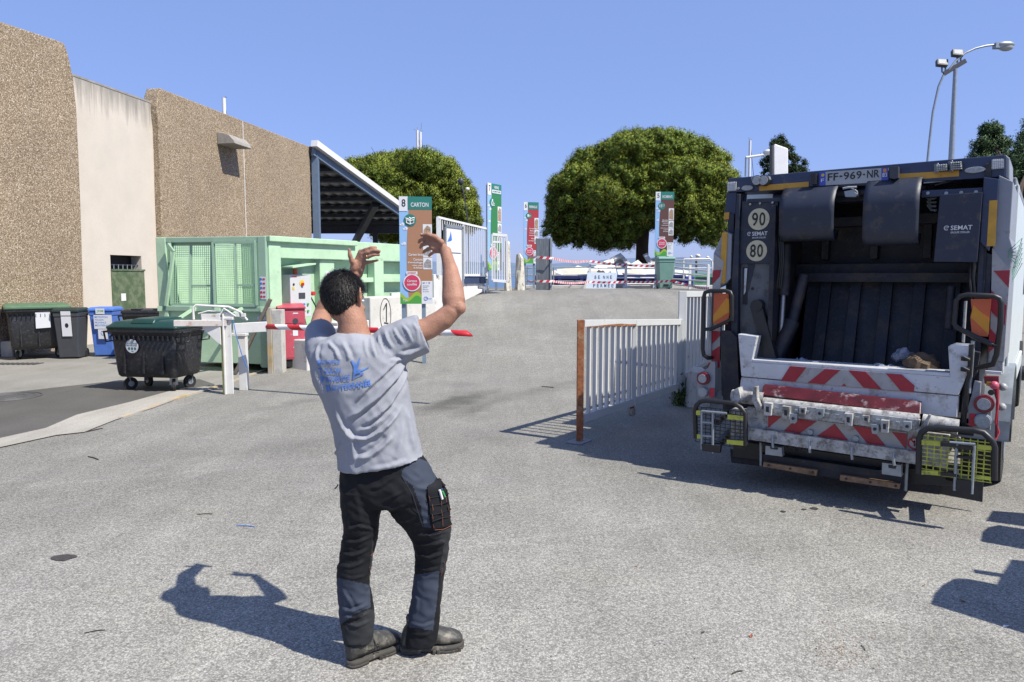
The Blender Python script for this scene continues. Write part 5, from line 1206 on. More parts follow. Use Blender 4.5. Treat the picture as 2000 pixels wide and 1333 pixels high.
# speed discs panel
cream_d = mat("yellowed_disc", (.62, .57, .38), .5, 0, .08, 20, dirt=((.3, .25, .15), .1, 25))
spn = part("speed_panel", lambda mb: q7(mb, [(330, 345), (545, 330), (525, 712), (312, 715)], .07, .03, anth2), .004)
def f(mb):
    for (cx, cy, r, s) in ((430, 450, 64, "90"), (417, 637, 62, "80")):
        u, v = u7(cx, cy, .075); rr = u7(cx + r, cy, .075)[0] - u; rv = v - u7(cx, cy + r, .075)[1]
        mb.disc(TF, u, v, rr, .075, .071, cream_d, 32, rv)
        mb.text(TF, s[0], u - rr * .62, v - rv * .62, u - rr * .06, v + rv * .62, .078, black_txt); mb.text(TF, s[1], u + rr * .06, v - rv * .62, u + rr * .62, v + rv * .62, .078, black_txt)
part("speed_disc", f, 0, spn)
def semat(mb, x0, x1, y0, y1, n):
    a = u7(x0, y1, n); b = u7(x1, y0, n); h = b[1] - a[1]; w = b[0] - a[0]
    mb.text(TF, "SEMAT", a[0] + w * .24, a[1] + h * .42, b[0], b[1], n, white_txt)
    mb.text(TF, "GROUPE ZOELLER", a[0] + w * .24, a[1], b[0] - w * .08, a[1] + h * .24, n, label_w)
    cx = a[0] + w * .09; cy = a[1] + h * .72; r = w * .085
    mb.tube([TF.P(cx + r * math.cos(t), cy + r * math.sin(t), n) for t in [.4 + k * .5 for k in range(11)]], .2 * r, white_txt, 4)
    mb.tube([TF.P(cx - r * .5, cy, n), TF.P(cx + r * .7, cy + r * .1, n)], .18 * r, white_txt, 4)
part("maker_lettering", lambda mb: semat(mb, 362, 482, 522, 566, .073), 0, spn)
rp = part("mud_screen", lambda mb: q7(mb, [(1502, 305), (1755, 290), (1722, 705), (1465, 702)], .10, .08, belt), .004)
part("maker_lettering", lambda mb: semat(mb, 1525, 1695, 484, 536, .104), 0, rp)
# roller curtains
def curtain(x0, x1, ytop, ybot, n0):
    def f(mb):
        u0, vt = u7(x0, ytop, n0); u1 = u7(x1, ytop, n0)[0]; vb = u7(x0, ybot, n0 + .1)[1]; hh = vt - vb
        prof = [(n0 - .12, vt + .05), (n0 - .02, vt + .03), (n0 + .06, vt - .03), (n0 + .115, vt - .11)] + [(n0 + .13 - .02 * k / 5, vt - .11 - (hh - .16) * k / 5) for k in range(1, 6)] + [(n0 + .07, vb + .005), (n0 + .03, vb - .01), (n0 - .03, vb + .02), (n0 - .06, vb + .08)]
        M_ = 10; rings = []
        for i in range(M_ + 1):
            u = u0 + (u1 - u0) * i / M_; q = prof; rings.append([TF.P(u, v, n) for n, v in q] + [TF.P(u, v - .002, n - .012) for n, v in reversed(q)])
        mb.loft(rings, belt, True, True)
    part("rubber_curtain", f, 0)
curtain(580, 900, 285, 572, .02); curtain(1072, 1400, 240, 598, .02)
def f(mb):
    mb.tube([w7(520, 320, -.1), w7(1420, 262, -.1)], .035, anth2, 12)
    q7(mb, [(1392, 280), (1757, 262), (1757, 298), (1392, 322)], .02, -.06, anth); q7(mb, [(360, 330), (575, 322), (575, 345), (360, 352)], .085, .03, anth2)
    for x, y in ((1430, 296), (1540, 297), (1628, 293), (1716, 289)): mb.disc(TF, *u7(x, y, .03), .014, .032, .02, chrome, 10)
    for x, y in ((378, 362), (436, 357), (510, 352)): mb.disc(TF, *u7(x, y, .09), .010, .092, .07, chrome, 8)
    q7(mb, [(880, 275), (1070, 262), (1070, 340), (880, 350)], -.15, -.3, anth2)
    for k in range(5): mb.tube([w7(300 + k * 14, 300, -.02), w7(318 + k * 9, 340, .03), w7(310 + k * 6, 420, .04), w7(322 + k * 3, 520, .04)], .008, darkp, 5)
    for k in range(4): mb.tube([w7(1430, 300 + k * 22, -.1), w7(1450, 330 + k * 22, -.08), w7(1480, 325 + k * 24, -.06)], .010, galv, 5)
    mb.tube([w7(1405, 235, .0), w7(1560, 222, -.05), w7(1680, 200, -.05), w7(1735, 205, -.02)], .008, galv, 5); mb.tube([w7(1470, 250, .0), w7(1600, 215, -.05), w7(1690, 215, -.05)], .008, darkp, 5)
part("crossbar", f, .003)
def f(mb):
    mb.prism(TF, TF.poly(Z7([(935, 285), (985, 275), (1012, 300), (1005, 318), (940, 318)]), .05), .05, -.05, galv)
    mb.tube([w7(930, 268, .04), w7(960, 262, .05), w7(1010, 260, .04)], .010, lensw, 6); mb.tube([w7(975, 262, .05), w7(1010, 285, .04), w7(1015, 310, .03)], .008, lensw, 5)
part("rear_camera", f, .003)
# number plate and lamps on the beam
plt = mat("plate_silver", (.42, .44, .44), .35, .1, .06, 20); plt_b = mat("plate_blue", (.05, .09, .5), .4, var=.05)
pk = MB(); pn = .014
q7(pk, [(790, 172), (1196, 145), (1196, 228), (790, 252)], pn, .001, plt)
pk.prism(TF, TF.poly(Z7([(790, 172), (825, 170), (825, 250), (790, 252)]), pn + .002), pn + .002, pn, plt_b); pk.prism(TF, TF.poly(Z7([(1156, 148), (1196, 145), (1196, 228), (1156, 230)]), pn + .002), pn + .002, pn, plt_b)
def fit(mb, s, x0, y0, x1, y1, n, m_, dy=0):
    a = u7(x0, y1, n); b = u7(x1, y0, n); mb.text(TF, s, a[0], (a[1]), b[0], b[1], n, m_)
# characters follow the plate: level in the world
ch = [("F", 838, 866), ("F", 872, 900), ("-", 908, 924), ("9", 932, 964), ("6", 970, 1001), ("9", 1007, 1038), ("-", 1046, 1058), ("N", 1070, 1104), ("R", 1111, 1143)]
a0 = u7(838, 224, pn + .004)[1]; a1 = u7(838, 180, pn + .004)[1]
for s, x0, x1 in ch:
    ua = u7(x0, 200, pn + .004)[0]; ub = u7(x1, 200, pn + .004)[0]
    if s == "-": pk.rect(TF, ua, (a0 + a1) / 2 - .006, ub, (a0 + a1) / 2 + .006, pn + .003, black_txt)
    else: pk.text(TF, s, ua, a0, ub, a1, pn + .003, black_txt)
ua = u7(800, 200, pn)[0]; ub = u7(818, 200, pn)[0]; pk.text(TF, "F", ua, a0 - .005, ub, a0 + .022, pn + .005, white_txt)
pk.disc(TF, (ua + ub) / 2, a1 - .01, .012, pn + .004, pn + .003, yel_l, 12)
ua = u7(1162, 200, pn)[0]; ub = u7(1190, 200, pn)[0]; pk.text(TF, "83", ua, a0 - .002, ub, a0 + .03, pn + .005, white_txt); pk.rect(TF, ua + .004, a1 - .025, ub - .006, a1 + .002, pn + .004, amber_p)
pk.build("number_plate", tr)
part("left_marker_strip", lambda mb: q7(mb, [(432, 250), (725, 228), (725, 264), (432, 283)], .006, .001, refl_y), 0).name = "marker_strip"
for pts, nn in (([(1255, 182), (1615, 160), (1615, 196), (1255, 222)], .006), ([(225, 412), (256, 408), (253, 450), (223, 453)], .004), ([(213, 528), (245, 528), (232, 830), (197, 830)], .108), ([(1795, 340), (1843, 337), (1829, 610), (1779, 610)], .07)):
    part("marker_strip", lambda mb: q7(mb, pts, nn, nn - .006, refl_y), 0)
for pts in ([(243, 231), (295, 227), (295, 280), (243, 285)], [(1810, 96), (1880, 92), (1880, 148), (1808, 155)]):
    def f(mb):
        q7(mb, pts, .02, .0, lensw)
        for k in range(1, 6):
            t = k / 6; a, b, c, d = [Vector((*TF.px(*p, .021), 0)) for p in Z7(pts)]
            p = a.lerp(b, t); q = d.lerp(c, t); mb.bar(TF.P(p.x, p.y, .021), TF.P(q.x, q.y, .021), .003, .003, white_txt)
            p = a.lerp(d, t); q = b.lerp(c, t); mb.bar(TF.P(p.x, p.y, .021), TF.P(q.x, q.y, .021), .003, .003, white_txt)
    part("reversing_light", f, 0)
def f(mb):
    for cx in (422, 462): u, v = u7(cx, 222, .04); mb.disc(TF, u, v, .045, .06, .0, darkp, 20); mb.disc(TF, u, v, .038, .064, .06, lensw, 20)
    q7(mb, [(385, 195), (490, 195), (494, 215), (385, 225)], .05, 0, galv)
part("twin_lamp", f, .003)
for c in ((361, 265, .1), (1710, 158, .13)):
    u, v = u7(c[0], c[1], .02); part("oval_lamp", lambda mb: mb.disc(TF, u, v, c[2] * .5, .022, 0, lensw, 24, .022), .003)
for pts in ([(1478, 128), (1543, 122), (1547, 162), (1480, 166)], [(1562, 112), (1630, 106), (1634, 156), (1564, 160)]):
    def f(mb):
        q7(mb, pts, .06, .0, darkp); a, b, c, d = [Vector((*TF.px(*p, .064), 0)) for p in Z7(pts)]
        for i in range(4):
            for j in range(5): p = a.lerp(b, (j + .5) / 5).lerp(d.lerp(c, (j + .5) / 5), (i + .5) / 4); mb.box(TF.P(p.x, p.y, .062), (.012, .012, .010), lensw)
        mb.bar(TF.P(a.x, a.y + .01, .04), TF.P(d.x, d.y - .01, .04), .008, .05, galv)
    part("work_lamp", f, .002)
def f(mb):
    q7(mb, [(737, 182), (768, 178), (768, 243), (740, 246)], .05, 0, darkp); q7(mb, [(1203, 138), (1256, 136), (1256, 205), (1228, 212), (1205, 205)], .07, 0, dkgrey)
    for x, y in ((308, 268), (1792, 158), (1790, 176)): mb.disc(TF, *u7(x, y, .01), .011, .012, 0, lensw, 10)
    for x, y in ((680, 205), (690, 204), (1305, 152), (1318, 151)): mb.disc(TF, *u7(x, y, .002), .004, .003, 0, black_txt, 8)
part("fittings", f, .003)
# red and white chevrons on the columns
def f(mb):
    q7(mb, [(163, 650), (222, 700), (200, 870), (150, 880), (150, 1300), (120, 1300), (155, 860)], .112, .104, refl_w)
    q7(mb, [(158, 752), (208, 750), (198, 790), (155, 835)], .117, .112, refl_r)
    q7(mb, [(150, 885), (205, 870), (200, 1290), (130, 1290)], .10, .05, refl_w); q7(mb, [(150, 1110), (205, 1115), (200, 1140), (152, 1190)], .106, .10, refl_r)
    q7(mb, [(140, 1240), (200, 1200), (198, 1330), (128, 1330)], .106, .10, refl_r)
part("chevron_panel", f, .002)
def f(mb):
    q7(mb, [(1812, 620), (1917, 752), (1880, 1290), (1796, 1290), (1806, 880)], .026, .021, refl_w)
    q7(mb, [(1820, 756), (1917, 752), (1910, 856)], .031, .026, refl_r); q7(mb, [(1806, 870), (1896, 962), (1886, 1078), (1800, 990)], .031, .026, refl_r); q7(mb, [(1794, 1090), (1868, 1172), (1864, 1190), (1850, 1190), (1790, 1240)], .031, .026, refl_r)
part("chevron_panel", f, 0)
# orange reflectors and grab rails
def f(mb):
    q7(mb, [(165, 890), (250, 890), (256, 1000), (245, 1072), (158, 1070)], .16, .15, orange_p); q7(mb, [(240, 915), (254, 925), (254, 1000), (160, 1062), (160, 1020)], .165, .16, amber_p)
part("reflector", f, 0)
def f(mb):
    q7(mb, [(1685, 925), (1806, 922), (1786, 1145), (1692, 1140), (1682, 1030), (1692, 990), (1688, 960)], .16, .15, orange_p); q7(mb, [(1700, 960), (1796, 1042), (1790, 1132), (1684, 1030)], .165, .16, amber_p)
part("reflector", f, 0, label="torn orange reflector on the right column")
def f(mb): mb.tube([w7(x, y, n) for x, y, n in ((272, 1050, .2), (272, 905, .22), (262, 882, .22), (235, 874, .22), (140, 874, .22), (112, 885, .22), (105, 910, .22), (98, 1220, .22), (105, 1255, .22), (130, 1272, .2), (150, 1270, .12))], .018, darkp, 10); mb.tube([w7(272, 1035, .2), w7(245, 1055, .2), w7(150, 1100, .21), (w7(105, 1102, .22))], .016, darkp, 8); mb.tube([w7(140, 880, .18), w7(142, 1250, .18)], .010, galv, 6)
part("grab_rail", f, 0)
def f(mb): mb.tube([w7(x, y, n) for x, y, n in ((1815, 1195, .22), (1700, 1140, .22), (1600, 1090, .22), (1586, 1065, .22), (1598, 930, .22), (1625, 905, .22), (1665, 897, .22), (1820, 905, .22), (1855, 920, .22), (1865, 950, .22), (1860, 1080, .22), (1838, 1250, .2), (1815, 1310, .18), (1720, 1330, .15))], .019, darkp, 10); mb.tube([w7(1815, 1195, .22), w7(1845, 1195, .21)], .016, darkp, 8); mb.tube([w7(1655, 935, .12), w7(1640, 1180, .12)], .010, lensw, 6); mb.tube([w7(1698, 1170, .16), w7(1675, 1480, .2)], .014, galv, 6)
part("grab_rail", f, 0)
# hydraulic rams inside
part("tipping_arm", lambda mb: (mb.bar(w7(420, 955, .07), w7(510, 1290, .07), .09, .10, darkp), mb.disc(TF, *u7(422, 960, .1), .05, .13, .02, darkp, 16)), 0)
part("hydraulic_ram", lambda mb: (mb.tube([w7(590, 600, -.1), w7(575, 900, -.08)], .05, cavity, 12), mb.tube([w7(575, 900, -.08), w7(560, 1150, -.05)], .022, chrome, 10)), 0)
part("hydraulic_ram", lambda mb: (mb.tube([w7(700, 780, -.15), w7(630, 1050, -.1)], .045, cavity, 12), mb.tube([w7(630, 1050, -.1), w7(520, 1290, -.02)], .065, cavity, 12)), 0)
part("hydraulic_ram", lambda mb: mb.tube([w7(1570, 850, -.1), w7(1550, 1100, -.05)], .03, cavity, 10), 0)
for k in range(3):      # hydraulic hoses
    part("hose", lambda mb: mb.tube([w7(560 + k * 14, 420, .0), w7(548 + k * 12, 560, .03), w7(556 + k * 10, 700, .02), w7(536 + k * 12, 860, .0)], .010, darkp, 6), 0)
part("hose", lambda mb: mb.tube([w7(1705, 400, .02), w7(1715, 600, .05), w7(1700, 800, .03), w7(1722, 1000, .02), w7(1690, 1180, .02)], .012, darkp, 6), 0)
part("hose", lambda mb: mb.tube([w7(1690, 700, .0), w7(1680, 820, .04), w7(1698, 960, .02)], .010, darkp, 6), 0)
# sunlit scraps and the rubbish lying in the hopper (things of their own)
# ---- loading lip
def f(mb):
    q8(mb, [(307, 38), (420, 52), (388, 205), (1562, 292), (1550, 112), (1590, 98), (1690, 104), (1655, 300), (1612, 402), (326, 290)], .26, .14, twhite)
    q8(mb, [(326, 294), (1612, 406), (1604, 535), (310, 400)], .25, .12, twhite)
    q8(mb, [(390, 205), (1562, 292), (1562, 270), (390, 188)], .26, .02, twhite)
part("hopper_lip", f, .006)
def f(mb):
    n = .266
    q8(mb, [(615, 228), (1275, 278), (1352, 345), (1347, 383), (560, 316)], n, n - .005, refl_w); n += .005
    for p in ([(615, 229), (712, 236), (645, 322), (560, 315)], [(822, 246), (912, 252), (818, 337), (720, 328)], [(960, 254), (1062, 262), (1158, 367), (1050, 356)], [(1182, 272), (1275, 279), (1352, 345), (1347, 382), (1270, 376)], [(920, 346), (935, 332), (948, 348)]): q8(mb, p, n, n - .005, refl_r)
part("chevron_panel", f, 0)
def f(mb):
    a = w8(460, 345, .30); b = w8(1392, 448, .30); 
    rs = []
    for (x0, y0, x1, y1, n) in ((466, 333, 1396, 436, .29), (455, 345, 1392, 446, .34), (447, 398, 1388, 515, .42), (447, 405, 1386, 526, .40), (460, 395, 1390, 505, .28)):
        rs.append((w8(x0, y0, n), w8(x1, y1, n)))
    k = len(rs); V = [r[0] for r in rs] + [r[1] for r in rs]
    mb.add(V, [tuple(range(k)), tuple(range(2 * k - 1, k - 1, -1))] + [(i, (i + 1) % k, k + (i + 1) % k, k + i) for i in range(k)], scr_red)
part("bump_bar", f, .006)
def f(mb):
    mb.tube([w8(275, 405, .40), w8(460, 425, .40)], .055, twhite_d, 16); mb.tube([w8(460, 445, .42), w8(1380, 548, .42)], .045, twhite_d, 16); mb.tube([w8(1400, 555, .40), w8(1612, 590, .40)], .055, twhite_d, 16)
    q8(mb, [(265, 380), (310, 355), (325, 420), (300, 450), (268, 445)], .46, .36, twhite_d); q8(mb, [(398, 352), (418, 350), (420, 420), (450, 480), (420, 497), (388, 430)], .5, .44, twhite_d)
    q8(mb, [(1435, 515), (1450, 520), (1425, 590), (1370, 625), (1360, 612), (1400, 575)], .5, .46, twhite_d)
part("lift_shaft", f, .004)
def f(mb):
    q8(mb, [(465, 440), (1385, 548), (1370, 620), (458, 512)], .47, .42, twhite_d)
    for x, y in ((482, 478), (590, 498), (960, 540), (1175, 580)): q8(mb, [(x - 24, y - 32), (x + 24, y - 27), (x + 20, y + 45), (x - 20, y + 42)], .52, .47, twhite_d); q8(mb, [(x - 10, y - 10), (x + 8, y - 8), (x + 8, y + 25), (x - 10, y + 22)], .524, .52, darkp)
    for x, y in ((635, 535), (792, 505), (1118, 598), (1310, 582)): q8(mb, [(x - 25, y - 25), (x + 22, y - 22), (x + 22, y + 22), (x + 8, y + 35), (x - 18, y + 30)], .51, .47, galv); mb.disc(TF, *u8(x - 2, y + 4, .515), .012, .52, .51, darkp, 10)
    for x, y in ((688, 492), (1062, 540)): q8(mb, [(x - 20, y - 20), (x + 20, y - 16), (x + 18, y + 24), (x - 20, y + 20)], .505, .47, twhite_d); q8(mb, [(x - 8, y - 8), (x + 9, y - 6), (x + 9, y + 14), (x - 8, y + 12)], .51, .505, darkp)
    for k in range(14): q8(mb, [(520 + k * 60, 470 + k * 7.2), (545 + k * 60, 473 + k * 7.2), (540 + k * 60, 486 + k * 7.2), (528 + k * 60, 482 + k * 7.2)], .49, .47, galv)
part("bin_lift_comb", f, .004)
def f(mb):
    q8(mb, [(360, 470), (1410, 600), (1375, 742), (350, 600)], .40, .34, twhite_d); q8(mb, [(270, 480), (360, 490), (350, 640), (262, 640)], .36, .28, twhite_d); q8(mb, [(1390, 620), (1560, 640), (1545, 830), (1380, 810)], .36, .30, twhite_d)
part("lift_plate", f, .005)
def f(mb):
    n = .406; q8(mb, [(482, 512), (1310, 622), (1302, 722), (480, 596)], n, n - .005, refl_w); n += .005
    for p in ([(485, 515), (562, 530), (485, 595)], [(655, 540), (772, 556), (672, 628), (578, 612)], [(878, 572), (960, 670), (776, 642)], [(985, 580), (1092, 596), (1182, 702), (1078, 694)], [(1218, 618), (1308, 630), (1300, 720)]): q8(mb, p, n, n - .005, refl_r)
    u, v = u8(1350, 685, n); 
part("chevron_panel", f, 0)
def f(mb):
    u, v = u8(1352, 686, .41); mb.disc(TF, u, v, .045, .408, .402, refl_w, 24); mb.tube([TF.P(u + .04 * math.cos(t * .4), v + .04 * math.sin(t * .4), .41) for t in range(16)], .006, red_l, 4, True); mb.tube([TF.P(u - .028, v + .028, .41), TF.P(u + .028, v - .028, .41)], .005, red_l, 4); mb.bar(TF.P(u, v - .02, .41), TF.P(u, v + .02, .41), .008, .004, black_txt)
part("pictogram", f, 0)
for x in (735, 1005): part("bolt", lambda mb: mb.disc(TF, *u8(x, 620 + (x - 735) * .14, .42), .022, .43, .40, galv, 12), .002)
for x, y in ((395, 545), (445, 610), (1300, 760)): part("cover_plate", lambda mb: mb.disc(TF, *u8(x, y, .41), .03, .408, .40, galv, 14, .014), .002)

def f(mb):
    q8(mb, [(360, 592), (1372, 738), (1370, 812), (358, 662)], .46, .30, twhite_d)
    for x, y in ((512, 660), (730, 690), (980, 730), (1228, 765)): mb.tube([w8(x, y - 20, .48), w8(x, y + 25, .5), w8(x + 3, y + 50, .49)], .011, galv, 6)
    q8(mb, [(470, 700), (565, 712), (570, 765), (468, 752)], .42, .36, galv); q8(mb, [(1160, 800), (1272, 815), (1275, 885), (1158, 868)], .42, .36, galv)
    q8(mb, [(495, 705), (545, 712), (540, 725), (500, 720)], .424, .42, darkp); q8(mb, [(1195, 812), (1245, 818), (1240, 838), (1198, 832)], .424, .42, darkp)
part("lower_bar", f, .005)
def f(mb): a = u8(575, 728, .2); b = u8(765, 700, .2); mb.text(TF, "SEMAT", a[0], a[1], b[0], a[1] + .075, .205, dkgrey)
def g(mb):
    q8(mb, [(445, 680), (1310, 805), (1300, 880), (445, 750)], .20, .05, darkp); q8(mb, [(442, 745), (1302, 868), (1298, 968), (442, 820)], .30, .18, cavity)
    q8(mb, [(280, 670), (445, 690), (445, 790), (275, 770)], .15, .05, darkp); q8(mb, [(1305, 830), (1600, 870), (1600, 940), (1305, 930)], .18, .0, darkp)
    mb.bar(w8(442, 680, .31), w8(442, 820, .31), .02, .02, galv); mb.bar(w8(1308, 800, .31), w8(1298, 968, .31), .02, .02, galv)
part("underrun_bar", g, .006); part("maker_lettering", f, 0)
for pts in ([(457, 796), (775, 846), (770, 880), (455, 824)], [(912, 873), (1268, 926), (1262, 957), (909, 906)]):
    def f(mb):
        q8(mb, pts, .34, .30, woodr)
        for t in (.1, .5, .92): x = pts[0][0] + (pts[1][0] - pts[0][0]) * t; y = (pts[0][1] + pts[3][1]) / 2 + (pts[1][1] - pts[0][1]) * t; mb.disc(TF, *u8(x, y, .342), .010, .344, .34, darkp, 8)
    part("rub_strip", f, .004)
part("mud_flap", lambda mb: q8(mb, [(260, 720), (445, 790), (440, 822), (268, 800)], .05, .02, cavity), 0)
part("mud_flap", lambda mb: q8(mb, [(1490, 890), (1760, 900), (1754, 1034), (1495, 985)], .03, .012, mat("dusty_rubber", (.06, .055, .05), .8, 0, .2, 8)), 0)
part("mud_flap", lambda mb: q8(mb, [(1300, 925), (1500, 940), (1500, 990), (1298, 965)], .06, .04, cavity), 0)
# ---- tail lamps
def lampset(side):
    def base(mb):
        if side < 0:
            q8(mb, [(150, 200), (172, 205), (172, 330), (168, 415), (75, 420), (62, 330), (75, 270), (130, 240)], .20, .14, tgrey); q8(mb, [(138, 358), (168, 358), (166, 415), (134, 412)], .206, .20, red_l)
        else:
            q8(mb, [(1705, 320), (1745, 325), (1740, 400), (1810, 415), (1800, 610), (1672, 582), (1668, 470), (1690, 400)], .20, .14, tgrey); q8(mb, [(1678, 508), (1718, 512), (1712, 585), (1672, 582)], .206, .20, red_l)
            q8(mb, [(1762, 290), (1850, 292), (1852, 420), (1842, 655), (1826, 650), (1834, 430), (1812, 360), (1766, 330)], .12, .06, mat('dull_red_bracket', (.20, .015, .03), .5, 0, .2, 12)); q8(mb, [(1778, 322), (1805, 322), (1800, 350), (1775, 345)], .125, .12, refl_y)
            q8(mb, [(1770, 255), (1868, 262), (1868, 280), (1768, 272)], .10, .08, label_w)
    o = part("lamp_bracket", base, .004)
    cs = ((100, 302, .058, 1), (97, 384, .046, 0)) if side < 0 else ((1763, 453, .064, 1), (1756, 556, .054, 0))
    for x, y, r, isr in cs:
        u, v = u8(x, y, .23); mb = MB()
        if isr:
            mb.disc(TF, u, v, r, .235, .19, lensr, 32); mb.disc(TF, u, v, r * .78, .245, .235, lensr, 32); mb.disc(TF, u, v, r * .66, .249, .245, lensw, 32)
        else: mb.disc(TF, u, v, r, .225, .19, galv, 28); mb.disc(TF, u, v, r * .88, .235, .225, lensw, 28)
        mb.build("tail_light", tr, bevel=.003)
lampset(-1); lampset(1)
def f(mb):
    c = w8(1824, 342, .16); mb.sph(c, .03, mat("pink_knob", (.6, .1, .16), .4), 12)
    mb.tube([w8(1840, 345, .12), w8(1845, 450, .12), w8(1832, 560, .12), w8(1850, 620, .1), w8(1830, 665, .12)], .008, red_l, 5)
    mb.sph(w8(1875, 352, .0), (.03, .03, .03), lensw, 10); mb.sph(w8(1868, 470, .0), (.03, .03, .03), lensw, 10); mb.disc(TF, *u8(1805, 385, .21), .02, .215, .2, darkp, 12)
    for x, y in ((1655, 185), (1652, 248)): mb.box(w8(x, y, .28), (.05, .03, .03), darkp); mb.cyl(w8(x - 14, y - 10, .30), w8(x + 22, y + 8, .30), .012, darkp, n=8)
    mb.tube([w8(1690, 100, .26), w8(1678, 280, .26), w8(1660, 330, .24), w8(1640, 560, .22)], .016, darkp, 6)
    q8(mb, [(1655, 130), (1740, 150), (1720, 270), (1680, 330), (1650, 600), (1622, 560)], .16, .08, cavity); q8(mb, [(205, 20), (262, 20), (300, 60), (315, 420), (240, 440), (210, 400)], .14, .04, cavity)
    for k in range(6): mb.tube([w7(1905, 640 + k * 6, .05), w7(1950, 600 + k * 22, .08), w7(1990, 560 + k * 30, -.1), w7(1930, 760 + k * 12, .03)], .003, mat("cable_green", (.15, .3, .25), .5), 4)
part("controls", f, .002)
# ---- folding guards with mesh and footboards
ymesh = mat("yellow_mesh_paint", (.60, .62, .08), .5, 0, .2, 12, dirt=((.1, .1, .06), .3, 14))
def guard(loop, x0, x1, y0, y1, plates, rods, foot, n, yel, r):
    P8 = lambda x, y, nn=0: w8(x, y, n + nn)
    def fr_(mb): mb.tube([P8(x, y) for x, y in loop], r, darkp, 10)
    o = part("step_guard", fr_, 0)
    mb = MB(); sk = (lambda x: 0.0)
    a = u8(x0, y0, n); b = u8(x1, y1, n); uu = a[0]; m_ = ymesh if yel else darkp
    v0 = u8(x0, y1 - (25 if yel else 15), n)[1]; v1 = u8(x0, y0, n)[1]
    while uu < b[0]: mb.bar(TF.P(uu, v0, n), TF.P(uu, v1, n), .006, .006, m_); uu += .042
    v = v0
    while v < v1: mb.bar(TF.P(a[0], v, n), TF.P(b[0], v, n), .006, .006, m_); v += .03
    mb.build("mesh", o)
    for pl in plates: mb = MB(); q8(mb, pl, n + .012, n + .004, ymesh); mb.build("marker_plate", o)
    mb = MB()
    for a, b in rods: mb.tube([P8(*a, .04), P8(*b, .04)], .010, galv, 6)
    for pl in foot: q8(mb, pl, n + .05, n - .0, darkp)
    mb.build("footboard", o)
guard([(58, 655), (52, 500), (60, 462), (85, 438), (120, 432), (285, 450), (325, 475), (352, 510), (352, 700)], 62, 345, 465, 690,
      [[(55, 492), (88, 492), (88, 520), (55, 518)], [(245, 515), (342, 525), (342, 552), (245, 543)], [(52, 632), (85, 634), (85, 660), (52, 655)], [(240, 665), (342, 672), (340, 700), (240, 690)]],
      [((92, 495), (92, 720)), ((158, 505), (158, 745)), ((92, 495), (240, 508)), ((92, 560), (158, 565)), ((92, 640), (158, 645))], [[(90, 690), (200, 700), (195, 745), (95, 730)]], .52, False, .020)
guard([(1376, 865), (1380, 660), (1392, 622), (1430, 598), (1480, 595), (1700, 608), (1760, 622), (1812, 670), (1826, 710), (1822, 905)], 1392, 1810, 625, 885,
      [[(1393, 667), (1505, 677), (1505, 703), (1393, 695)], [(1720, 692), (1810, 702), (1810, 728), (1720, 722)], [(1393, 846), (1493, 852), (1493, 876), (1393, 870)], [(1705, 870), (1805, 886), (1805, 906), (1705, 896)]],
      [((1602, 690), (1588, 965)), ((1706, 702), (1690, 985)), ((1560, 680), (1712, 692))], [[(1598, 900), (1690, 912), (1686, 985), (1602, 965)], [(1505, 860), (1600, 868), (1598, 885), (1505, 878)], [(1505, 678), (1600, 688), (1600, 712), (1505, 703)], [(1600, 700), (1700, 710), (1700, 728), (1600, 718)], [(1600, 760), (1695, 770), (1695, 782), (1600, 772)]], .55, True, .021)
for a_, b_, r_ in (((180, 560, .5), (240, 500, .15), .05), ((180, 700, .5), (260, 620, .15), .05), ((1640, 720, .53), (1560, 650, .25), .06), ((1640, 900, .5), (1560, 880, .15), .06)):
    part("guard_arm", lambda mb: mb.bar(w8(*a_), w8(*b_), r_, r_, darkp), .003)
# rubbish in the hopper
def crumple(name, label, cat, c, r, m_, seed, grp="rubbish in the truck hopper"):
    mb = MB(); mb.sph(c, r, m_, 18); rr = random.Random(seed); sd = Vector((seed, 0, 0))
    mb.v = [tuple(Vector(v) + (Vector(v) - Vector(c)) * (.7 * noise.noise(Vector(v) * 14 + sd)) + Vector((0, 0, .03 * noise.noise(Vector(v) * 30 + sd)))) for v in mb.v]; mb.sm = [False] * len(mb.sm)
    o = mb.build(name, None, label, cat, grp); return o
bagm = mat("brown_paper", (.13, .09, .055), .8, 0, .15, 10); plm = mat("crumpled_plastic", (.25, .28, .36), .25, 0, .2, 30)
crumple("paper_bag", "crumpled brown paper bag lying at the right of the truck hopper", "bag", w8(1400, 222, .02), (.12, .1, .08), bagm, 3)
crumple("plastic_bottle", "crushed clear bottle at the left of the hopper behind the lip", "bottle", w8(668, 205, .08), (.07, .05, .03), plm, 5)
crumple("plastic_bottle", "crushed clear plastic in the middle of the hopper behind the lip", "bottle", w8(925, 232, .1), (.09, .05, .03), plm, 8)
crumple("plastic_bottle", "pale crumpled plastic left of the brown paper bag", "bottle", w8(1160, 245, .1), (.09, .05, .03), plm, 9)
crumple("plastic_wrap", "bluish plastic wrap lying behind the brown paper bag", "plastic wrap", w8(1290, 165, -.1), (.08, .06, .05), plm, 12)
# made-up vehicle outside the frame on the right, added for the shadows it casts
pv = thing("shadow_caster_lorry", "made-up lorry outside the picture at right, its flat plates shaped to cast shadows", "shadow caster", (4.6, 3.0, 0))
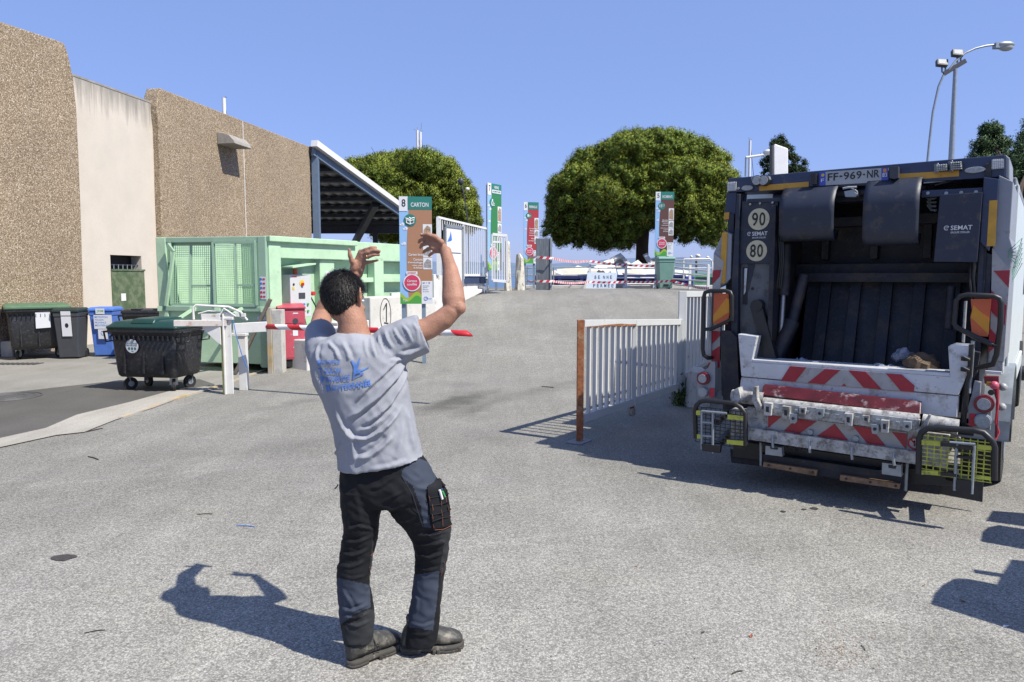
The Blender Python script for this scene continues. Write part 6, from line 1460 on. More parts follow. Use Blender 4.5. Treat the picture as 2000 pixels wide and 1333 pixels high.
# flat plates shaped back from the ground shadows, so they throw them at lower right
def shadow_caster(pts, h, dx=0):
    """ground outline (pixels) -> the same outline raised to height h back along the sun ray"""
    out = []
    for x, y in pts: g = gp(x, y); t = h / SUN.z; out.append(g + SUN * t)
    return out
def solid(mb, top, thick, m_):
    n = len(top); V = list(top) + [p - Vector((0, 0, thick)) for p in top]
    mb.add(V, [tuple(range(n)), tuple(range(2 * n - 1, n - 1, -1))] + [(i, (i + 1) % n, n + (i + 1) % n, n + i) for i in range(n)], m_)
mb = MB(); solid(mb, shadow_caster([(1815, 1180), (1822, 1160), (1838, 1143), (1862, 1130), (1885, 1130), (1942, 1141), (2150, 1150), (2150, 1285)], 1.15), .06, tbody); mb.build("shadow_plate_round", pv, bevel=.01)
mb = MB(); solid(mb, shadow_caster([(1945, 1142), (1975, 1093), (2000, 1096), (2160, 1120), (2160, 1150)], 1.5), .05, tbody); mb.build("shadow_plate_corner", pv)
mb = MB(); solid(mb, shadow_caster([(1915, 1058), (1918, 1040), (1930, 1030), (1950, 1026), (2120, 1052), (2120, 1095)], 1.35), .06, tbody); mb.build("shadow_plate_mid", pv)
mb = MB(); solid(mb, shadow_caster([(1925, 1018), (1938, 998), (2100, 1010), (2100, 1042)], 1.5), .05, tbody); mb.build("shadow_plate_far", pv)
mb = MB()
for p in ((4.9, 3.2), (6.2, 2.4)): mb.bar((p[0], p[1], 0), (p[0], p[1], 1.5), .08, .08, darkp)
mb.bar((3.7, 3.0, 1.12), (6.2, 2.4, 1.4), .08, .06, darkp); mb.bar((3.6, 3.6, 1.3), (6.2, 2.4, 1.45), .06, .06, darkp); mb.build("frame", pv)
mb = MB(); mb.box((8.6, 1.6, 1.7), (2.6, 2.2, 2.2), tbody); mb.box((6.6, 2.4, 1.3), (1.6, 1.6, .12), darkp); mb.build("box_body", pv, bevel=.05)
for p in ((5.6, 1.9), (5.6, 3.3), (8.6, .7), (8.6, 2.8)):
    mb = MB(); mb.cyl((p[0], p[1] - .12, .42), (p[0], p[1] + .12, .42), .42, tyre, n=28); mb.build("wheel", pv)
# small litter and leaves on the asphalt
leafm = mat("dry_leaf", (.22, .14, .06), .8, 0, .3, 30); redl = mat("reddish_leaf", (.3, .09, .04), .8); twig = mat("dark_twig", (.05, .04, .035), .9)
def leaf(x, y, s, m_, label, a=0):
    g = gp(x, y); z = terrain(g.x, g.y); mb = MB(); c, sn = math.cos(a), math.sin(a)
    pts = [(-1, 0, .0), (-.4, .5, .25), (.4, .45, .2), (1, 0, .45), (.4, -.4, .3), (-.4, -.5, .1)]
    V = [(g.x + s * (c * u - sn * v), g.y + s * (sn * u + c * v), z + .003 + s * w) for u, v, w in pts] + [(g.x, g.y, z + .002)]
    mb.add(V, [(i, (i + 1) % 6, 6) for i in range(6)], m_); tag(mb.build("fallen_leaf", recalc=False), label, "leaf", "leaves scattered on the asphalt")
leaf(1373, 1237, .012, twig, "small dark leaf on the asphalt below the middle of the picture", .4); leaf(1467, 1244, .016, redl, "reddish curled leaf on the asphalt at lower middle right", 1)
leaf(1243, 1108, .012, leafm, "brown pellet-like leaf midway between the man and the truck", 0); leaf(1804, 1145, .011, leafm, "tiny brown leaf left of the rounded shadow", .7); leaf(1880, 1176, .018, leafm, "brown leaf lying in the rounded shadow at lower right", 2.6); leaf(1965, 1225, .016, label_w, "whitish scrap in the shadow near the right edge", 0)
def stick(a, b, r, m_, label, name="twig"):
    p, q = gp(*a), gp(*b); mb = MB(); zz = Vector((0, 0, terrain(p.x, p.y) + r + .001)); mb.tube([p + zz, p.lerp(q, .5) + zz + Vector((.004, .006, .002)), q + zz], r, m_, 5); tag(mb.build(name), label, name)
stick((1682, 1262), (1690, 1272), .002, twig, "short dark twig on the asphalt at lower right"); stick((172, 893), (192, 899), .005, twig, "short dark twig on the asphalt left of the man")
stick((462, 1028), (497, 1030), .003, blue_l, "short bright blue string on the asphalt left of the man", "string"); stick((168, 845), (200, 838), .006, twig, "dark stick lying across the pale gutter")
stick((1058, 756), (1081, 758), .006, twig, "thin twig on the asphalt left of the rusty gate post"); stick((165, 1238), (205, 1232), .0025, twig, "faint thin twig at lower left"); stick((385, 1006), (415, 1005), .003, twig, "thin twig above the man's shadow")
stick((1430, 1318), (1450, 1312), .003, twig, "thin curved twig near the bottom edge")
rd = random.Random(9); dirtm = mat("reddish_sand", (.34, .22, .13), .95, 0, .3, 60); mb = MB()
for i in range(260):
    t = rd.random(); c = gp(1640 + rd.gauss(0, 34), 1268 + rd.gauss(0, 26)); s = rd.uniform(.0015, .004); mb.sph((c.x, c.y, s * .4), (s, s, s * .5), dirtm, 6)
tag(mb.build("spilled_sand"), kind='stuff')
r2 = random.Random(3); mb = MB()
for i in range(420):
    x = r2.uniform(20, 1980); y = r2.uniform(800, 1325); g = gp(x, y)
    if g.y > 8: continue
    s = r2.uniform(.002, .0045); mb.sph((g.x, g.y, s * .5), (s, s * .8, s * .6), [blkm, twig, blkm, leafm][i % 4], 6)
tag(mb.build("grit"), kind='stuff')
# ================================================================ the man
from mathutils.bvhtree import BVHTree
skin = mat("tanned_skin", (.40, .21, .14), .55, 0, .17, 11, .3, 120, spec=.3, fine=.06, fs=160)
sn = skin.node_tree.nodes["Principled BSDF"]; sn.inputs["Subsurface Weight"].default_value = .08; sn.inputs["Subsurface Scale"].default_value = .01
hairm = mat("dark_hair", (.011, .009, .008), .55, 0, .3, 60, spec=.35); hairg = mat("greying_hair", (.035, .032, .03), .55, 0, .3, 60)
shirt_m = mat("heather_grey_jersey", (.33, .345, .385), .92, 0, .06, 9, .12, 400, fine=.07, fs=420, spec=.15)
trou_k = mat("black_work_cloth", (.010, .011, .014), .8, 0, .15, 8, .15, 300, spec=.25); trou_n = mat("slate_blue_work_cloth", (.045, .057, .085), .8, 0, .1, 8, .15, 300, spec=.25)
trou_g = mat("faded_charcoal_cloth", (.035, .038, .042), .85, 0, .15, 8, .15, 300, spec=.2); thread = mat("orange_stitching", (.26, .08, .045), .8)
leather = mat("dusty_black_leather", (.05, .05, .045), .55, 0, .25, 14, .25, 70, dirt=((.22, .20, .16), .42, 16)); solem = mat("dusty_rubber_sole", (.065, .06, .052), .85, 0, .2, 20, .2, 60, dirt=((.25, .23, .19), .3, 18))

def remesh(mb, voxel, smooth=3, fac=.5):
    me = bpy.data.meshes.new("t"); me.from_pydata(mb.v, [], mb.f); bm = bmesh.new(); bm.from_mesh(me); bmesh.ops.recalc_face_normals(bm, faces=bm.faces); bm.to_mesh(me); bm.free()
    o = bpy.data.objects.new("t", me); scene.collection.objects.link(o)
    m_ = o.modifiers.new("r", 'REMESH'); m_.mode = 'VOXEL'; m_.voxel_size = voxel
    if smooth: s_ = o.modifiers.new("s", 'SMOOTH'); s_.iterations = smooth; s_.factor = fac
    bpy.context.view_layer.update(); dg = bpy.context.evaluated_depsgraph_get(); out = bpy.data.meshes.new_from_object(o.evaluated_get(dg))
    bpy.data.objects.remove(o); bpy.data.meshes.remove(me); return out
def co(me): a = np.empty(len(me.vertices) * 3, np.float32); me.vertices.foreach_get("co", a); return a.reshape(-1, 3).astype(float)
def nor(me): a = np.empty(len(me.vertices) * 3, np.float32); me.vertices.foreach_get("normal", a); return a.reshape(-1, 3).astype(float)
def setco(me, a): me.vertices.foreach_set("co", a.astype(np.float32).ravel()); me.update()
def npx(a):
    P = a - np.array([0, 0, H]); F = P[:, 1] * math.cos(PITCH) - P[:, 2] * math.sin(PITCH); U = P[:, 1] * math.sin(PITCH) + P[:, 2] * math.cos(PITCH)
    return 1000 + F_PX * P[:, 0] / F, 666.5 - F_PX * U / F
def nz(a, s, seed=0.0): return np.array([noise.noise(Vector((x * s + seed, y * s, z * s))) for x, y, z in a])
def finish(me, name, parent, mats_, label=None):
    me.materials.clear()
    for m_ in mats_: me.materials.append(m_)
    M = ROOTM[parent.name].inverted(); me.transform(M); me.polygons.foreach_set("use_smooth", [True] * len(me.polygons)); me.update()
    o = bpy.data.objects.new(name, me); scene.collection.objects.link(o); o.parent = parent; ROOTM[o.name] = ROOTM[parent.name]; tag(o, label); return o
def fold(px_, py_, pts, w):
    """distance weight to a fold line drawn in the plane of the cloth"""
    best = np.full(len(px_), 1e9); side = np.zeros(len(px_)); n = len(pts) - 1; tt = np.zeros(len(px_))
    for i, ((x0, y0), (x1, y1)) in enumerate(zip(pts, pts[1:])):
        dx, dy = x1 - x0, y1 - y0; L2 = dx * dx + dy * dy; t = np.clip(((px_ - x0) * dx + (py_ - y0) * dy) / L2, 0, 1)
        qx, qy = px_ - x0 - t * dx, py_ - y0 - t * dy; d = np.hypot(qx, qy); s_ = np.sign(qx * dy - qy * dx) * d
        k = d < best; best[k] = d[k]; side[k] = s_[k]; tt[k] = (i + t[k]) / n
    ends = np.clip(np.sin(np.pi * np.clip(tt, .02, .98)) * 1.6, 0, 1)
    return (np.exp(-(side / w) ** 2) * 1.0 - .55 * np.exp(-((side - 1.6 * w) / (1.1 * w)) ** 2)) * ends

man = thing("person", "man in a grey printed t-shirt and dark work trousers, arms raised, seen from behind", "person", tuple(gp(780, 1285)))
def ringpx(y, l, r, Y, dep, tilt=0, n=28, ex=2.3, yl=None, yr=None, dy=0):
    a = J(l, yl or y, Y); b = J(r, yr or y, Y); c = (a + b) / 2; ax = (b - a) / 2; ay = Vector((0, dep, tilt)); out = []
    for k in range(n):
        t = 2 * math.pi * k / n; cx, sy = math.cos(t), math.sin(t); f = (abs(cx) ** ex + abs(sy) ** ex) ** (-1 / ex); out.append(c + ax * cx * f + ay * sy * f)
    return out
def limb_ring(c, d, r, r2=None, n=20):
    d = Vector(d).normalized(); x = d.cross(Vector((0, 1, 0)));
    if x.length < .1: x = d.cross(Vector((0, 0, 1)))
    x.normalize(); y = x.cross(d).normalized(); r2 = r2 or r
    return [Vector(c) + x * (r * math.cos(2 * math.pi * k / n)) + y * (r2 * math.sin(2 * math.pi * k / n)) for k in range(n)]
def limbloft(mb, pts, radii, m_, n=20, cap=True):
    pts = [Vector(p) for p in pts]; rs = []
    for i, p in enumerate(pts):
        d = pts[min(i + 1, len(pts) - 1)] - pts[max(i - 1, 0)]; r = radii[i]; r = r if isinstance(r, tuple) else (r, r); rs.append(limb_ring(p, d, r[0], r[1], n))
    mb.loft(rs, m_, cap)
    if cap:
        mb.sph(pts[0], (radii[0] if not isinstance(radii[0], tuple) else min(radii[0])) * .98, m_, 12); mb.sph(pts[-1], (radii[-1] if not isinstance(radii[-1], tuple) else min(radii[-1])) * .98, m_, 12)

# --- body: head, neck, arms, hands (and the covered torso and legs) in one surface
YM = 3.12
b = MB(); HC = J(672, 583, YM + .04); HR = Matrix.Rotation(R_(-24), 3, 'Z') @ Matrix.Rotation(R_(-8), 3, 'X') @ Matrix.Rotation(R_(-4), 3, 'Y')
hp = lambda x, y, z: HC + HR @ Vector((x, y, z))
b.sph(hp(0, -.008, .018), (.077, .096, .094), skin, 28, HR); b.sph(hp(0, .04, -.045), (.060, .062, .078), skin, 22, HR); b.sph(hp(0, .066, -.100), (.034, .030, .026), skin, 16, HR)
b.sph(hp(0, .0, -.05), (.066, .07, .06), skin, 18, HR)
limbloft(b, [hp(0, .092, .0), hp(0, .112, -.035), hp(0, .104, -.046)], [.009, .013, .012], skin, 12)
for s in (-1, 1):
    b.sph(hp(s * .014, .098, -.045), (.010, .010, .008), skin, 10, HR); b.sph(hp(s * .03, .082, .012), (.020, .012, .008), skin, 10, HR); b.sph(hp(s * .04, .070, -.04), (.02, .02, .018), skin, 10, HR)
    # ear: rim, bowl and lobe
    e = [(.078, .004, .028), (.094, -.014, .038), (.104, -.026, .020), (.103, -.024, -.010), (.092, -.010, -.036), (.080, .004, -.040)]
    limbloft(b, [hp(s * x, y, z) for x, y, z in e], [.004, .0055, .006, .006, .006, .004], skin, 10); b.sph(hp(s * .090, -.010, 0), (.009, .018, .030), skin, 12, HR)
b.sph(hp(0, .092, -.072), (.024, .012, .007), skin, 12, HR); b.sph(hp(0, .090, -.083), (.020, .012, .007), skin, 12, HR)
nk = [J(690, 668, YM + .01), J(690, 650, YM + .01), J(688, 630, YM + .012), J(682, 606, YM + .02), J(678, 590, YM + .03)]
limbloft(b, nk, [(.10, .075), (.072, .062), (.062, .058), (.062, .058), (.06, .058)], skin, 24)
# covered torso and legs
b.loft([ringpx(y, l, r, YM, d) for y, l, r, d in ((662, 650, 740, .07), (685, 622, 768, .09), (720, 624, 776, .095), (800, 655, 782, .09), (880, 675, 800, .09), (950, 685, 830, .09))], skin)
b.loft([ringpx(y, l, r, YY, .05) for y, l, r, YY in ((935, 685, 745, YM), (1010, 690, 725, YM), (1130, 675, 705, YM - .01), (1230, 690, 714, YM), (1262, 690, 714, YM))], skin)
b.loft([ringpx(y, l, r, YY, .05) for y, l, r, YY in ((935, 765, 840, YM), (1030, 815, 858, YM + .04), (1130, 825, 852, YM + .08), (1235, 806, 838, YM + .08), (1258, 806, 838, YM + .08))], skin)
# right arm
sh = J(762, 672, YM); elb = J(889, 603, YM + .02); wr = J(869, 488, YM + .18)
limbloft(b, [sh, J(800, 655, YM), J(838, 641, YM + .01), J(868, 622, YM + .015), J(884, 607, YM + .02)], [.062, .056, .049, .046, (.040, .042)], skin, 24)
limbloft(b, [J(886, 606, YM + .02), J(886, 588, YM + .035), J(884, 560, YM + .07), J(879, 525, YM + .12), J(873, 502, YM + .16), wr], [.041, (.052, .045), (.047, .043), (.034, .032), (.027, .024), (.027, .021)], skin, 24)
b.sph(J(897, 602, YM + .01), .030, skin, 14)
def digit(mb, pts, r0, r1):
    n = len(pts); P = [Vector(p) for p in pts]; rr = [r0 + (r1 - r0) * i / (n - 1) for i in range(n)]
    # knuckles slightly fuller than the shafts between them
    Q = []; R2 = []
    for i in range(n - 1):
        Q += [P[i], P[i].lerp(P[i + 1], .5)]; R2 += [rr[i] * 1.05, (rr[i] + rr[i + 1]) / 2 * .93]
    Q.append(P[-1]); R2.append(rr[-1]); mb.tube(Q, R2, skin, 12)
    for p, r in zip(P, rr): mb.sph(p, r * 1.04, skin, 12)
# right hand: back of the hand towards us, fingers curling away to the left, thumb on top
Yh = YM + .20
K = dict(i=J(838, 466, Yh - .005), m=J(839, 475, Yh - .012), r=J(843, 484, Yh - .008), p=J(850, 491, Yh))
for k, (wx, wy) in zip('imrp', ((862, 476), (865, 480), (868, 485), (871, 490))): digit(b, [J(wx, wy, Yh), Vector(K[k]).lerp(J(wx, wy, Yh), .45) , K[k]], .0155, .0115)
b.sph(J(855, 480, Yh), (.032, .017, .026), skin, 16)
digit(b, [K['i'], J(826, 467, Yh + .010), J(820, 470, Yh + .030), J(818, 474, Yh + .045)], .0100, .0075)
digit(b, [K['m'], J(829, 477, Yh + .006), J(823, 480, Yh + .030), J(821, 484, Yh + .048)], .0102, .0078)
digit(b, [K['r'], J(835, 488, Yh + .010), J(829, 491, Yh + .034), J(827, 494, Yh + .050)], .0098, .0074)
digit(b, [K['p'], J(844, 495, Yh + .016), J(840, 498, Yh + .034), J(838, 500, Yh + .046)], .0085, .0065)
digit(b, [J(862, 474, Yh - .012), J(849, 463, Yh - .022), J(836, 459, Yh - .022), J(824, 459.5, Yh - .012)], .0155, .0090)
# left arm: upper arm lifted forward, forearm up behind the head, palm towards us
YE = YM + .30
limbloft(b, [J(640, 686, YM + .02), J(628, 664, YM + .12), J(626, 640, YM + .22), J(630, 616, YE)], [.060, .056, .050, .044], skin, 24)
limbloft(b, [J(630, 616, YE), J(640, 598, YE + .01), J(660, 573, YE + .04), J(684, 545, YE + .07), J(693, 533, YE + .08)], [.044, (.050, .045), (.044, .04), (.031, .028), (.028, .022)], skin, 24)
Yl = YE + .08
ML = dict(i=J(704, 492, Yl - .01), m=J(708, 497, Yl - .018), r=J(710, 504, Yl - .018), p=J(711, 513, Yl - .010))
for k, (wx, wy) in zip('imrp', ((690, 531), (694, 533), (698, 535), (702, 537))): digit(b, [J(wx, wy, Yl + .005), Vector(ML[k]).lerp(J(wx, wy, Yl), .45), ML[k]], .0165, .0120)
b.sph(J(693, 520, Yl - .014), (.022, .018, .034), skin, 16, Matrix.Rotation(.5, 3, 'Y')); b.sph(J(706, 522, Yl - .008), (.016, .016, .032), skin, 14)
digit(b, [ML['i'], J(714, 488, Yl - .024), J(725, 484, Yl - .034), J(734, 484, Yl - .036)], .0098, .0074)
digit(b, [ML['m'], J(718, 494, Yl - .034), J(731, 489.5, Yl - .044), J(741, 491, Yl - .046)], .0100, .0076)
digit(b, [ML['r'], J(720, 502, Yl - .034), J(731, 498.5, Yl - .044), J(740, 498.5, Yl - .044)], .0096, .0072)
digit(b, [ML['p'], J(720, 513, Yl - .022), J(730, 510.5, Yl - .030), J(738, 509, Yl - .032)], .0086, .0064)
digit(b, [J(694, 522, Yl - .012), J(687, 510, Yl - .030), J(683, 498, Yl - .040), J(682, 488, Yl - .042)], .0150, .0085)
me = remesh(b, .0042, 4, .5); V = co(me); Nm = nor(me)
V += Nm * (nz(V, 22)[:, None] * .0018); setco(me, V)
lipm = mat("lips", (.30, .10, .08), .4); body = finish(me, "body", man, [skin])
mb = MB()
for s in (-1, 1): mb.sph(hp(s * .031, .088, -.004), (.012, .010, .007), white_txt, 12, HR); mb.sph(hp(s * .031, .0955, -.004), (.005, .004, .005), black_txt, 10, HR)
mb.build("eyes", man)
mb = MB(); mb.sph(hp(0, .1, -.073), (.022, .008, .004), lipm, 12, HR); mb.sph(hp(0, .099, -.081), (.019, .008, .005), lipm, 12, HR); mb.build("lips", man)
mb = MB()
for tipc, n_ in ((J(824, 459, Yh - .012), 1),): mb.sph(tipc + Vector((-.002, -.0075, .002)), (.0065, .002, .0055), mat("fingernail", (.5, .3, .24), .3, var=0), 10)
mb.build("fingernail", man)
ring_m = mat("gold_ring", (.6, .42, .2), .3, .9, 0); mb = MB(); p = J(718.5, 502.2, Yl - .033)
d = (J(731, 498.5, Yl - .044) - ML['r']).normalized(); x = d.cross(Vector((0, 0, 1))).normalized(); y = x.cross(d)
mb.tube([p + (x * math.cos(k * .5236) + y * math.sin(k * .5236)) * .0098 for k in range(12)], .0016, ring_m, 6, True); mb.build("finger_ring", man)
# --- hair: a shell over the skull plus several thousand short locks
def hairline(x, y, z):      # True where hair grows (head coordinates)
    if y > .055: return z > .062
    if abs(x) > .05 and y > -.004: return z > .035 - (.02 if y < .02 else 0)
    if y > -.03: return z > -.010 - max(0, (-.004 - y)) * 1.2
    return z > -.082 + .25 * abs(x) * 0
h = MB(); n = 40; rings = []
for i in range(1, 30):
    t = math.pi * i / 30; ring = []
    for j in range(n):
        a = 2 * math.pi * j / n; d = Vector((math.sin(t) * math.cos(a), math.sin(t) * math.sin(a), math.cos(t))); q = Vector((d.x * .0865, d.y * .107 - .010, d.z * .106 + .018))
        if q.z < -.0: q = Vector((q.x * (1 - .9 * abs(q.z)), q.y, q.z * 1.02))
        if not hairline(q.x, q.y, q.z): q = Vector((q.x * .86, (q.y + .008) * .86 - .008, (q.z - .018) * .86 + .018))
        ring.append(hp(*q))
    rings.append(ring)
h.loft(rings, hairm); me = remesh(h, .0045, 2); V = co(me); Nm = nor(me)
V += Nm * ((nz(V, 45) * .005 + nz(V * np.array([1, 1, .45]), 110, 3) * .004)[:, None]); setco(me, V); hair = finish(me, "hair", man, [hairm])
r = np.random.default_rng(5); LV = []; LF = []; LM = []; k = 0
while k < 9000:
    d = r.normal(0, 1, 3); d /= np.linalg.norm(d); q = Vector((d[0] * .0855, d[1] * .106 - .010, d[2] * .105 + .018))
    if not hairline(q.x, q.y, q.z): continue
    if q.z < 0: q = Vector((q.x * (1 - .9 * abs(q.z)), q.y, q.z * 1.02))
    nn = Vector((d[0], d[1], d[2])); crown = Vector((.01, -.035, .115)); flow = (q - crown); flow = (flow - nn * flow.dot(nn)); flow = flow.normalized() if flow.length > 1e-4 else Vector((1, 0, 0))
    sw = Vector((flow.y, -flow.x, 0)) * .35; fl = (flow + sw + Vector(r.normal(0, .22, 3))).normalized(); L = r.uniform(.012, .028) * (1.2 if q.z > .03 else .8)
    lift = r.uniform(.10, .38) if r.random() < .96 else r.uniform(.5, .9); p0 = q; p1 = q + fl * L * .5 + nn * L * lift * .6; p2 = q + fl * L + nn * L * lift * .55; wv = fl.cross(nn).normalized() * r.uniform(.0007, .0016); b0 = len(LV)
    for p, w in ((p0, 1), (p1, .8), (p2, .1)): LV += [hp(*(p + wv * w)), hp(*(p - wv * w))]
    LF += [(b0, b0 + 1, b0 + 3, b0 + 2), (b0 + 2, b0 + 3, b0 + 5, b0 + 4)]; g = 1 if (r.random() < (.16 if q.z < 0 else .03)) else 0; LM += [g, g]; k += 1
s = MB(); s.v = [tuple(v) for v in LV]; s.f = LF; s.mi = LM; s.sm = [False] * len(LF); s.mats = [hairm, hairg]; s.build("locks", hair, recalc=False)
# --- t-shirt
s = MB()
rows = [(650, 660, 712, .066, 0), (657, 646, 728, .085, 0), (668, 618, 762, .105, 0), (684, 606, 786, .122, 0), (702, 603, 792, .132, 0), (722, 607, 795, .136, 0), (748, 614, 798, .136, 0), (780, 629, 802, .134, 0), (810, 641, 808, .132, 0), (840, 650, 815, .132, 0), (868, 656, 821, .134, 0), (890, 659, 825, .136, 0)]
rings = [ringpx(y, l, r, YM - .005, d) for y, l, r, d, _ in rows]
rings.append(ringpx(906, 661, 829, YM - .005, .138, yl=915, yr=889, tilt=.010)); s.loft(rings, shirt_m)
limbloft(s, [J(735, 690, YM), J(766, 676, YM), J(800, 661, YM), J(828, 651, YM + .005)], [.075, (.098, .085), (.092, .080), (.089, .074)], shirt_m, 28, cap=False)
s.add(limb_ring(J(828, 651, YM + .005), J(828, 651, YM) - J(800, 661, YM), .089, .074, 28), [tuple(range(28))], shirt_m); s.add(limb_ring(J(735, 690, YM), J(766, 676, YM) - J(735, 690, YM), .075, .075, 28), [tuple(range(28))], shirt_m)
s.f = s.f[:-2]; s.mi = s.mi[:-2]; s.sm = s.sm[:-2]
kk = len(s.v) - 28 * 6
s.f.append(tuple(kk + 27 - i for i in range(28))); s.f.append(tuple(kk + 28 * 3 + i for i in range(28))); s.mi += [0, 0]; s.sm += [True, True]
s.v = s.v[:-56]
LS = [J(640, 700, YM + .01), J(630, 680, YM + .05), J(627, 662, YM + .13), J(626, 648, YM + .20)]
limbloft(s, LS, [.085, (.078, .082), (.071, .074), (.066, .068)], shirt_m, 24, cap=False); kk = len(s.v) - 24 * 4
s.f.append(tuple(kk + 23 - i for i in range(24))); s.f.append(tuple(kk + 72 + i for i in range(24))); s.mi += [0, 0]; s.sm += [True, True]
me = remesh(s, .0062, 5, .5); V = co(me); Nm = nor(me); px_, py_ = npx(V); back = 1 / (1 + np.exp((V[:, 1] - YM - .02) * 60))
folds = [([(797, 700), (776, 736), (740, 775), (700, 806), (676, 820)], 5, .010), ([(800, 716), (786, 750), (762, 790), (738, 812), (712, 830)], 4.5, .009), ([(790, 690), (752, 728), (712, 764), (690, 790)], 4, .006),
         ([(665, 838), (690, 856), (716, 858), (745, 842), (762, 826), (786, 796)], 4.5, .011), ([(655, 806), (668, 835), (688, 850)], 4, .006), ([(690, 897), (720, 892), (748, 872), (768, 850)], 6, .009), ([(700, 842), (725, 836), (745, 818)], 4, .007),
         ([(672, 828), (690, 868), (692, 905)], 5, .005), ([(770, 905), (785, 860), (790, 820)], 8, .004), ([(810, 880), (802, 840), (796, 800)], 6, .004),
         ([(724, 656), (727, 676), (734, 700)], 3.2, .006), ([(738, 652), (742, 672), (750, 690)], 3.2, .006), ([(752, 646), (757, 664), (768, 682)], 3.2, .006), ([(712, 660), (714, 684), (720, 700)], 3.4, .004), ([(768, 640), (776, 656), (790, 674)], 3.2, .006), ([(785, 634), (796, 648), (806, 670)], 3, .005), ([(806, 628), (815, 645), (818, 668)], 3, .004),
         ([(668, 668), (680, 690), (684, 706)], 5, .006), ([(640, 668), (655, 684), (664, 706)], 4, .006), ([(622, 672), (618, 690), (620, 712)], 3.5, .005), ([(780, 694), (800, 690), (822, 682)], 4, .008), ([(760, 706), (785, 702), (806, 692)], 4, .006),
         ([(612, 720), (626, 756), (640, 800)], 5, .004), ([(650, 890), (662, 880), (672, 862)], 4, .005), ([(720, 918), (760, 912), (800, 898)], 5, .003)]
disp = np.zeros(len(V))
for pts, w, amp in folds: disp += 1.7 * amp * fold(px_, py_, pts, w * .8)
disp = disp * back; dn_ = nz(V * np.array([1, 1, .8]), 16, 2.0) * .0035 + nz(V + disp[:, None], 38, 7.0) * .0014 - np.abs(nz(V * np.array([1, 1, .55]) + V[:, [2]] * np.array([.6, 0, 0]), 17, 11.0)) * .006
V += Nm * (disp + dn_)[:, None]; setco(me, V)
V = co(me); P3 = [tuple(q) for q in V]; bvh = BVHTree.FromPolygons(P3, [tuple(p.vertices) for p in me.polygons])
shirt = finish(me, "t_shirt", man, [shirt_m])
def on_cloth(x, y, lift=.0038):
    d = ray(x, y).normalized(); hit = bvh.ray_cast(CP, d)
    if hit[0] is None: return J(x, y, 2.98)
    return hit[0] + Vector((0, -1, 0)) * lift
def cloth_text(mb, s_, UL, UR, LL, LR, m_):
    V2, F2 = text2d('*' + s_); bm = bmesh.new(); vs_ = [bm.verts.new((x, y, 0)) for x, y in V2]
    for f_ in F2:
        try: bm.faces.new([vs_[i] for i in f_])
        except ValueError: pass
    bmesh.ops.triangulate(bm, faces=bm.faces)
    bmesh.ops.subdivide_edges(bm, edges=[e for e in bm.edges if e.calc_length() > .04], cuts=1); bmesh.ops.triangulate(bm, faces=bm.faces)
    bmesh.ops.subdivide_edges(bm, edges=[e for e in bm.edges if e.calc_length() > .04], cuts=1); bmesh.ops.triangulate(bm, faces=bm.faces)
    bm.verts.index_update(); out = []
    for v in bm.verts:
        x, y = v.co.x, v.co.y; top = (UL[0] + (UR[0] - UL[0]) * x, UL[1] + (UR[1] - UL[1]) * x); bot = (LL[0] + (LR[0] - LL[0]) * x, LL[1] + (LR[1] - LL[1]) * x)
        out.append(on_cloth(bot[0] + (top[0] - bot[0]) * y, bot[1] + (top[1] - bot[1]) * y))
    mb.add(out, [tuple(v.index for v in f_.verts) for f_ in bm.faces], m_); bm.free()
blue_p = mat("royal_blue_print", (.09, .22, .60), .7, 0, .12, 30)
t_ = MB()
cloth_text(t_, "M", (620, 702.5), (625, 702), (621, 714.5), (626, 714), blue_p); cloth_text(t_, "ÉTROPOLE", (627, 702.5), (664.5, 701), (627.5, 713), (664.8, 710), blue_p)
cloth_text(t_, "T", (621.5, 718.5), (629, 718.5), (624.5, 733), (631, 732.5), blue_p); cloth_text(t_, "OULON", (631.5, 720.5), (665.5, 718), (633, 732), (666.5, 728.5), blue_p)
cloth_text(t_, "P", (626, 735), (633, 734.5), (629, 749), (634, 748.5), blue_p); cloth_text(t_, "ROVENCE", (635, 737), (683.5, 732), (636.5, 748), (684.5, 743), blue_p)
cloth_text(t_, "M", (635, 752), (643, 751), (639, 766), (646, 765), blue_p); cloth_text(t_, "ÉDITERRANÉE", (647, 752), (723.5, 739), (648.5, 764), (725, 754), blue_p)
zq = lambda pts: [(560 + .2776 * x, 430 + .2776 * y) for x, y in pts]
def cloth_poly(mb, pts):
    bm = bmesh.new(); f_ = bm.faces.new([bm.verts.new((x, y, 0)) for x, y in pts]); bmesh.ops.triangulate(bm, faces=[f_]); bmesh.ops.subdivide_edges(bm, edges=bm.edges[:], cuts=2, use_grid_fill=True); bmesh.ops.triangulate(bm, faces=bm.faces[:]); bm.verts.index_update()
    mb.add([on_cloth(v.co.x, v.co.y) for v in bm.verts], [tuple(v.index for v in q.verts) for q in bm.faces], blue_p); bm.free()
def stroke(pts, w0, w1):
    L_ = []; R2_ = []; n_ = len(pts)
    for i, (x, y) in enumerate(pts):
        a_ = pts[max(0, i - 1)]; b_ = pts[min(n_ - 1, i + 1)]; dx, dy = b_[0] - a_[0], b_[1] - a_[1]; l_ = math.hypot(dx, dy); w = (w0 + (w1 - w0) * i / (n_ - 1)) / 2
        L_.append((x - dy / l_ * w, y + dx / l_ * w)); R2_.append((x + dy / l_ * w, y - dx / l_ * w))
    cloth_poly(t_, zq(L_ + R2_[::-1]))
stroke([(487, 1040), (472, 1010), (456, 986)], 26, 8); stroke([(490, 1040), (505, 1005), (518, 968)], 24, 6); stroke([(488, 1030), (482, 1060), (478, 1085), (468, 1116)], 30, 8)
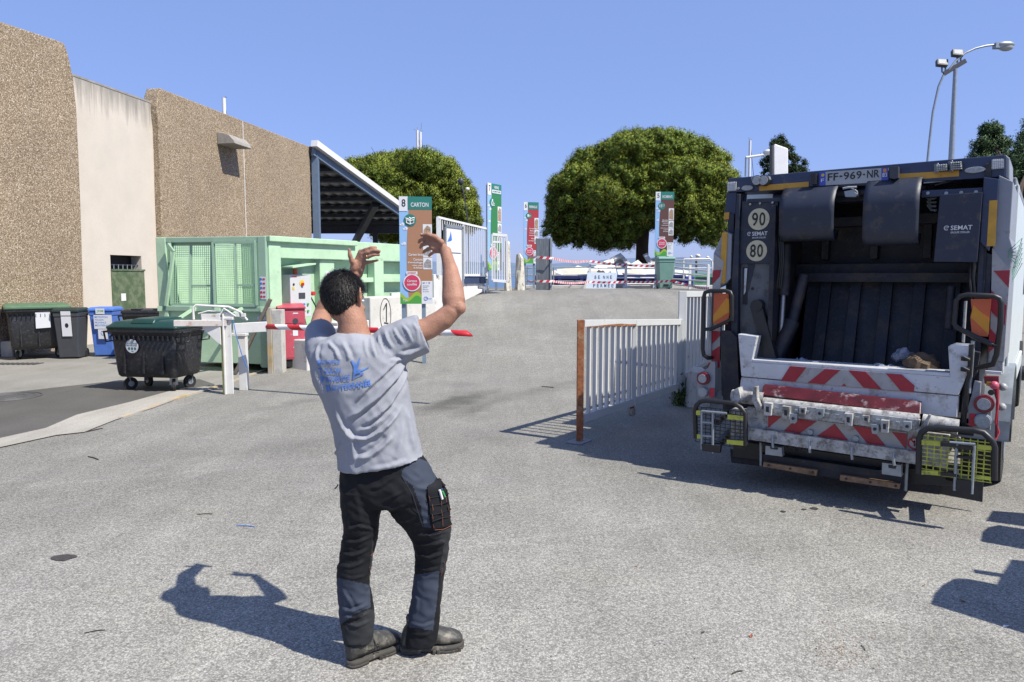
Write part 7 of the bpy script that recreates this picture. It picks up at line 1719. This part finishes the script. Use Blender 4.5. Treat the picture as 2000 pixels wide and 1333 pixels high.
stroke([(486, 1056), (520, 1060), (545, 1052), (582, 1034)], 18, 5); stroke([(480, 1078), (515, 1070), (542, 1084)], 14, 7); stroke([(540, 1084), (505, 1094), (470, 1114)], 9, 5)
t_.build("print", shirt, recalc=False)
# --- trousers
t = MB()
t.loft([ringpx(y, l, r, YM, d, yl=yl, yr=yr) for y, l, r, d, yl, yr in ((868, 672, 812, .112, 872, 860), (895, 664, 822, .118, 905, 882), (920, 663, 838, .122, 930, 908), (945, 664, 856, .124, 950, 940), (968, 666, 864, .118, 970, 966), (985, 668, 866, .100, 985, 985))], trou_k)
t.loft([ringpx(y, l, r, YY, d) for y, l, r, YY, d in ((945, 664, 764, YM, .11), (985, 666, 749, YM, .105), (1010, 669, 742, YM, .098), (1035, 672, 739, YM, .092), (1065, 667, 735, YM, .085), (1100, 660, 727, YM - .005, .08), (1128, 657, 722, YM - .005, .078), (1150, 659, 722, YM, .078), (1185, 662, 730, YM + .005, .078), (1212, 665, 733, YM + .005, .076), (1238, 670, 729, YM + .005, .072), (1252, 671, 728, YM + .005, .070))], trou_k)
t.loft([ringpx(y, l, r, YY, d) for y, l, r, YY, d in ((940, 745, 862, YM + .00, .11), (975, 748, 872, YM + .01, .108), (1005, 765, 879, YM + .02, .102), (1035, 794, 881, YM + .04, .095), (1060, 807, 879, YM + .055, .088), (1090, 811, 875, YM + .07, .083), (1120, 808, 869, YM + .08, .08), (1160, 804, 864, YM + .08, .078), (1200, 798, 860, YM + .08, .076), (1232, 794, 857, YM + .08, .074), (1256, 791, 853, YM + .08, .072))], trou_k)
me = remesh(t, .0066, 4, .5); V = co(me); Nm = nor(me); px_, py_ = npx(V); back = 1 / (1 + np.exp((V[:, 1] - YM - .06) * 50)); disp = np.zeros(len(V))
tf = [([(768, 932), (745, 950), (716, 956)], 4, .005), ([(790, 960), (765, 972), (745, 985)], 3.5, .006), ([(800, 985), (775, 995), (756, 1000)], 3.5, .005), ([(815, 1010), (800, 1020), (778, 1020)], 3, .005), ([(800, 1030), (830, 1022), (868, 1012)], 3, .004), ([(806, 1046), (838, 1046), (876, 1036)], 3.5, .007), ([(808, 1062), (838, 1066), (872, 1058)], 3.5, .008), ([(812, 1082), (838, 1090), (868, 1080)], 3.5, .008), ([(808, 1104), (830, 1116), (862, 1110)], 3.5, .006), ([(800, 1150), (815, 1172), (812, 1200)], 4, .004),
      ([(672, 1036), (700, 1028), (736, 1036)], 3.5, .008), ([(664, 1058), (696, 1060), (730, 1048)], 3.5, .008), ([(662, 1080), (690, 1086), (724, 1072)], 3.5, .008), ([(660, 1104), (684, 1108), (716, 1096)], 3.5, .007), ([(662, 1124), (690, 1130), (716, 1124)], 3, .005), ([(664, 1150), (684, 1176), (690, 1196)], 4, .006), ([(664, 1190), (690, 1194), (722, 1180)], 3, .009), ([(668, 1204), (694, 1208), (722, 1196)], 3, .008), ([(670, 1218), (696, 1224), (726, 1212)], 3, .007), ([(796, 1216), (825, 1224), (852, 1216)], 3, .006), ([(794, 1236), (822, 1242), (850, 1236)], 3, .005),
      ([(690, 955), (700, 990), (704, 1025)], 6, .003), ([(664, 960), (680, 968), (700, 966)], 3, .004)]
for pts, w, amp in tf: disp += 1.05 * amp * fold(px_, py_, pts, w * .8)
V += Nm * (disp * back + nz(V, 14, 4) * .004 + nz(V, 34, 1) * .0018 - np.abs(nz(V * np.array([.8, .8, 1.3]) + V[:, [0]] * np.array([0, 0, .5]), 19, 8.0)) * .007)[:, None]; setco(me, V)
trs = finish(me, "trousers", man, [trou_k, trou_n, trou_g])
def inpoly(x, y, poly):
    c = np.zeros(len(x), bool); j = len(poly) - 1
    for i in range(len(poly)):
        xi, yi = poly[i]; xj, yj = poly[j]
        if yi != yj: c ^= ((yi > y) != (yj > y)) & (x < (xj - xi) * (y - yi) / (yj - yi) + xi)
        j = i
    return c
fc_ = np.array([np.mean([V[i] for i in p.vertices], 0) for p in me.polygons]); fx, fy = npx(fc_); frt = (fc_[:, 1] < YM + .085)
mi = np.zeros(len(fc_), int)
for poly, k in (([(657, 1128), (722, 1143), (723, 1160), (724, 1186), (700, 1196), (662, 1222), (655, 1180)], 1), ([(806, 1124), (858, 1115), (855, 1160), (846, 1232), (798, 1226), (795, 1180)], 1), ([(718, 1190), (736, 1192), (734, 1260), (668, 1260), (668, 1224), (698, 1212)], 2),
                ([(786, 918), (818, 896), (846, 906), (856, 925), (846, 945), (832, 955), (834, 990), (842, 1032), (828, 1030), (822, 990), (806, 950), (784, 930)], 1), ([(838, 1046), (885, 1030), (885, 1085), (868, 1120), (858, 1120), (868, 1060), (842, 1052)], 2), ([(728, 1058), (740, 1050), (736, 1110), (722, 1110)], 2)): mi[inpoly(fx, fy, poly) & frt] = k
me.polygons.foreach_set("material_index", mi.astype(np.int32)); me.update()
tb3 = BVHTree.FromPolygons([tuple(q) for q in V], [tuple(p.vertices) for p in me.polygons])
def on_tr(x, y, lift=.004):
    d = ray(x, y).normalized(); hit = tb3.ray_cast(CP, d)
    if hit[0] is None: return J(x, y, YM - .02)
    nn = hit[1] if hit[1].dot(d) < 0 else -hit[1]
    return hit[0] + nn * lift
# cargo pocket on the right thigh with stitching, flap and pens
def patch(mb, poly, lift, m_, bnd=0):
    bm = bmesh.new(); f_ = bm.faces.new([bm.verts.new((x, y, 0)) for x, y in poly]); bmesh.ops.triangulate(bm, faces=[f_]); bmesh.ops.subdivide_edges(bm, edges=bm.edges[:], cuts=3, use_grid_fill=True); bmesh.ops.triangulate(bm, faces=bm.faces[:]); bm.verts.index_update()
    mb.add([on_tr(v.co.x, v.co.y, lift) for v in bm.verts], [tuple(v.index for v in q.verts) for q in bm.faces], m_, True); bm.free()
pk_ = MB(); patch(pk_, [(834, 952), (848, 942), (860, 938), (874, 958), (879, 990), (880, 1026), (846, 1032), (838, 990)], .009, trou_k)
for y0 in (972, 988, 1004, 1018): pk_.tube([on_tr(837 + (y0 - 972) * .15, y0, .012), on_tr(858, y0 - 4, .014), on_tr(876, y0 - 8, .012)], .003, trou_k, 6)
pocket = pk_.build("cargo_pocket", trs, recalc=False)
st_ = MB()
for (x0, y0, x1, y1) in ((836, 966, 838, 976), (842, 984, 844, 996), (843, 1003, 845, 1014), (845, 1020, 846, 1028), (857, 978, 858, 988), (858, 996, 860, 1006), (860, 1012, 861, 1024), (864, 968, 866, 980), (869, 990, 871, 1000), (872, 1008, 875, 1018)): st_.tube([on_tr(x0, y0, .0155), on_tr(x1, y1, .0155)], .0012, thread, 5)
st_.tube([on_tr(848, 1032, .012), on_tr(864, 1031, .013), on_tr(878, 1027, .011)], .0012, thread, 5)
for (x0, y0, x1, y1) in ((729, 1078, 722, 1086), (720, 1108, 722, 1128), (865, 1096, 868, 1104), (862, 1110, 860, 1124)): st_.tube([on_tr(x0, y0, .006), on_tr(x1, y1, .006)], .0012, thread, 5)
st_.build("stitching", pocket, recalc=False)
pe = MB(); pe.tube([on_tr(854, 957, .016), on_tr(858, 974, .018)], .0055, white_txt, 8); pe.tube([on_tr(859, 959, .016), on_tr(862, 972, .018)], .0045, grn_l, 8); pe.sph(on_tr(856.5, 956, .02), .005, navy_txt, 8)
o = pe.build("pens", None, "white and green pens stuck in the man's thigh pocket", "pens", recalc=True)
mb = MB(); mb.tube([on_tr(660, 947, .004), J(658, 951, YM - .02), J(654, 955, YM - .02)], .003, trou_k, 6); mb.tube([on_tr(853, 938, .01), on_tr(862, 950, .012), J(868, 948, YM - .04)], .006, trou_k, 6)
mb.tube([on_tr(785, 930, .003), on_tr(806, 968, .003), on_tr(820, 1010, .003), on_tr(826, 1028, .003)], .0012, trou_n, 5); mb.build("strap", trs)
# --- boots
def boot(heel, toe, name, label, ank):
    a = Vector((heel[0], heel[1], 0)); d = Vector((toe[0] - heel[0], toe[1] - heel[1], 0)); Lf = d.length; d.normalize(); s_ = Vector((d.y, -d.x, 0))
    P = lambda f, w, z: a + d * (f * Lf) + s_ * w + Vector((0, 0, z))
    u = MB()
    secs = [(.00, .028, .040, .055), (.04, .038, .055, .075), (.14, .042, .066, .095), (.28, .042, .066, .10), (.42, .043, .058, .088), (.58, .049, .048, .072), (.74, .052, .042, .062), (.88, .047, .036, .054), (.97, .032, .028, .046), (1.0, .016, .020, .040)]
    rs = []
    for f, w, hh, zc in secs:
        ring = []
        for k in range(24):
            t = 2 * math.pi * k / 24; cz = math.sin(t); ring.append(P(f, w * math.cos(t) * (1.0 if cz < 0 else 1), .03 + (hh + zc - .03) / 2 * (1 + cz) * .92))
        rs.append(ring)
    u.loft(rs, leather)
    sh_t = Vector(ank); rs = []
    for z, r0, r1 in ((.06, .046, .058), (.09, .044, .056), (.12, .044, .052), (.15, .047, .054), (.175, .050, .056)):
        c = P(.22, 0, z); tt = (z - .06) / .115; c = c.lerp(Vector((sh_t.x, sh_t.y, z)), tt * .8); rs.append([c + s_ * r0 * math.cos(k * math.pi / 12) + d * r1 * math.sin(k * math.pi / 12) for k in range(24)])
    u.loft(rs, leather); u.tube([c + Vector((0, 0, 0)) for c in rs[-1]], .006, leather, 6, True)
    me = remesh(u, .0048, 3); V = co(me); Nm = nor(me); V += Nm * (nz(V, 30) * .0022 + nz(V, 80, 3) * .0009)[:, None]; setco(me, V); bo = finish(me, name, man, [leather], label)
    m_ = MB(); out = []
    for k in range(32):
        t = 2 * math.pi * k / 32; f = .5 - .53 * math.cos(t); w = lerp_tab(f, [(-.03, .0), (0.0, .026), (.1, .040), (.3, .040), (.45, .040), (.7, .053), (.85, .050), (.97, .034), (1.03, .0)]) * (1 if math.sin(t) > 0 else -1); out.append((f, w))
    m_.loft([[P(f, w * .98, .012) for f, w in out], [P(f, w * 1.04, .020) for f, w in out], [P(f, w * 1.04, .028) for f, w in out], [P(f, w * .93, .034) for f, w in out]], solem)
    m_.loft([[P(f, w, -.0) for f, w in out if f < .34], [P(f, w * 1.03, .016) for f, w in out if f < .34]], solem); m_.loft([[P(f, w, 0) for f, w in out if f > .48], [P(f, w * 1.03, .014) for f, w in out if f > .48]], solem)
    for k in range(7):
        f = .52 + k * .07
        for sd in (-1, 1): m_.box(P(f, sd * .046 * (1 - max(0, f - .8)), .010), (.012, .012, .018), solem)
    m_.build("sole", bo, bevel=.0)
    l = MB()
    for k in range(5):
        f = .36 + k * .055; z = .145 - k * .014; l.tube([P(f, -.026, z - .022), P(f + .01, 0, z - .002), P(f + .03, .026, z - .024)], .0022, black_txt, 5)
    l.tube([P(.38, .01, .14), P(.40, .045, .10), P(.44, .05, .06), P(.40, .048, .05)], .0022, black_txt, 5); l.tube([P(.38, .01, .14), P(.45, .04, .09), P(.50, .052, .05)], .0022, black_txt, 5)
    l.tube([P(.04, .030, .055), P(.14, .045, .075), P(.30, .045, .07), P(.5, .049, .075)], .0012, solem, 4)
    l.build("laces", bo); return bo
boot((-.735, 3.075), (-.535, 3.265), "boot", "left boot, heel towards the camera", J(699, 1225, YM + .005))
boot((-.515, 3.205), (-.235, 3.255), "boot", "right boot, turned side-on to the right", J(820, 1235, YM + .08))
